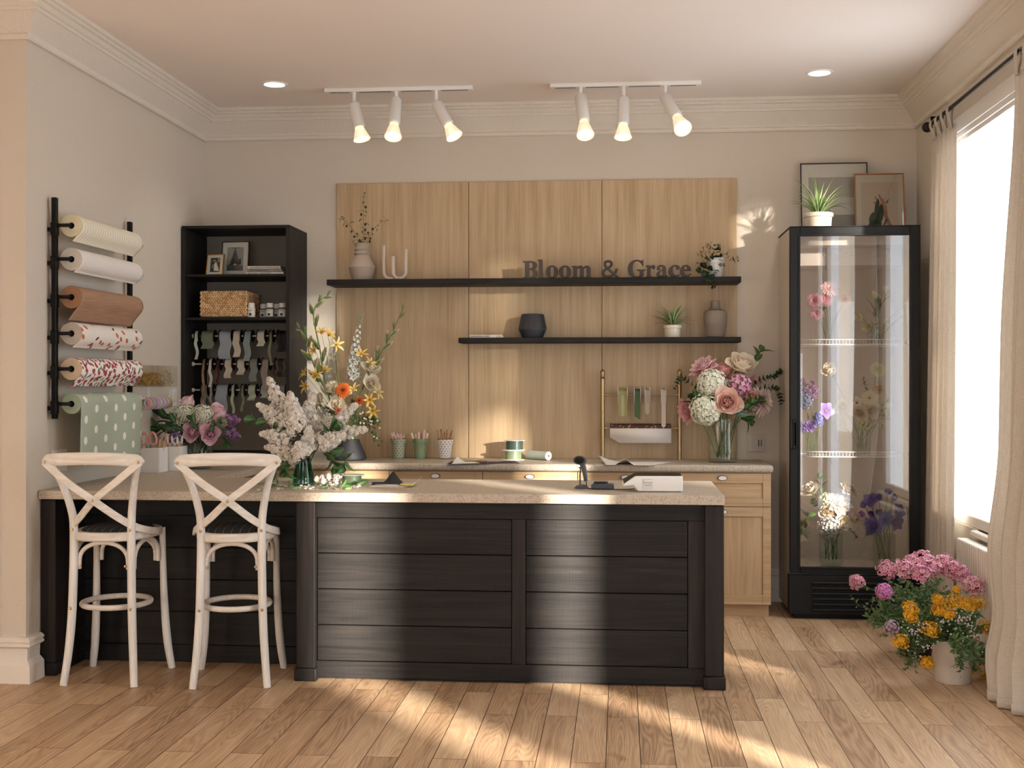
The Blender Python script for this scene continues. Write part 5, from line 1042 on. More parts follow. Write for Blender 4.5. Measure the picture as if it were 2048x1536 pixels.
obj('cable', M().tube(bez([(x + .017, y - .004, ZI + .034), (x + .024, y - .012, ZI + .006), (x + .05, y - .06, ZI + .003), (x + .12, y - .075, ZI + .003), (x + .2, y - .06, ZI + .003), (x + .25, y - .03, ZI + .003)], 30), .0022, 6), MBK, t)
p = Pz(1204, 978, ZI)
t = thing('receipt_device', 'small dark grey card device lying between the scanner and white terminal', 'card reader', (p.x, p.y, ZI))
obj('body', M().prism([(-.052, -.03), (.058, -.03), (.058, .035), (-.04, .04)], 0, .026, TR(p.x, p.y, ZI)), MGR, t, bev=.006); obj('top', M().box(-.04, .028, -.012, .034, .026, .036, TR(p.x, p.y, ZI)), MGR, t, bev=.004); obj('keypad', M().box(-.03, .018, -.013, -.008, .027, .034, TR(p.x, p.y, ZI)), MBK, t)
p = Pz(1310, 985, ZI); q = Pz(1276, 984, ZI); w = Pz(1366, 985, ZI).x - q.x; hz = (985 - 951) / 2450 * 5.75
t = thing('payment_terminal', 'white wedge shaped payment terminal with printed receipt on the counter', 'payment terminal', (p.x, p.y, ZI)); T0 = TR(q.x, q.y, ZI) @ RZ(.03)
side = [(0, 0), (0, hz * .82), (.03, hz), (.105, hz), (.112, hz * .9), (.112, 0)]
m = M(); m.add([(0, 0, .002), (0, .0, hz * .93), (0, .12, hz), (0, .12, .002), (w, 0, .002), (w, 0, hz * .93), (w, .12, hz), (w, .12, .002), (-.065, .0, .038), (-.065, .12, .05), (-.072, .0, .026), (-.072, .12, .03), (-.012, 0, hz * .93), (-.012, .12, hz), (-.018, 0, .03), (-.018, .12, .03)],
    [(0, 4, 5, 1), (1, 5, 6, 2), (3, 2, 6, 7), (4, 7, 6, 5), (0, 3, 7, 4), (1, 2, 13, 12), (12, 13, 9, 8), (8, 9, 11, 10), (0, 1, 12, 14), (14, 12, 8, 10), (3, 15, 13, 2), (15, 11, 9, 13), (10, 11, 15, 14), (14, 15, 3, 0)], T0)
obj('shell', m, MWP, t, bev=.005, seg=3)
obj('screen', M().add([(-.012, .004, hz * .935 + .0015), (-.012, .116, hz + .0015), (-.066, .116, .052), (-.066, .004, .0405), (w - .004, .116, hz + .002), (w - .004, .01, hz * .94 + .0015)], [(0, 1, 2, 3), (0, 5, 4, 1)], T0), MBK, t)
obj('printer_flap', M().box(.02, .068, -.0015, 0, .012, hz * .78, T0), mat('terminal_panel', 'DCDAD8', .4), t, bev=.001); obj('receipt', M().grid(lambda a, b: (.028 + .036 * b, -.002 - .012 * math.sin(a * 2.6), hz * .5 + .012 * a + .006 * math.sin(a * 2)), 8, 2, T0), MPAP, t); obj('slot', M().box(.03, .062, -.002, -.001, hz * .38, hz * .4, T0), MGR, t)

# white caddies with pencils and scissors at the left wall
p = Pz(299, 946, ZI); x, y = p.x - .02, p.y + .07
def caddy(lb, x, y, az, sx, sy, h):
    t = thing('desk_caddy', lb, 'pencil box', (x, y, ZI), az, 'white pencil boxes on the counter'); m = M(); th = .004
    m.box(-sx, sx, -sy, -sy + th, 0, h).box(-sx, sx, sy - th, sy, 0, h).box(-sx, -sx + th, -sy + th, sy - th, 0, h).box(sx - th, sx, -sy + th, sy - th, 0, h).box(-sx + th, sx - th, -sy + th, sy - th, 0, .004)
    obj('box', m, MWP, t, w=False, bev=.003); return t
caddy('front white pencil box holding pink scissors, nearer the stools', x, y, -.0, .075, .068, .14)
x2, y2 = x + .085, y + .155; caddy('rear white pencil box holding paint brushes, against the left wall', x2, y2, 0, .052, .06, .14)
for k, (dx, dy, L, ti, az) in enumerate(((-.062, -.04, .185, .08, pi), (-.052, .01, .19, .08, 2.5), (-.04, -.01, .18, .1, pi), (.03, .03, .2, .06, 0), (.045, -.02, .21, .08, .3), (.05, .03, .24, .12, .2), (.058, 0, .2, .1, 0))):
    stick('pencil', 'natural wood pencil in the front white pencil box', 'pencil', 'wood pencils in the front white box', x + dx, y + dy, ZI + .006, L, .0065, ti, az, MWD, MPT, 6)
for k, (dx, dy) in enumerate(((-.03, -.01), (-.012, .02), (.01, -.015), (.03, .01))):
    t = thing('paint_brush', 'orange handled brush with pale bristles in the rear white box', 'brush', (x2 + dx, y2 + dy, ZI + .006), group='brushes in the rear white box'); mx = aim((x2 + dx, y2 + dy, ZI + .006), (R.uniform(-.12, .12), R.uniform(-.1, .1), 1))
    obj('handle', M().lathe([(0, 0), (.004, .01), (.0055, .15), (0, .15)], 10, mtx=mx), mat('orange_lacquer', 'C08040', .4) if 'orange_lacquer' not in bpy.data.materials else bpy.data.materials['orange_lacquer'], t); obj('bristles', M().lathe([(.0055, .15), (.007, .17), (.004, .192), (0, .195)], 10, mtx=mx), MPAP, t)
t = thing('scissors', 'pink handled scissors standing in the front white pencil box', 'scissors', (x, y - .03, ZI + .02)); MSC = mat('salmon_plastic', 'E3A092', .4)
for sg in (-1, 1):
    cxx = x + .0 + sg * .026; czz = ZI + .192
    obj('handle', M().tube([(cxx + .02 * math.cos(a) * (1 - .18 * math.sin(a)) + sg * -.002 * math.sin(a), y - .035, czz + .034 * math.sin(a)) for a in [i * pi / 14 for i in range(28)]], .0062, 8, True), MSC, t)
    obj('blade', M().bar([(x + sg * .012, y - .035, ZI + .16), (x - sg * .004, y - .033 + sg * .002, ZI + .02)], .012, .0022, (0, 1, 0)), bpy.data.materials['steel'], t)
t = obj('ruler', M().box(x + .01, x + .05, y + .03, y + .033, ZI + .006, ZI + .27), MAC, label='clear plastic ruler standing in the front white pencil box', category='ruler')
# ================================================================== plants and flowers
GS = 1.0
def petal(L, W, a0, a1, cup=.2, nu=5, nv=4, p=.8, q=.7, c0='FFFFFF', c1='FFFFFF', ce=None, ruf=0.0, r0=0.0, z0=0.0, wb=.12, mid=None):
    """one petal: leaves the axis at angle a0 and bends to a1 (degrees from upright)"""
    c0, c1 = lin(c0), lin(c1); ce = lin(ce) if ce else None; mid = lin(mid) if mid else None
    pts = []; x, z = r0, z0; K = 24
    for i in range(K + 1):
        a = math.radians(a0 + (a1 - a0) * i / K); pts.append((x, z, a)); x += math.sin(a) * L / K; z += math.cos(a) * L / K
    ph = R.random() * 6
    def f(u, s):
        i = min(K, int(round(u * K))); X0, Z0, a = pts[i]; s = s * 2 - 1
        w = W * .5 * max(math.sin(pi * min(1, u) ** p * .985 + .015) ** q, wb * (1 - u))
        n = cup * s * s * w + ruf * L * math.sin(s * 7 + ph) * u * u
        return (X0 - math.cos(a) * n, s * w, Z0 + math.sin(a) * n)
    def cf(u, s):
        s = abs(s * 2 - 1); c = mixc(c0, c1, u)
        if ce: c = mixc(c, ce, max(s ** 3 * u, max(0, u - .75) * 3.2) * .8)
        if mid: c = mixc(c, mid, max(0, 1 - s * 3.2))
        return c
    return M().grid(f, nu, nv, cf=cf)
def ring(m, n, pet, ph=0.0, tilt=0.0, js=.08):
    for k in range(n):
        a = ph + 2 * pi * k / n; s = 1 + R.uniform(-js, js)
        m.stamp(pet, RZ(a) @ RY(R.uniform(-js, js) + tilt) @ RX(R.uniform(-js, js)) @ X.Scale(s, 4))
def rose(Rr, ci, co, ce=None, n=22, open_=1.0):
    m = M()
    for i in range(n):
        t = i / (n - 1); L = Rr * (.8 + .42 * t); W = Rr * (.55 + .95 * t)
        pt = petal(L, W, 2 + 50 * t * open_, -22 + 92 * t ** 2.2 * open_, .62 - .35 * t, 7, 6, .6, .5, ci if t < .55 else co, ci if t < .25 else co, ce, .012 * t, Rr * (.03 + .16 * t), Rr * .14 * (1 - t), .5)
        m.stamp(pt, RZ(i * 2.4) @ RX(R.uniform(-.06, .06)))
    ring(m, 5, petal(Rr * .7, Rr * .25, 70, 120, .1, 4, 2, .9, .9, '5C7A44', '6E8A50'), .3)
    return m
def peony(Rr, ci, co, n=46, ce=None):
    m = M()
    for i in range(n):
        t = i / (n - 1)
        pt = petal(Rr * (.75 + .4 * t), Rr * (.4 + .4 * t), 2 + 55 * t, -14 + 98 * t, .35, 5, 4, .65, .6, ci, co, ce, .05, Rr * .12 * t, Rr * .15 * (1 - t), .4)
        m.stamp(pt, RZ(i * 2.4) @ RX(R.uniform(-.15, .15)))
    return m
def gerbera(Rr, ci, co, cc='C9A24A', cd='6A3A28'):
    m = M(); ring(m, 24, petal(Rr * .86, Rr * .26, 72, 96, .25, 5, 2, .95, .6, ci, co, None, 0, Rr * .16, 0)); ring(m, 20, petal(Rr * .7, Rr * .22, 58, 84, .25, 5, 2, .95, .6, ci, co, None, 0, Rr * .14, Rr * .03), .1); ring(m, 16, petal(Rr * .4, Rr * .14, 40, 60, .25, 4, 2, .95, .6, ci, co, None, 0, Rr * .12, Rr * .05), .2)
    m.col = lin(cc); m.ball((0, 0, Rr * .06), Rr * .18, 10, 6, (1, 1, .6)); m.col = lin(cd); m.ball((0, 0, Rr * .1), Rr * .1, 8, 5, (1, 1, .7)); return m
def dahlia(Rr, ci, co, layers=6, narrow=.34):
    m = M()
    for k in range(layers):
        t = k / (layers - 1); ring(m, 8 + 2 * k, petal(Rr * (.45 + .5 * t), Rr * narrow * (.8 + .3 * t), 12 + 66 * t, 10 + 86 * t, .5, 5, 2, .9, .6, ci, co, None, 0, Rr * .1 * t, Rr * .3 * (1 - t)), k * .5)
    return m
def floret(r, n, ci, co, cc=None, a1=85, w=.9):
    m = M(); ring(m, n, petal(r, r * w, 60, a1, .15, 2, 2, .6, .6, ci, co), 0, 0, .05)
    if cc: m.col = lin(cc); m.ball((0, 0, r * .12), r * .17, 5, 4)
    return m
def globe(Rr, fl, n, zmin=-.35, js=.1, tints=None, sc=(1, 1, 1), core=.8):
    m = M(); m.col = mixc(fl.c[0], lin('6E7A4A'), .5); m.ball((0, 0, 0), Rr * core, 10, 7, sc)
    for i in range(n):
        z = zmin + (1 - zmin) * (i + .5) / n; q = math.sqrt(max(0, 1 - z * z)); a = i * 2.39996
        d = V((q * math.cos(a) * sc[0], q * math.sin(a) * sc[1], z * sc[2])); j = V((R.uniform(-js, js), R.uniform(-js, js), R.uniform(-js, js)))
        m.stamp(fl, aim(d * Rr * (1 + R.uniform(-js, js)), d + j * 2, R.random() * 6, R.uniform(.85, 1.15)), (lin(R.choice(tints)), R.uniform(0, .5)) if tints else None)
    return m
def panicle(L, Rr, fl, n, tints=None, lump=.18):
    """a lilac head: lumps of florets along a tapering spike"""
    m = M(); m.col = lin('6B7A4A'); m.tube([(0, 0, -.01), (0, 0, L * .85)], .0022, 5); K = max(9, n // 22)
    for k in range(K):
        t = (k + .5) / K; a = k * 2.39996; env = Rr * (.62 + .38 * math.sin(pi * min(1, t * .8 + .25))) * (1 - t ** 2.4) ** .7; c = V((env * .62 * math.cos(a), env * .62 * math.sin(a), L * (.04 + .9 * t))); lr = max(.009, env * .55)
        m.col = mixc(fl.c[0], lin('6E6A4A'), .6); m.ball(c, lr * .5, 6, 4)
        nf = int(n / K * 1.25)
        for i in range(nf):
            z = -.7 + 1.7 * (i + .5) / nf; q = math.sqrt(max(0, 1 - z * z)); b = i * 2.39996 + k; d = V((q * math.cos(b), q * math.sin(b), z)); o = (d + V((math.cos(a), math.sin(a), .25)) * .7).normalized()
            m.stamp(fl, aim(c + o * lr * R.uniform(.7, 1.35), o, R.random() * 6, R.uniform(.8, 1.2)), (lin(R.choice(tints)), R.uniform(0, .6)) if tints else None)
    return m
def tulip(L, ci, co, op=0.0):
    m = M(); ring(m, 3, petal(L, L * .72, 52 + op, -20 + op, .5, 6, 4, .75, .7, ci, co, None, 0, L * .04)); ring(m, 3, petal(L, L * .66, 44 + op, -24 + op, .5, 6, 4, .75, .7, ci, co, None, 0, L * .03), pi / 3); return m
def lily(L, ci, co):
    m = M(); ring(m, 6, petal(L, L * .24, 12, 118, -.2, 7, 2, .85, .8, ci, co, None, 0, .003), 0, 0, .12)
    for k in range(5): a = k * 1.26; m.col = lin('C9A860'); m.tube([(0, 0, 0), (L * .12 * math.cos(a), L * .12 * math.sin(a), L * .55)], .0007, 4)
    return m
def orchid(Rr, ci, co, cc): 
    m = M(); ring(m, 5, petal(Rr, Rr * .95, 55, 88, .12, 5, 4, .62, .6, ci, co, None, .02), 0, 0, .1); m.col = lin(cc); m.ball((0, 0, Rr * .1), Rr * .16, 6, 4); return m
def leafm(L, W, c0='3F5A36', c1='56743F', a0=50, a1=95, cup=.3, mid='7F9660', p=.75, q=.85): return petal(L, W, a0, a1, cup, 6, 4, p, q, c0, c1, None, 0, 0, 0, .08, mid)
def sprig(path, n, lf, rs=.0018, cs='5A6A40', sc=(1.0, 1.0), start=.25, pair=False, ends=True, m=None):
    m = m or M(); q = bez(path, 18); m.col = lin(cs); m.tube(q, [rs * (1 - .5 * i / len(q)) for i in range(len(q))], 5)
    for k in range(n):
        t = start + (1 - start) * (k + .5) / n; i = min(len(q) - 2, int(t * (len(q) - 1))); p = q[i]; d = (q[i + 1] - q[i]).normalized()
        for sd_ in ((0, 1) if pair else (0,)):
            m.stamp(lf if not isinstance(lf, list) else R.choice(lf), aim(p, d, k * 2.4 + sd_ * pi + R.uniform(-.4, .4), R.uniform(.8, 1.15) * (sc[0] + (sc[1] - sc[0]) * t)))
    if ends: m.stamp(lf if not isinstance(lf, list) else lf[0], aim(q[-1], q[-1] - q[-2], 0, .8))
    return m
def stem_to(base, pos, d, bow=.35):
    base, pos = V(base), V(pos); L = (pos - base).length; return bez([base, base + (pos - base) * .5 + V((0, 0, L * .06)) - V((d[0], d[1], 0)) * L * .04, pos], 14)
def bloom(nm, lb, cat, grp, head, pos, d, base, rs=.0022, cs='5F7A48', part='bloom', leaves=None, sc=1.0, mt=None):
    sc *= GS; t = thing(nm, lb, cat, base, group=grp)
    obj(part, head if isinstance(head, bpy.types.Mesh) else head.mesh(part, mt or MV, None), None, t, mtx=aim(pos, d, R.random() * 6, sc))
    m = M(); m.col = lin(cs); m.tube(stem_to(base, pos, V(d).normalized()), rs, 6); obj('stem', m, MVG, t)
    if leaves:
        for lp, ld, lf in leaves: obj('leaf', lf, MVG, t, mtx=aim(lp, ld, 0, 1))
    return t
def greens(nm, lb, cat, m, base, grp=None, mt=None):
    return obj(nm, m, mt or MVG, label=lb, category=cat, group=grp, ang=None)
def glassvase(lb, loc, prof, wl=None, mt=None, cat='vase', nm='glass_vase'):
    t = thing(nm, lb, cat, loc); obj('body', M().lathe(prof, 36), mt or MGL, t, w=False, ang=.6)
    if wl:
        rw, z0, z1 = wl; obj('water', M().lathe([(0, z0), (rw, z0), (rw, z1), (0, z1)], 30), MWA, t, w=False)
    return t
def face(p, c, k=1.0, fwd=.55, up=.3):
    d = V(p) - V(c); d = d.normalized() * k if d.length > 1e-6 else V((0, 0, 0)); return d + V((0, -fwd, up))

# ---- pink rose bouquet at the left
GS = 1.22
yv = 7.06; p = Py(394, 915, yv); cx_, zt = p.x, Py(394, 886, yv).z; rv = 31 / 2450 * 7.2
glassvase('round clear glass vase holding the pink roses at the left wall', (cx_, yv, ZI), [(0, .0), (rv * .9, 0), (rv * 1.0, .02), (rv * 1.02, zt - ZI - .05), (rv * .84, zt - ZI), (rv * .82, zt - ZI), (rv * .98, zt - ZI - .05), (rv * .95, .012), (0, .01)], (rv * .94, .013, .09))
C0 = V((cx_, yv, zt + .02)); bs = lambda k: (cx_ + .045 * math.cos(k * 2.4), yv + .045 * math.sin(k * 2.4), ZI + .02)
ROSEP = rose(.05, 'CC6FA2', 'F6D6E0', 'EAB0CA', 26).mesh('bloom', MV, None); ROSEL = rose(.05, 'E39ABA', 'F8E8E4', 'EBB2CC', 20, .62).mesh('bloom', MV, None)
for k, (u, v, y, dd, me, lb) in enumerate(((376.5, 806, 7.09, (-.25, -.35, .9), ROSEL, 'pink rose at the top of the bouquet by the left wall'), (434, 823, 7.09, (.5, -.3, .8), ROSEL, 'pink rose high on the right of the bouquet by the left wall'), (441, 843, 7.03, (.6, -.7, .5), ROSEL, 'half-open pink rose below the high right rose of the left bouquet'), (384, 864, 6.97, (-.15, -1, .35), ROSEP, 'open pink rose low on the left bouquet, facing forward nearest the wall'), (420.5, 867, 6.96, (.2, -1, .3), ROSEP, 'open pink rose low on the left bouquet, nearer the dark shelf unit'))):
    d = V(dd).normalized(); q = Py(u, v, y); bloom('rose', lb, 'rose', 'pink roses by the left wall', me, q - d * .03, d, bs(k))
TINY = floret(.0068, 5, 'E9E8D2', 'F4F2E6', 'C9CC9A')
for k, (u, v, lb) in enumerate(((368.5, 830, 'white lace cluster under the top pink rose'), (404, 833, 'white lace cluster in the middle of the pink rose bouquet'))):
    q = Py(u, v, 7.04); m = globe(.055, TINY, 190, -.1, .1); m.col = lin('7E9460')
    for j in range(24): a = j * 2.4; rr = .05 * math.sqrt(j / 24); m.tube([(0, 0, -.05), (rr * math.cos(a), rr * math.sin(a), math.sqrt(max(0, .0026 - rr * rr)))], .0009, 4)
    bloom('lace_flower', lb, 'white flower', 'white lace flowers in the pink bouquet', m, q, (-.2 + .3 * k, -.6, .75), bs(k + 6))
LIL = floret(.0062, 4, '7A4A84', 'B488BC'); LILW = floret(.0095, 4, 'EEE6DC', 'FCF8F2', 'C0B080')
for k, (u, v, dd, lb) in enumerate(((462, 840, (.85, -.2, -.05), 'purple lilac sprig at the right of the pink roses, upper'), (463, 866, (.85, -.2, -.45), 'purple lilac sprig at the right of the pink roses, lower'), (352, 872, (-.5, -.5, -.5), 'loose purple lilac sprig hanging left of the pink roses'))):
    d = V(dd).normalized(); q = Py(u, v, 7.0); bloom('lilac_sprig', lb, 'lilac', 'purple lilac in the pink bouquet', panicle(.075, .026, LIL, 110, ['9A64A4', 'C9A4CC', '6E4478']), q - d * .03, d, bs(k + 9))
LF1 = leafm(.1, .042, '26402A', '35542F', 30, 70, .25, '5A7A48'); LF2 = leafm(.075, .036, '2E4A2C', '4F7A3A', 30, 80, .25)
for k, (pth, lb) in enumerate(((((360, 880), (345, 850), (322, 828)), 'dark green leaf sprig left of the pink roses, upper'), (((362, 882), (340, 862), (318, 858)), 'dark green leaf sprig left of the pink roses, lower'), (((430, 880), (448, 874), (452, 884)), 'green leaf sprig below the pink roses, drooping right'), (((400, 880), (395, 855), (385, 840)), 'dark leaves filling the middle of the pink rose bouquet'), (((405, 880), (425, 855), (440, 845)), 'dark leaves between the roses at the right of the pink bouquet'), (((385, 880), (360, 855), (345, 840)), 'dark leaves under the white lace cluster of the pink bouquet'))):
    q = [V(bs(k))] + [Py(u, v, 7.05 - .03 * k) for u, v in pth]; greens('leaf_sprig', lb, 'leaves', sprig(q, 5, LF1 if k < 2 or k == 5 else LF2, start=.55), q[0], 'leaf sprigs in the pink bouquet')

GS = 1.0
# ---- white lilac in the teal vase on the island
p = Pz(607, 970, ZI); lx, ly = p.x, p.y; hz_ = (970 - 916) / 2450 * 6.05
pr = [(0, 0), (.052, 0), (.058, .008), (.054, .05), (.038, hz_ * .85), (.041, hz_), (.039, hz_), (.035, hz_ * .85), (.05, .05), (.052, .012), (0, .01)]
m = M().lathe(pr, 40)
t = thing('glass_vase', 'teal tinted glass vase of white lilac on the island counter', 'vase', (lx, ly, ZI)); obj('body', m, MGT, t, w=False, ang=.6); obj('water', M().lathe([(0, .013), (.048, .013), (.046, .06), (0, .06)], 30), MWA, t, w=False)
bl = lambda k: (lx + .026 * math.cos(k * 2.4), ly + .026 * math.sin(k * 2.4), ZI + .016)
pan = [((580, 860), (536, 752), 6.10, .05, 'white lilac spray rising highest, towards the dark shelf unit'), ((588, 840), (580, 784), 6.02, .042, 'white lilac spray upright in the middle of the bunch'), ((605, 850), (628, 786), 6.08, .036, 'white lilac spray upright beside the orange flower'), ((590, 868), (514, 806), 6.02, .048, 'white lilac spray leaning left at mid height'),
       ((585, 880), (520, 866), 5.96, .042, 'white lilac spray leaning left, second lowest'), ((592, 862), (592, 812), 5.94, .052, 'big white lilac spray at the front of the bunch'), ((618, 900), (618, 852), 5.96, .036, 'white lilac spray at the front over the leaves'), ((602, 915), (530, 892), 5.95, .038, 'lowest left white lilac spray above the stool back'), ((606, 910), (596, 886), 5.90, .046, 'white lilac spray drooping in front of the vase neck'),
       ((640, 880), (715, 806), 6.1, .036, 'white lilac spray leaning right and up to the orange flower'), ((650, 872), (735, 858), 6.02, .036, 'white lilac spray pointing right towards the polka dot cups'), ((622, 872), (662, 835), 6.16, .036, 'white lilac spray at the back of the bunch'), ((640, 888), (690, 868), 5.96, .042, 'white lilac spray at the front right over the dark bowl')]
for k, (a, b, yy, rr, lb) in enumerate(pan):
    A_, B_ = Py(*a, yy), Py(*b, yy - .03); d = (B_ - A_); Ln = d.length
    bloom('lilac_spray', lb, 'lilac', 'white lilac sprays in the teal vase', panicle(Ln * 1.02, rr * .95, LILW, int(260 + 1300 * Ln), ['DDD2C6', 'FFFFFF', 'C9BCAC']), A_, d, bl(k), .003, '5A5238')
LLF = leafm(.085, .055, '2B4729', '3E6335', 30, 85, .3, '6A8A52', .7, .8)
for k, (pth, n, lb) in enumerate(((((600, 905), (580, 880), (572, 872), (560, 868)), 4, 'dark lilac leaves at the front left of the lilac bunch'), (((612, 900), (640, 880), (655, 862), (668, 855)), 5, 'dark lilac leaves between the two lilac halves'), (((612, 905), (645, 895), (665, 920), (672, 936)), 6, 'dark lilac leaves hanging right of the teal vase'), (((600, 905), (585, 915), (572, 930), (570, 938)), 3, 'dark lilac leaves hanging left of the teal vase'), (((596, 890), (550, 850), (520, 842), (508, 840)), 2, 'small lilac leaves poking out far left of the bunch'), (((612, 905), (650, 900), (690, 915), (688, 930)), 4, 'dark lilac leaves drooping over the dark bowl'))):
    q = [V(bl(k + 3))] + [Py(u, v, 5.97 - .02 * (k % 2)) for u, v in pth]; greens('lilac_leaves', lb, 'leaves', sprig(q, n, LLF, .0022, start=.5), q[0], 'lilac leaves in the teal vase')
# cuttings on the counter
q0, q1 = Pz(690, 968, ZI + .012), Pz(632, 955, ZI + .035); t = thing('lilac_spray', 'cut white lilac spray lying on the counter behind the green spool', 'lilac', q0)
A_ = Pz(682, 960, ZI + .03); B_ = V((Pz(632, 958, ZI + .03).x, A_.y + .02, ZI + .032)); obj('bloom', panicle((B_ - A_).length, .03, LILW, 200, ['D6CCC0', 'EFEAE2']), MV, t, mtx=aim(A_, B_ - A_), ang=None)
m = M(); m.col = lin('5A5238'); m.tube([A_, A_ + (A_ - B_) * .15], .003, 6); obj('stem', m, MVG, t)
m = M(); tf = floret(.009, 4, 'DED6CC', 'ECE6DE')
for k in range(120):
    u = R.uniform(515, 720); v = 976 + R.uniform(-4, 5) - (u - 515) * .012; q = Pz(u, v, ZI + .004)
    if (q.x - lx) ** 2 + (q.y - ly) ** 2 > .0045: m.stamp(tf, aim(q, (R.uniform(-.6, .6), R.uniform(-.6, .6), 1), R.random() * 6))
greens('fallen_blossoms', 'scattered fallen white lilac blossoms around the teal vase', 'blossoms', m, None, None, MV)['kind'] = 'stuff'
for k, (a, b, n, lb) in enumerate((((530, 974), (585, 976), 4, 'leafy lilac cutting lying left of the teal vase'), ((636, 976), (690, 977), 4, 'leafy lilac cutting lying right of the teal vase'), ((700, 974), (722, 968), 2, 'single lilac leaf cutting leaning on the green spool'), ((500, 968), (578, 964), 3, 'long lilac twig lying behind the teal vase'))):
    A_, B_ = Pz(*a, ZI + .006), Pz(*b, ZI + .006)
    if k == 2: A_.y -= .05; B_.y -= .04
    q = [A_, (A_ + B_) * .5 + V((0, .01, .004)), B_]; greens('lilac_cutting', lb, 'leaves', sprig(q, n, leafm(.06, .03, '33502E', '4A6E3C', 60, 90, .2), .0018, start=.1), A_, 'lilac cuttings on the counter')

# ---- tall arrangement in the dark bowl
bx = Py(700, 915, 7.6).x; by = 7.6
t = thing('flower_bowl', 'low charcoal bowl holding gladioli, lilies and an orange dahlia', 'bowl', (bx, by, ZB))
obj('body', M().lathe([(0, 0), (.085, 0), (.1, .006), (.103, .02), (.09, .055), (.062, .12), (.06, .13), (.056, .13), (.085, .05), (.09, .02), (0, .012)], 40), mat('charcoal_matte', '2E2E33', .6), t, w=False)
bb = lambda k: (bx + .03 * math.cos(k * 2.4), by + .03 * math.sin(k * 2.4), ZB + .03)
def glad(path, yy, nb, tipc, lb, k):
    q = [V(bb(k))] + [Py(u, v, yy) for u, v in path]; q = bez(q, 30); t = thing('gladiolus', lb, 'gladiolus', bb(k), group='gladioli in the charcoal bowl'); m = M(); m.col = lin('6F8450'); n = len(q)
    m.tube(q, [.0075 * (1 - .7 * i / n) for i in range(n)], 7); obj('stem', m, MVG, t)
    for j in range(nb):
        f = .38 + .6 * j / (nb - 1); i = min(n - 2, int(f * (n - 1))); d = (q[i + 1] - q[i]).normalized(); sd_ = V((d.z, 0, -d.x)) * (1 if j % 2 else -1); s = (1.15 - .6 * j / nb) * 1.3
        m = M(); m.col = lin('7A9258'); m.stamp(petal(.062 * s, .018 * s, 8, 22, .6, 5, 3, .7, .7, '6F8A4C', '8CA268'), X()); m.stamp(petal(.06 * s, .018 * s, 8, 18, .6, 5, 3, .7, .7, '6F8A4C', '8CA268'), RZ(pi))
        if j < nb * .62: m.stamp(petal(.075 * s, .026 * s, 2, 10, .7, 5, 4, .6, .6, '9AA878', tipc), X()); m.stamp(petal(.075 * s, .026 * s, 2, 8, .7, 5, 4, .6, .6, '9AA878', tipc), RZ(2.2))
        obj('bud', m, MV, t, mtx=aim(q[i], d * .9 + sd_ * .38 + V((0, -.1, 0))), ang=None)
glad([(668, 800), (650, 760), (640, 700), (627, 630), (640, 602), (657, 590)], 7.58, 9, 'D9C4A4', 'tallest gladiolus stem, bending up beside the dark shelf unit', 0)
glad([(660, 800), (640, 757), (618, 705), (612, 670), (598, 656)], 7.52, 8, 'CDB491', 'shorter gladiolus stem bending left across the dark shelf unit', 1)
glad([(718, 800), (740, 745), (765, 700), (787, 660), (808, 612)], 7.6, 9, 'E6D2C4', 'gladiolus stem leaning right across the oak panel', 2)
DEL = floret(.021, 5, 'E6E8E2', 'D2D8D4', '3A3A48', 82)
q = bez([V(bb(3)), Py(712, 800, 7.63), Py(708, 745, 7.63), Py(712, 690, 7.63), Py(724, 626, 7.63)], 24); t = thing('delphinium', 'pale grey white delphinium spire with dark eyes in the charcoal bowl', 'delphinium', bb(3)); m = M(); m.col = lin('7A8C66'); m.tube(q, .003, 6); obj('stem', m, MVG, t); m = M()
for k in range(64):
    f = .42 + .58 * k / 64; i = min(len(q) - 2, int(f * (len(q) - 1))); p0 = q[i] + (q[i + 1] - q[i]) * (f * (len(q) - 1) - i); s = 1.25 - 1.0 * (k / 64); a = k * 2.4; d = V((math.cos(a), math.sin(a) - .5, .2)).normalized()
    if k < 54: m.stamp(DEL, aim(p0 + d * .036 * (s * .9), d, a, s))
    else: m.col = lin('9AAA86'); m.ball(p0 + d * .008, .005, 6, 4)
obj('florets', m, MV, t, ang=None)
LILY = lily(.062, 'D9A83A', 'F0D27A').mesh('bloom', MV, None); LILP = lily(.062, 'E6C868', 'F6E6A8').mesh('bloom', MV, None)
ly_ = [(643, 668, 7.56, (.1, -.6, .7), 0, 'highest yellow lily beside the tallest gladiolus'), (656, 672, 7.55, (.5, -.5, .6), 0, 'yellow lily just right of the highest one'), (671, 690, 7.52, (.6, -.7, .1), 1, 'pale yellow lily facing out over the oak panel edge'), (631, 702, 7.52, (-.5, -.7, .1), 0, 'yellow lily left of the gladiolus buds'), (722, 712, 7.54, (.1, -.5, .7), 0, 'yellow lily in front of the delphinium spire'), (738, 728, 7.55, (.6, -.3, .5), 1, 'small pale lily right of the delphinium'), (612, 750, 7.5, (-.6, -.5, .5), 0, 'yellow lily of the left cluster, upper one'), (630, 754, 7.5, (.2, -.7, .5), 0, 'yellow lily of the left cluster, nearer the gladiolus'), (614, 772, 7.46, (-.4, -.8, 0), 0, 'drooping yellow lily of the left cluster, lower one'), (650, 744, 7.56, (.1, -.4, .8), 0, 'half hidden yellow lily between the gladiolus stems'), (708, 782, 7.5, (-.3, -.6, .6), 1, 'pale trumpet lily touching the orange dahlia'), (752, 786, 7.54, (.7, -.4, .3), 1, 'pale yellow lily at the right edge of the arrangement'), (738, 800, 7.5, (.3, -.8, .1), 0, 'yellow lily low at the right, upper of two'), (744, 820, 7.48, (.4, -.8, -.3), 0, 'double yellow lily low at the right, lower of two')]
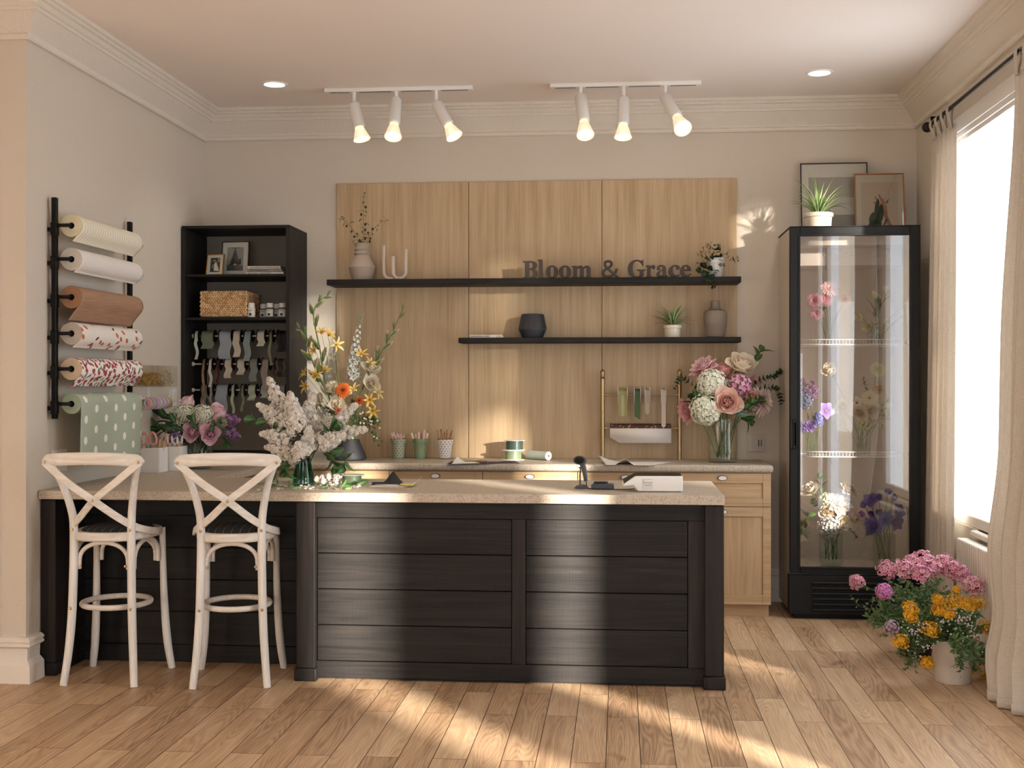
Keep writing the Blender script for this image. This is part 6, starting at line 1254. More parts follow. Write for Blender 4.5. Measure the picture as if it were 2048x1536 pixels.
for k, (u, v, y, d, kd, lb) in enumerate(ly_): bloom('lily', lb, 'lily', 'lilies in the charcoal bowl', LILP if kd else LILY, Py(u, v, y), d, bb(k + 4), .0016, '8A9A62')
q = Py(686, 781, 7.42); bloom('dahlia', 'orange dahlia at the centre of the charcoal bowl arrangement', 'dahlia', None, dahlia(.05, 'C95A1E', 'F0904A'), q, (-.05, -1, .1), bb(5), .0025)
POP = rose(.062, 'E3D6BE', 'EFE6D4', None, 12, 1.1).mesh('bloom', MV, None)
for k, (u, v, y, d, lb) in enumerate(((661, 782, 7.55, (-.2, -.7, .7), 'translucent cream poppy left of the orange dahlia'), (742, 740, 7.6, (.5, -.4, .7), 'translucent cream poppy high at the right'), (742, 768, 7.58, (.4, -.8, .3), 'cream poppy right of the delphinium'), (676, 812, 7.48, (0, -.8, .5), 'cream poppy under the orange dahlia'), (634, 806, 7.52, (-.4, -.6, .6), 'cream poppy at the left above the lilac'))): bloom('poppy', lb, 'poppy', 'cream poppies in the charcoal bowl', POP, Py(u, v, y) - V(d).normalized() * .02, d, bb(k + 8), .0018)
for k, (u, v, c, lb) in enumerate(((677, 821, 'D98A66', 'small peach bloom below the orange dahlia'), (622, 800, 'D9862E', 'small orange bloom at the far left above the lilac'), (718, 802, 'B5502A', 'small rust bloom right of the orange dahlia'))): bloom('small_bloom', lb, 'flower', None, dahlia(.03, c, c, 4), Py(u, v, 7.46), (0, -1, .2), bb(k + 11), .0015)
GF = [leafm(.04, .012, '4A5E40', '6A7E58', 30, 70), leafm(.03, .014, '56704A', '7A8E66', 30, 70)]
for k, (pth, lb) in enumerate(((((706, 870), (728, 850), (745, 852), (752, 880)), 'feathery green filler hanging at the right of the charcoal bowl'), (((712, 850), (735, 838), (755, 850)), 'green filler sprig at the right, upper'), (((700, 850), (706, 815), (712, 795)), 'green filler behind the orange dahlia'), (((690, 860), (670, 830), (655, 815)), 'green filler behind the white lilac'))):
    m = M()
    for j in range(4): q = [V(bb(k))] + [Py(u + R.uniform(-9, 9), v + R.uniform(-9, 9), 7.53) for u, v in pth]; sprig(q, 12, GF, .001, '6E8458', start=.4, m=m)
    m2 = floret(.008, 5, 'E8E6DA', 'F2F0E8')
    for j in range(10): u, v = R.choice(pth); m.stamp(m2, aim(Py(u + R.uniform(-14, 14), v + R.uniform(-14, 10), 7.5), (0, -1, .3)))
    greens('filler_sprig', lb, 'leaves', m, None, 'green filler in the charcoal bowl', MV)

GS = 1.22
# ---- pink and white bouquet in the tall glass vase at the right
yv = 7.6; p = Py(1445, 920, yv); vx = p.x; rv = 29.5 / 2450 * 7.6; zt = Py(1445, 838, yv).z - ZB
glassvase('tall clear cylinder vase of pink roses and white hydrangea, right of the brass stand', (vx, yv, ZB), [(0, 0), (rv * .93, 0), (rv * .93, .05), (rv, .058), (rv, zt), (rv - .004, zt), (rv - .004, .06), (rv * .9, .02), (0, .018)], (rv * .88, .02, .06))
bv = lambda k: (vx + .035 * math.cos(k * 2.4), yv + .035 * math.sin(k * 2.4), ZB + .03)
def hyd(Rr, ci, co, n=150, tints=None): return globe(Rr, floret(Rr * .21, 4, ci, co, None, 70, .95), int(n * 1.25), -.6, .12, tints)
rb = [('rose', 'open blush pink rose facing forward at the centre of the right bouquet', rose(.07, 'D9707E', 'F2CFC0', 'F3D9CC', 26), (1455.5, 804), 7.44, (0, -1, .12)), ('rose', 'cream pink rose at the top of the right bouquet', rose(.078, 'F0CFC4', 'F2E6D2', 'F4EBDC', 26), (1484, 733), 7.6, (.25, -.6, .75)), ('rose', 'coral pink rose bud half hidden at the top centre of the right bouquet', rose(.066, 'D98A8C', 'E8A8A4', 'F0C0B6', 18, .55), (1446, 745), 7.62, (0, -.3, .9)), ('peony', 'frilly pink peony at the upper left of the right bouquet', peony(.075, 'E7A6B4', 'F2D3D3'), (1410, 740), 7.6, (-.45, -.5, .7)), ('peony', 'frilly pink peony low at the left of the right bouquet', peony(.066, 'E79AA4', 'F0BFC0'), (1379, 820), 7.58, (-.75, -.6, -.1)),
      ('hydrangea', 'white hydrangea head in the upper left of the right bouquet', hyd(.066, 'EEF0DC', 'F7F4E8'), (1424, 768), 7.52, (-.3, -1, .25)), ('hydrangea', 'white hydrangea head low at the left of the right bouquet', hyd(.07, 'E9ECD4', 'F5F3E4'), (1411, 819), 7.48, (-.45, -1, -.05)), ('stock_flower', 'mauve pink stock flower right of the upper hydrangea', globe(.052, floret(.016, 4, 'D98CB0', 'E9B4CC', None, 75), 46, -.5, .12, ['F0D6DC', 'D683AC']), (1479, 770), 7.52, (.1, -1, .3)), ('rose', 'plump pink rose bud at the right of the right bouquet', rose(.055, 'DE6E80', 'F0BDB8', None, 16, .45), (1499, 794), 7.5, (.3, -.9, .3)), ('chrysanthemum', 'pale frilled chrysanthemum at the right edge of the right bouquet', dahlia(.08, 'E9B9BC', 'F5E8DE', 7, .26), (1524, 802), 7.58, (.8, -.75, .1)), ('rose', 'small pink rose tucked behind at the right of the cream rose', rose(.045, 'E79AA4', 'F0C6C4', None, 16, .6), (1511, 762), 7.64, (.5, -.4, .5))]
for k, (nm, lb, hd, (u, v), y, d) in enumerate(rb):
    dn = V(d).normalized(); off = .035 if nm == 'rose' else (.02 if nm in ('peony', 'chrysanthemum') else 0)
    bloom(nm, lb, nm.replace('_flower', ''), 'flowers of the right bouquet', hd, Py(u, v, y) - dn * off, d, bv(k), .0026)
EUC = leafm(.034, .03, '33452F', '4A5E44', 45, 80, .15, None, .62, .55); BIG = leafm(.1, .05, '2B4A28', '41682F', 35, 80, .25, '5E8444'); EUB = leafm(.1, .075, '4E7466', '86A596', 60, 92, .15, 'A9C2B2', .65, .7)
gs = [('eucalyptus_sprig', 'dark eucalyptus sprig at the left of the right bouquet', [(1425, 800), (1385, 770), (1362, 755), (1350, 775)], 12, EUC), ('eucalyptus_sprig', 'dark eucalyptus sprig reaching right from the bouquet to the fridge, upper', [(1490, 790), (1525, 758), (1548, 752), (1562, 742)], 14, EUC), ('eucalyptus_sprig', 'dark eucalyptus sprig reaching right from the bouquet to the fridge, lower', [(1495, 800), (1535, 775), (1556, 780), (1562, 805)], 10, EUC), ('leaf_sprig', 'sprig of four pointed leaves standing above the cream rose', [(1478, 760), (1508, 735), (1515, 712), (1520, 702)], 3, BIG), ('leaf_sprig', 'dark leaves at the lower left of the right bouquet', [(1430, 840), (1402, 830), (1385, 800)], 3, BIG), ('leaf_sprig', 'bright green leaf in front of the plump rose bud', [(1465, 830), (1490, 815), (1500, 806)], 2, BIG), ('leaf_sprig', 'dark leaves hanging under the right bouquet', [(1460, 830), (1480, 832), (1498, 842)], 3, BIG), ('leaf_sprig', 'dark leafy mass at the back of the right bouquet', [(1450, 830), (1455, 790), (1470, 765)], 22, LF2), ('leaf_sprig', 'dark leafy mass left of the centre rose', [(1445, 835), (1430, 805), (1440, 780)], 18, LF2), ('leaf_sprig', 'dark leafy mass right of the centre rose', [(1460, 830), (1490, 815), (1520, 800)], 18, LF2), ('leaf_sprig', 'dark leafy mass low at the left by the peony', [(1440, 840), (1405, 815), (1392, 790)], 16, LF2), ('leaf_sprig', 'green filler behind the hydrangea heads', [(1440, 830), (1425, 795), (1400, 775)], 14, GF), ('leaf_sprig', 'green filler in the gaps of the right bouquet', [(1450, 830), (1465, 785), (1505, 770)], 16, GF), ('leaf_sprig', 'leafy filler low between the roses', [(1450, 840), (1470, 815), (1515, 825)], 12, GF)]
for k, (nm, lb, pth, n, lf) in enumerate(gs):
    y = 7.42 if 'bright green' in lb else (7.5 if 'mass' in lb else 7.55 if 'hanging' in lb or 'lower left' in lb else 7.6); q = [V(bv(k + 4))] + [Py(u, v, y) for u, v in pth]
    greens(nm, lb, 'leaves', sprig(q, n, lf, .0016, start=.62 if lf is BIG else .4, pair=lf is EUC), q[0], 'greenery of the right bouquet')
q = Py(1476, 838, 7.42); t = thing('eucalyptus_leaf', 'large blue green eucalyptus leaves hanging over the cylinder vase rim', 'leaves', (vx, yv - .05, ZB + zt))
obj('leaf', EUB, MVG, t, mtx=aim(Py(1470, 822, 7.45), (.15, -.5, -1)), ang=None); obj('leaf', leafm(.07, .05, '4E7466', '7A9A8A', 60, 92, .15, 'A9C2B2', .65, .7), MVG, t, mtx=aim(Py(1466, 818, 7.46), (-.1, -.6, -.4)), ang=None)
m = M(); m.col = lin('6A8070'); m.tube([V(bv(3)), V((vx + .02, yv - .06, ZB + zt + .02)), Py(1468, 820, 7.455)], .0016, 5); obj('stem', m, MVG, t)

GS = 1.0
# ---- olive branches in the grooved vase
OLV = [leafm(.045, .014, '4F6038', '7E8A5C', 60, 150, .2, None, .8, .8), leafm(.04, .015, '5E7040', '8A9868', 70, 140, .2, None, .8, .8)]
for k, (pth, n, lb) in enumerate(((((726, 480), (727, 440), (728, 385)), 18, 'tallest middle olive branch in the grooved vase'), (((717, 485), (708, 462), (688, 440), (680, 438)), 11, 'left olive branch in the grooved vase'), (((734, 485), (741, 466), (760, 446), (774, 440)), 12, 'right olive branch in the grooved vase'))):
    q = [V((GVX, 7.775, ZS1 + .225))] + [Py(u, v, 7.775) for u, v in pth]; t = thing('olive_branch', lb, 'olive branch', q[0], group='olive branches in the grooved vase'); obj('twig', sprig(q, n, OLV, .0016, '6A6A3C', start=.12), MVG, t, ang=None); bq = bez(q, 18)
    for j in range(4 if k else 6):
        m = M(); m.col = lin(R.choice(['2A1A20', '3E2430', '54302E'])); p = bq[int(len(bq) * (.3 + .65 * j / 6))]; m.ball(p + V((R.choice((-1, 1)) * .014, -.008, R.uniform(-.01, .01))), .0075, 8, 6, (1, 1, 1.2)); obj('olive', m, MVG, t)

# ---- spider plants and ivy
def spider(lb, loc, rp, hp, nb, Lr, cat='potted plant'):
    t = thing('spider_plant', lb, cat, loc, group='spider plants'); MPOT = bpy.data.materials.get('cream_glaze') or mat('cream_glaze', 'DDD2BF', .3)
    obj('pot', M().lathe([(0, 0), (rp * .8, 0), (rp * .84, .004), (rp * .9, hp * .74), (rp, hp * .76), (rp * 1.0, hp * .96), (rp * .97, hp), (rp * .9, hp), (rp * .88, hp * .9)], 36), MPOT, t, w=False, ang=.5)
    obj('soil', M().lathe([(0, hp * .88), (rp * .9, hp * .88)], 24), mat('soil', '3A2E24', .95) if 'soil' not in bpy.data.materials else bpy.data.materials['soil'], t, w=False)
    m = M()
    for k in range(nb):
        f = (k + .5) / nb; L = R.uniform(*Lr); a0 = 4 + 42 * f + R.uniform(-6, 6); bend = R.uniform(40, 95) * (.45 + .6 * f)
        m.stamp(petal(L, .0105, a0, a0 + bend, .5, 9, 2, .55, .7, '4E7436', '6E9448', None, 0, rp * .25 * f, hp * .88, .5, 'D9DFB0' if k % 3 else None), RZ(k * 2.4))
    obj('blades', m, MVG, t, w=False, ang=None); return t
p = Py(1638, 449, 7.5); spider('spider plant in a cream pot on top of the glass fridge', (p.x, 7.52, FZ), .088, .1, 64, (.14, .27))
p = Py(1345, 673, 7.79); spider('spider plant in a cream pot on the lower dark shelf', (p.x, 7.79, ZS2), .058, .078, 54, (.1, .19))
p = Py(1432, 553, 7.775); t = thing('hanging_ivy_plant', 'trailing ivy in a white pot at the end of the upper shelf', 'potted plant', (p.x, 7.775, ZS1))
obj('pot', M().lathe([(0, 0), (.037, 0), (.039, .003), (.047, .09), (.052, .092), (.054, .125), (.05, .125), (.046, .1)], 32), MWP, t, w=False, ang=.5); obj('soil', M().lathe([(0, .105), (.047, .105)], 24), bpy.data.materials['soil'], t, w=False)
IVL = leafm(.042, .042, '16261A', '243A22', 70, 110, .1, '3A5234', .55, .6); m = M()
for k, pth in enumerate([[(1428, 500), (1420, 492), (1412, 490)], [(1432, 505), (1434, 494), (1440, 490)], [(1424, 508), (1408, 502), (1396, 510)], [(1440, 508), (1455, 510), (1463, 520), (1476, 514)], [(1422, 515), (1405, 535), (1402, 548)], [(1420, 515), (1412, 535), (1420, 562), (1432, 572)], [(1420, 516), (1418, 540), (1410, 560)], [(1438, 512), (1446, 520), (1440, 530)], [(1428, 512), (1432, 530), (1430, 545)], [(1424, 512), (1400, 528), (1400, 545)]]):
    q = [V((p.x, 7.775, ZS1 + .108))] + [Py(u, v, (7.74, 7.625)[v > 545]) for u, v in pth]; sprig(q, 6, IVL, .0012, '6A7A4A', start=.3, m=m)
obj('vines', m, MVG, t, ang=None)

GS = 1.12
# ---- vases and flowers inside the fridge
ZF0, ZF1, ZF2 = .286, SHZ[1] + .005, SHZ[0] + .005
def fv(lb, u, y, zb, r, h, kind=0):
    x = Py(u, 700, y).x; pr = [(0, 0), (r * .9, 0), (r * .9, h * .12), (r, h * .15), (r, h), (r - .003, h), (r - .003, h * .2), (r * .85, h * .05), (0, h * .04)] if kind == 0 else [(0, 0), (r * .8, 0), (r * .6, h * .1), (r * .5, h * .3), (r, h), (r - .003, h), (r * .45, h * .32), (0, h * .2)]
    glassvase(lb, (x, y, zb), pr, (r * .82, h * .06, h * .4) if kind == 0 else None); return lambda k: (x + r * .5 * math.cos(k * 2.4), y + r * .5 * math.sin(k * 2.4), zb + h * .22)
yf = 7.56
b1 = fv('slim clear vase of pink gerberas on the top fridge shelf', 1657, yf, ZF2, .034, .165, 1)
GP = gerbera(.05, 'D97FA0', 'F0BCCB').mesh('bloom', MV, None); GL = gerbera(.05, 'EBB2BE', 'F7DCD8', 'D9B27A', 'C98A7A').mesh('bloom', MV, None)
for k, (u, v, s, d, me, lb) in enumerate(((1660, 578, 1.05, (.1, -.8, .5), GL, 'largest pale pink gerbera at the top in the fridge'), (1628, 601, .85, (-.5, -.8, .1), GP, 'deep pink gerbera at the left in the fridge'), (1653, 598, .82, (-.1, -1, 0), GP, 'pink gerbera with dark eye below the largest one'), (1690, 600, .9, (.5, -.8, .2), GL, 'pale pink gerbera at the right in the fridge'), (1634, 627, .8, (-.4, -.9, -.3), GP, 'lowest pink gerbera in the fridge'))): bloom('gerbera', lb, 'gerbera', 'gerberas in the fridge', me, Py(u, v, yf - .04), d, b1(k), .0018, sc=s)
greens('leaf_sprig', 'dark leaf under the pink gerberas in the fridge', 'leaves', sprig([V(b1(2)), Py(1650, 625, yf), Py(1636, 618, yf - .03)], 2, leafm(.06, .03), start=.6), None)
b2 = fv('round clear vase of cream tulips on the top fridge shelf', 1751, yf, ZF2, .052, .105)
TU = tulip(.05, 'C9C88A', 'EFE9CC').mesh('bloom', MV, None); TO = tulip(.05, 'D6D2A0', 'F0EAD2', 22).mesh('bloom', MV, None)
tl = [(1749, 590, (0, -.1, 1), 0, 'upright cream tulip, tallest left'), (1773, 580, (.1, -.1, 1), 0, 'upright cream tulip, tallest of all'), (1718, 635, (-.8, -.4, .1), 1, 'cream tulip drooping far left'), (1733, 655, (-.3, -.9, -.1), 1, 'open cream tulip low at the left'), (1748, 642, (0, -.8, .6), 0, 'cream tulip at the middle of the vase mouth'), (1757, 657, (.2, -1, .1), 1, 'open cream tulip in front of the vase rim'), (1774, 648, (.3, -.8, .4), 0, 'cream tulip low at the right'), (1812, 606, (.6, -.2, .7), 0, 'cream tulip leaning far right'), (1815, 627, (.7, -.4, .3), 1, 'open cream tulip at the far right')]
for k, (u, v, d, kd, lb) in enumerate(tl): bloom('tulip', lb + ' in the fridge', 'tulip', 'cream tulips in the fridge', TO if kd else TU, Py(u, v, yf - .02) - V(d).normalized() * .025, d, b2(k), .002, '8A9A72')
greens('tulip_leaves', 'long grey green tulip leaves above the cream tulip vase', 'leaves', sprig([V(b2(0)), Py(1752, 640, yf), Py(1755, 618, yf)], 9, leafm(.13, .02, '5E7048', '7E8E68', 10, 50), start=.3), None)
b3 = fv('clear vase of blue and purple flowers on the lower fridge shelf', 1624, yf - .06, ZF1, .045, .14); yb3 = yf - .08
BL = floret(.011, 4, '5A5EA8', '8A90D0')
bq = [('hydrangea', 'dusty blue hydrangea in the fridge, left of the orchid', hyd(.05, '7A86B8', 'AAB4D6', 60), (1606, 800), (-.4, -.9, .3)), ('lilac_spray', 'dark purple lilac at the top left in the fridge', panicle(.1, .03, LIL, 110), (1612, 790), (-.3, -.3, 1)), ('lilac_spray', 'dark purple lilac behind the blue hydrangea in the fridge', panicle(.1, .03, LIL, 110), (1624, 798), (.05, -.2, 1)), ('larkspur', 'bright blue larkspur over the vase rim in the fridge', panicle(.07, .024, BL, 80), (1636, 848), (-.1, -.6, .8)), ('ranunculus', 'round purple ranunculus at the vase rim in the fridge', peony(.034, '7A5AB0', 'B49ADC', 34), (1619, 853), (-.2, -1, 0)), ('orchid', 'violet orchid bloom right of the larkspur in the fridge', orchid(.05, '7A62B8', 'A894DC', 'D9A84A'), (1650, 822), (.3, -.9, .2)), ('ranunculus', 'purple ranunculus at the far left in the fridge', peony(.03, '7A5AB0', 'B49ADC', 30), (1602, 855), (-.5, -.9, 0))]
for k, (nm, lb, hd, (u, v), d) in enumerate(bq): bloom(nm, lb, nm.replace('_', ' '), 'blue flowers in the fridge', hd, Py(u, v, yb3), d, b3(k), .0018)
b4 = fv('tall clear vase of cream mixed flowers on the lower fridge shelf', 1724, yf, ZF1, .05, .15)
DS = gerbera(.045, 'E3DFB0', 'F0EED2', 'B8B070', '8A8450'); AN = orchid(.04, 'E9E2CC', 'F2ECDC', '3A2E24'); RC = rose(.044, 'E3CFAE', 'EFE4CE', None, 18); RCm = RC.mesh('bloom', MV, None); DSm = DS.mesh('bloom', MV, None); ANm = AN.mesh('bloom', MV, None)
cq = [('daisy', 'cream spider daisy highest in the fridge', DSm, (1754, 740), (.1, -.9, .3)), ('daisy', 'cream spider daisy in the middle of the fridge', DSm, (1739, 796), (-.1, -1, .1)), ('daisy', 'cream spider daisy behind the bright reflection in the fridge', DSm, (1774, 802), (.6, -.8, 0)), ('anemone', 'cream anemone with dark eye in the fridge', ANm, (1714, 806), (-.4, -.9, .3)), ('rose', 'cream rose at the left of the cream fridge vase', RCm, (1719, 826), (-.2, -1, .1)), ('rose', 'open cream rose at the centre of the cream fridge vase', RCm, (1744, 823), (.1, -1, .1)), ('poppy', 'small peach poppy below the highest daisy', rose(.03, 'DDB070', 'EBC98E', None, 10, 1.1), (1755, 780), (.2, -.8, .5)), ('snapdragon', 'pale green snapdragon at the rim of the cream fridge vase', globe(.035, floret(.014, 4, 'CFD2A4', 'E6E4C4'), 34), (1729, 846), (-.1, -1, .1)), ('snapdragon', 'pale green snapdragon at the right of the cream fridge vase', globe(.034, floret(.014, 4, 'C2C890', 'E0DFBC'), 34), (1768, 826), (.5, -.9, .1)), ('tulip', 'drooping blush tulip right of the cream fridge vase', TU, (1755, 845), (.4, -.7, -.7)), ('rose', 'cream rose behind the bright stripe, high in the fridge', RCm, (1685, 815), (-.3, -1, .2)), ('rose', 'cream rose high at the left of the cream fridge vase', RCm, (1662, 745), (-.5, -.7, .5)), ('tulip', 'white tulip low at the left of the cream fridge vase', TO, (1687, 850), (-.4, -.9, 0))]
for k, (nm, lb, hd, (u, v), d) in enumerate(cq): bloom(nm, lb, nm, 'cream flowers in the fridge', hd, Py(u, v, yf - .03), d, b4(k), .0018, '8A9468')
greens('filler_sprig', 'dusty filler sprigs among the cream fridge flowers', 'leaves', sprig([V(b4(1)), Py(1735, 800, yf), Py(1728, 760, yf)], 16, GF, start=.3), None)
b5 = fv('clear vase of white roses on the fridge floor', 1661.5, 7.5, ZF0, .07, .2); y5 = 7.46
wq = [('peony', 'large white peony at the centre of the lowest fridge bouquet', peony(.062, 'F6F0E0', 'FFFDF6'), (1680, 1008), (.1, -.9, .35)), ('rose', 'cream rose left of the large white peony', rose(.042, 'E9D0AC', 'F4EAD6', None, 20), (1655, 1022), (-.2, -1, .2)), ('rose', 'cream white rose below the large white peony', rose(.048, 'F0E2C4', 'F8F4E6', None, 20), (1686, 1046), (.1, -1, .1)), ('hydrangea', 'pale grey white hydrangea over the lowest left vase', hyd(.056, 'D9DADC', 'EDEDEE', 80), (1658, 1053), (-.2, -1, 0)), ('peony', 'pale peony high at the right of the white bouquet', peony(.055, 'DDC8B0', 'EFE4D4'), (1698, 980), (.4, -.5, .6)), ('rose', 'white rose high at the left of the white bouquet', rose(.05, 'E9DCC8', 'F4EEE2', None, 18), (1622, 980), (-.4, -.5, .7)), ('rose', 'pale rose at the right edge of the white bouquet', rose(.042, 'DCC6AE', 'EADFCE', None, 16, .7), (1710, 1036), (.7, -.7, .2)), ('stock_flower', 'small white stock between leaf and peony', globe(.03, floret(.012, 4, 'E6EAC8', 'F4F4E4'), 30), (1652, 998), (0, -.8, .5))]
for k, (nm, lb, hd, (u, v), d) in enumerate(wq):
    dn = V(d).normalized(); bloom(nm, lb, nm.replace('_flower', ''), 'white flowers in the lowest fridge bouquet', hd, Py(u, v, y5) - dn * (.025 if nm in ('rose', 'peony') else 0), d, b5(k), .0024)
for k, (pth, n, lf, lb) in enumerate((([(1650, 1010), (1642, 975), (1640, 955)], 5, LF2, 'green leaf sprig above the white fridge roses'), ([(1645, 1040), (1620, 1030), (1604, 1055)], 6, BIG, 'dark leaves at the left of the white fridge roses'), ([(1655, 1035), (1635, 1012), (1625, 1000)], 12, EUC, 'eucalyptus behind the white fridge roses'), ([(1670, 1060), (1700, 1060), (1712, 1072)], 6, GF, 'small filler below the white fridge roses'))): greens('leaf_sprig', lb, 'leaves', sprig([V(b5(k))] + [Py(u, v, 7.45) for u, v in pth], n, lf, .0016, start=.5), None, 'greenery of the white fridge bouquet')
b6 = fv('clear vase of blue and violet flowers on the fridge floor', 1769, 7.52, ZF0, .066, .195); y6 = 7.48
vq = [('hydrangea', 'bright blue carnation at the centre of the violet fridge bouquet', peony(.042, '5A66C0', '8E9AE0', 50), (1772, 1037), (0, -1, .2)), ('hydrangea', 'periwinkle blue carnation low at the left of the violet bouquet', peony(.05, '6670C0', '98A2E2', 50), (1747, 1052), (-.2, -1, 0))]
VT = tulip(.042, '5E4CA0', '8A78CC', 10).mesh('bloom', MV, None); VO = orchid(.05, '5E4E9C', '8474BE', 'C98A6A').mesh('bloom', MV, None)
for k, (u, v, d, nm, lb) in enumerate(((1727, 1010, (-.5, -.7, .4), 'tulip', 'far left, upper'), (1724, 1028, (-.7, -.7, 0), 'tulip', 'far left, lower'), (1742, 1028, (-.3, -1, .1), 'tulip', 'left of the bright blue carnation'), (1758, 1024, (0, -1, .3), 'tulip', 'just above the bright blue carnation'), (1758, 995, (-.2, -.5, .8), 'tulip', 'upper middle'), (1776, 985, (.1, -.4, 1), 'tulip', 'topmost'), (1788, 996, (.4, -.5, .7), 'tulip', 'upper right'), (1800, 1022, (.6, -.8, .3), 'orchid', 'right edge, upper'), (1795, 1046, (.5, -.9, 0), 'orchid', 'right edge, lower'), (1740, 1000, (-.2, -.8, .5), 'orchid', 'upper left'))): vq.append((nm, f'violet {nm} of the lowest fridge bouquet, {lb}', VT if nm == 'tulip' else VO, (u, v), d))
for k, (nm, lb, hd, (u, v), d) in enumerate(vq): bloom('carnation' if nm == 'hydrangea' else nm, lb, 'carnation' if nm == 'hydrangea' else nm, 'violet flowers in the lowest fridge bouquet', hd, Py(u, v, y6) - V(d).normalized() * .02, d, b6(k), .002)
greens('filler_sprig', 'dusky filler sprigs below the violet fridge flowers', 'leaves', sprig([V(b6(1)), Py(1755, 1062, 7.47), Py(1735, 1068, 7.46)], 14, GF, start=.4), None)

GS = 1.0
# ---- flower pots on the floor
def bushy(path_sets, n, lf, y, r, cs):
    m = M()
    for pth in path_sets:
        for j in range(n):
            q = [V(pth[0]) + V((R.uniform(-.03, .03), R.uniform(-.03, .03), 0))] + [V(p) + V((R.uniform(-r, r), R.uniform(-r, r), R.uniform(-r, r) * .8)) for p in pth[1:]]; sprig(q, R.randint(9, 13), lf, .0013, cs, start=.2, m=m)
    return m
PL = [leafm(.032, .022, '3A5A34', '5E8048', 50, 95), leafm(.024, .018, '47683C', '6E8E56', 50, 95), leafm(.04, .012, '4A6A3A', '6A8A4C', 40, 90)]
pk = Pz(1822, 1318, 0); pk.z = 0; pk = V((1.5, 6.42, 0))
t = thing('flower_pot', 'dark pot of pink geraniums on the floor beside the fridge and radiator', 'potted plant', pk)
obj('pot', M().lathe([(0, 0), (.075, 0), (.08, .005), (.098, .17), (.105, .172), (.107, .2), (.1, .2), (.09, .17)], 36), mat('dark_terracotta', '3E2E28', .7), t, w=False); obj('soil', M().lathe([(0, .18), (.096, .18)], 24), bpy.data.materials['soil'], t, w=False)
top = pk + V((0, 0, .18)); pts = [(1768, 1185), (1790, 1160), (1830, 1150), (1865, 1160), (1895, 1165), (1790, 1215), (1750, 1210), (1850, 1200), (1890, 1205), (1830, 1230)]
obj('foliage', bushy([[top, (top + Py(u, v + 35, 6.25)) * .5 + V((0, 0, .03)), Py(u, v + 14, 6.22)] for u, v in pts + [(1770, 1220), (1800, 1240), (1780, 1250), (1760, 1235), (1810, 1190)]], 7, PL, 6.2, .05, '6A5A40'), MVG, t, ang=None)
PF = floret(.0135, 5, 'C05A78', 'EFB6C4', '5A2030', 82); PFM = floret(.012, 5, 'C868B0', 'E8A4D4', None, 78)
for k, (u, v, r, y) in enumerate(((1772.5, 1141, .042, 6.2), (1803, 1140, .045, 6.18), (1824, 1130, .045, 6.22), (1845, 1123, .05, 6.24), (1838, 1148, .048, 6.12), (1859, 1138, .045, 6.2), (1886, 1130, .048, 6.26), (1906, 1140, .045, 6.22), (1920, 1147, .04, 6.2), (1946, 1174, .05, 6.1), (1714, 1164, .034, 6.25))): obj('flower_head', globe(r, PF, 46, -.3, .2, ['F2CCD4', 'E39CB2'], core=.55), MV, t, mtx=aim(Py(u, v, y), (R.uniform(-.3, .3), -.7, .8)), ang=None)
obj('flower_head', globe(.036, PFM, 50, -.4, .08), MV, t, mtx=aim(Py(1768, 1183, 6.1), (-.2, -.9, .4)), ang=None, label='magenta flower head'); obj('flower_head', globe(.034, floret(.01, 5, 'B48AA8', 'DCC0D0'), 34, -.4, .12), MV, t, mtx=aim(Py(1783, 1256, 6.0), (-.3, -.9, .1)), ang=None, label='pale mauve flower head')
m = M()
for pth in ([(1790, 1200), (1750, 1195), (1725, 1215), (1702, 1192)], [(1790, 1190), (1745, 1180), (1716, 1168)], [(1800, 1195), (1775, 1155)], [(1795, 1225), (1765, 1235), (1748, 1246)], [(1880, 1190), (1925, 1185), (1945, 1180)]): sprig([top] + [Py(u, v, 6.2) for u, v in pth], 8, PL[1], .0014, '7A8A50', start=.4, m=m)
obj('stray_stem', m, MVG, t, ang=None)
yw = V((1.545, 5.875, 0)); t = thing('flower_pot', 'white speckled pot of yellow flowers nearest the camera, beside the curtain', 'potted plant', yw); hp = .2; rp = .086
m, nt, b = newmat('speckled_pot'); vo = node(nt, 'TexVoronoi', Vector=coords(nt), Scale=42.0); kk = fmath(nt, 'MULTIPLY', fmath(nt, 'LESS_THAN', vo.outputs['Distance'], .09), fmath(nt, 'GREATER_THAN', node(nt, 'SeparateColor', Color=vo.outputs['Color']).outputs[0], .45)); nt.links.new(mixr(nt, kk, lin('D8D0C6'), lin('5A4A40')), b.inputs['Base Color']); b.inputs['Roughness'].default_value = .5; bump(nt, b, node(nt, 'TexNoise', Vector=coords(nt), Scale=30.0).outputs[0], .2, .006)
obj('pot', M().lathe([(0, 0), (rp * .9, 0), (rp * .95, .005), (rp * 1.03, hp - .02), (rp * 1.08, hp - .015), (rp * 1.08, hp - .002), (rp * 1.04, hp), (rp * .96, hp), (rp * .93, hp - .03)], 40), m, t, w=False); obj('soil', M().lathe([(0, hp - .025), (rp * .93, hp - .025)], 24), bpy.data.materials['soil'], t, w=False)
top = yw + V((0, 0, hp - .02)); pts = [(1820, 1240), (1850, 1225), (1880, 1215), (1910, 1215), (1945, 1235), (1960, 1260), (1840, 1270), (1870, 1250), (1930, 1270), (1910, 1250)]
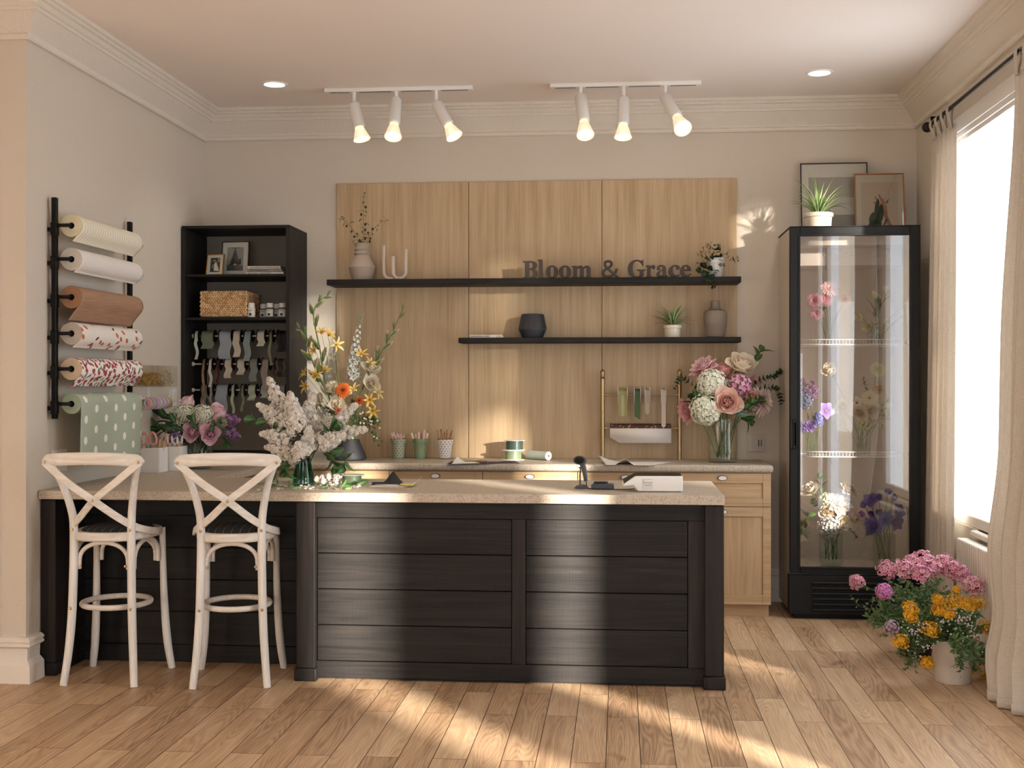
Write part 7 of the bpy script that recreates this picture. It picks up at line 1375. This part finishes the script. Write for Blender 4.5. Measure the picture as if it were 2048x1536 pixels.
obj('foliage', bushy([[top, (top + Py(u, v, 5.82)) * .5 + V((0, 0, .05)), Py(u, v, 5.8 if u < 1935 else 5.93)] for u, v in pts] + [[top, Py(1850, 1270, 5.78), Py(1835, 1320, 5.76)], [top, Py(1935, 1285, 5.76), Py(1945, 1330, 5.86)], [top, Py(1915, 1285, 5.72), Py(1920, 1330, 5.71)], [top, Py(1820, 1265, 5.8), Py(1805, 1300, 5.79)], [top, Py(1830, 1260, 5.8), Py(1820, 1330, 5.78)], [top, Py(1840, 1262, 5.78), Py(1800, 1270, 5.8)], [top, Py(1850, 1260, 5.77), Py(1835, 1290, 5.75)], [top, Py(1950, 1290, 5.9), Py(1972, 1325, 5.9)]], 6, PL, 5.8, .03, '6A5A40'), MVG, t, ang=None)
YFL = floret(.0062, 6, 'E0A018', 'F2BE30', 'C98A10', 80)
for k, (u, v, r) in enumerate(((1820.5, 1218, .036), (1875.5, 1200, .026), (1878, 1219, .032), (1898, 1226, .03), (1908.5, 1203, .04), (1934, 1209, .034), (1954, 1208, .04), (1822, 1234, .03), (1860.5, 1260, .04), (1975, 1256, .042), (1800.5, 1283, .034), (1854.5, 1326, .032), (1941, 1335, .034), (1975, 1356, .04), (1913, 1179, .014))):
    obj('flower_head', globe(r, YFL, 95, -.1, .22, ['F5CC4A', 'D9940E'], (1, 1, .6), core=.62), MV, t, mtx=aim(Py(u, v, 5.74 - .02 * (k % 2) if u < 1940 else 5.93), (R.uniform(-.4, .4), -.6, .8)), ang=None)
WFL = floret(.005, 4, 'C9B4B8', 'E6DADA')
m = M()
for k in range(170):
    u, v = R.choice([(1925, 1235, ), (1830, 1260), (1850, 1290), (1945, 1260), (1895, 1240)]); m.stamp(WFL, aim(Py(u + R.gauss(0, 14), v + R.gauss(0, 14), 5.72 + R.uniform(-.03, .06)), (R.uniform(-.5, .5), -1, .5), R.random() * 6))
obj('tiny_blossoms', m, MV, t, ang=None)
SUN_E, SKY_E, EXPO, TREE_N = 36.0, 6.0, -0.12, 1300
# ================================================================== unseen tree added outside the windows to weaken and dapple the sun
m = M(); m.col = lin('5A4A3A'); tx, ty = XR + 4.2, -1.2; m.tube([(tx, ty, 0), (tx + .1, ty, 1.6), (tx, ty + .1, 3.2), (tx + .1, ty, 4.6)], [.16, .13, .1, .05], 10)
for k in range(9): a = k * 2.4; m.tube([(tx, ty, 2.6 + .15 * k), (tx + .6 * math.cos(a), ty + 1.3 * math.sin(a), 3.3 + .12 * k)], [.05, .02], 6)
LT = leafm(.2, .12, '4A6A36', '6A8A4A', 40, 90); LT = petal(.2, .12, 40, 90, .2, 2, 2, .7, .7, '4A6A36', '6A8A4A')
for k in range(TREE_N + 420):
    y = R.uniform(-3.6, 2.1) if k < TREE_N else R.uniform(-2.1, .4); x = tx + R.uniform(-.75, .75); z = R.uniform(2.62, 3.7) if k >= TREE_N else R.uniform(2.6 + .15 * math.sin(y * 2), 4.9)
    m.stamp(LT, aim((x, y, z), (R.uniform(-1, 1), R.uniform(-1, 1), R.uniform(-1, .3)), R.random() * 6))
obj('sun_dapple_tree', m, MV, label='unseen leafy tree added outside the windows to dapple the sun', category='tree', ang=None)
# ================================================================== sun, sky, camera
sd = V((-1, 1.27, -.24)).normalized()      # the way the low sun's light travels
L = bpy.data.lights.new('sun', 'SUN'); L.energy = SUN_E; L.color = (1, .91, .79); L.angle = math.radians(2.3)
o = bpy.data.objects.new('sun', L); COL.objects.link(o); o.rotation_euler = sd.to_track_quat('-Z', 'Y').to_euler(); o.location = (8, -6, 5)
w = bpy.data.worlds.new('sky'); SC.world = w; w.use_nodes = True; nt = w.node_tree
nt.nodes['Background'].inputs[0].default_value = (.84, .92, 1, 1); nt.nodes['Background'].inputs[1].default_value = SKY_E
for (a, b, z), ZT in zip(WIN, TOPS):
    A = bpy.data.lights.new('window_portal', 'AREA'); A.shape = 'RECTANGLE'; A.size = b - a; A.size_y = ZT - z; A.cycles.is_portal = True
    o = bpy.data.objects.new('window_portal', A); COL.objects.link(o); o.location = (XR + WT - .01, (a + b) / 2, (z + ZT) / 2); o.rotation_euler = (0, pi / 2, 0); o.rotation_euler = V((-1, 0, 0)).to_track_quat('-Z', 'Y').to_euler()
    A.size, A.size_y = b - a, ZT - z
A = bpy.data.lights.new('window_portal', 'AREA'); A.shape = 'RECTANGLE'; A.size = 2.7; A.size_y = 1.8; A.cycles.is_portal = True
o = bpy.data.objects.new('window_portal', A); COL.objects.link(o); o.location = (-.55, YF - .19, 1.6); o.rotation_euler = V((0, 1, 0)).to_track_quat('-Z', 'Y').to_euler()
cam = bpy.data.cameras.new('camera'); cam.sensor_width = 36; cam.lens = FPX / 2048 * 36; cam.shift_y = (HY - 768) / 2048; cam.clip_start = .05
o = bpy.data.objects.new('camera', cam); COL.objects.link(o); o.location = (0, 0, HC); o.rotation_euler = (pi / 2, 0, TH); SC.camera = o
SC.view_settings.view_transform = 'Standard'; SC.view_settings.look = 'None'; SC.view_settings.gamma = 1; SC.view_settings.use_curve_mapping = False; SC.view_settings.exposure = EXPO
SC.cycles.use_denoising = True; SC.cycles.max_bounces = 12; SC.cycles.diffuse_bounces = 6; SC.cycles.transparent_max_bounces = 32; SC.cycles.sample_clamp_indirect = 8; SC.cycles.caustics_reflective = False; SC.cycles.caustics_refractive = False
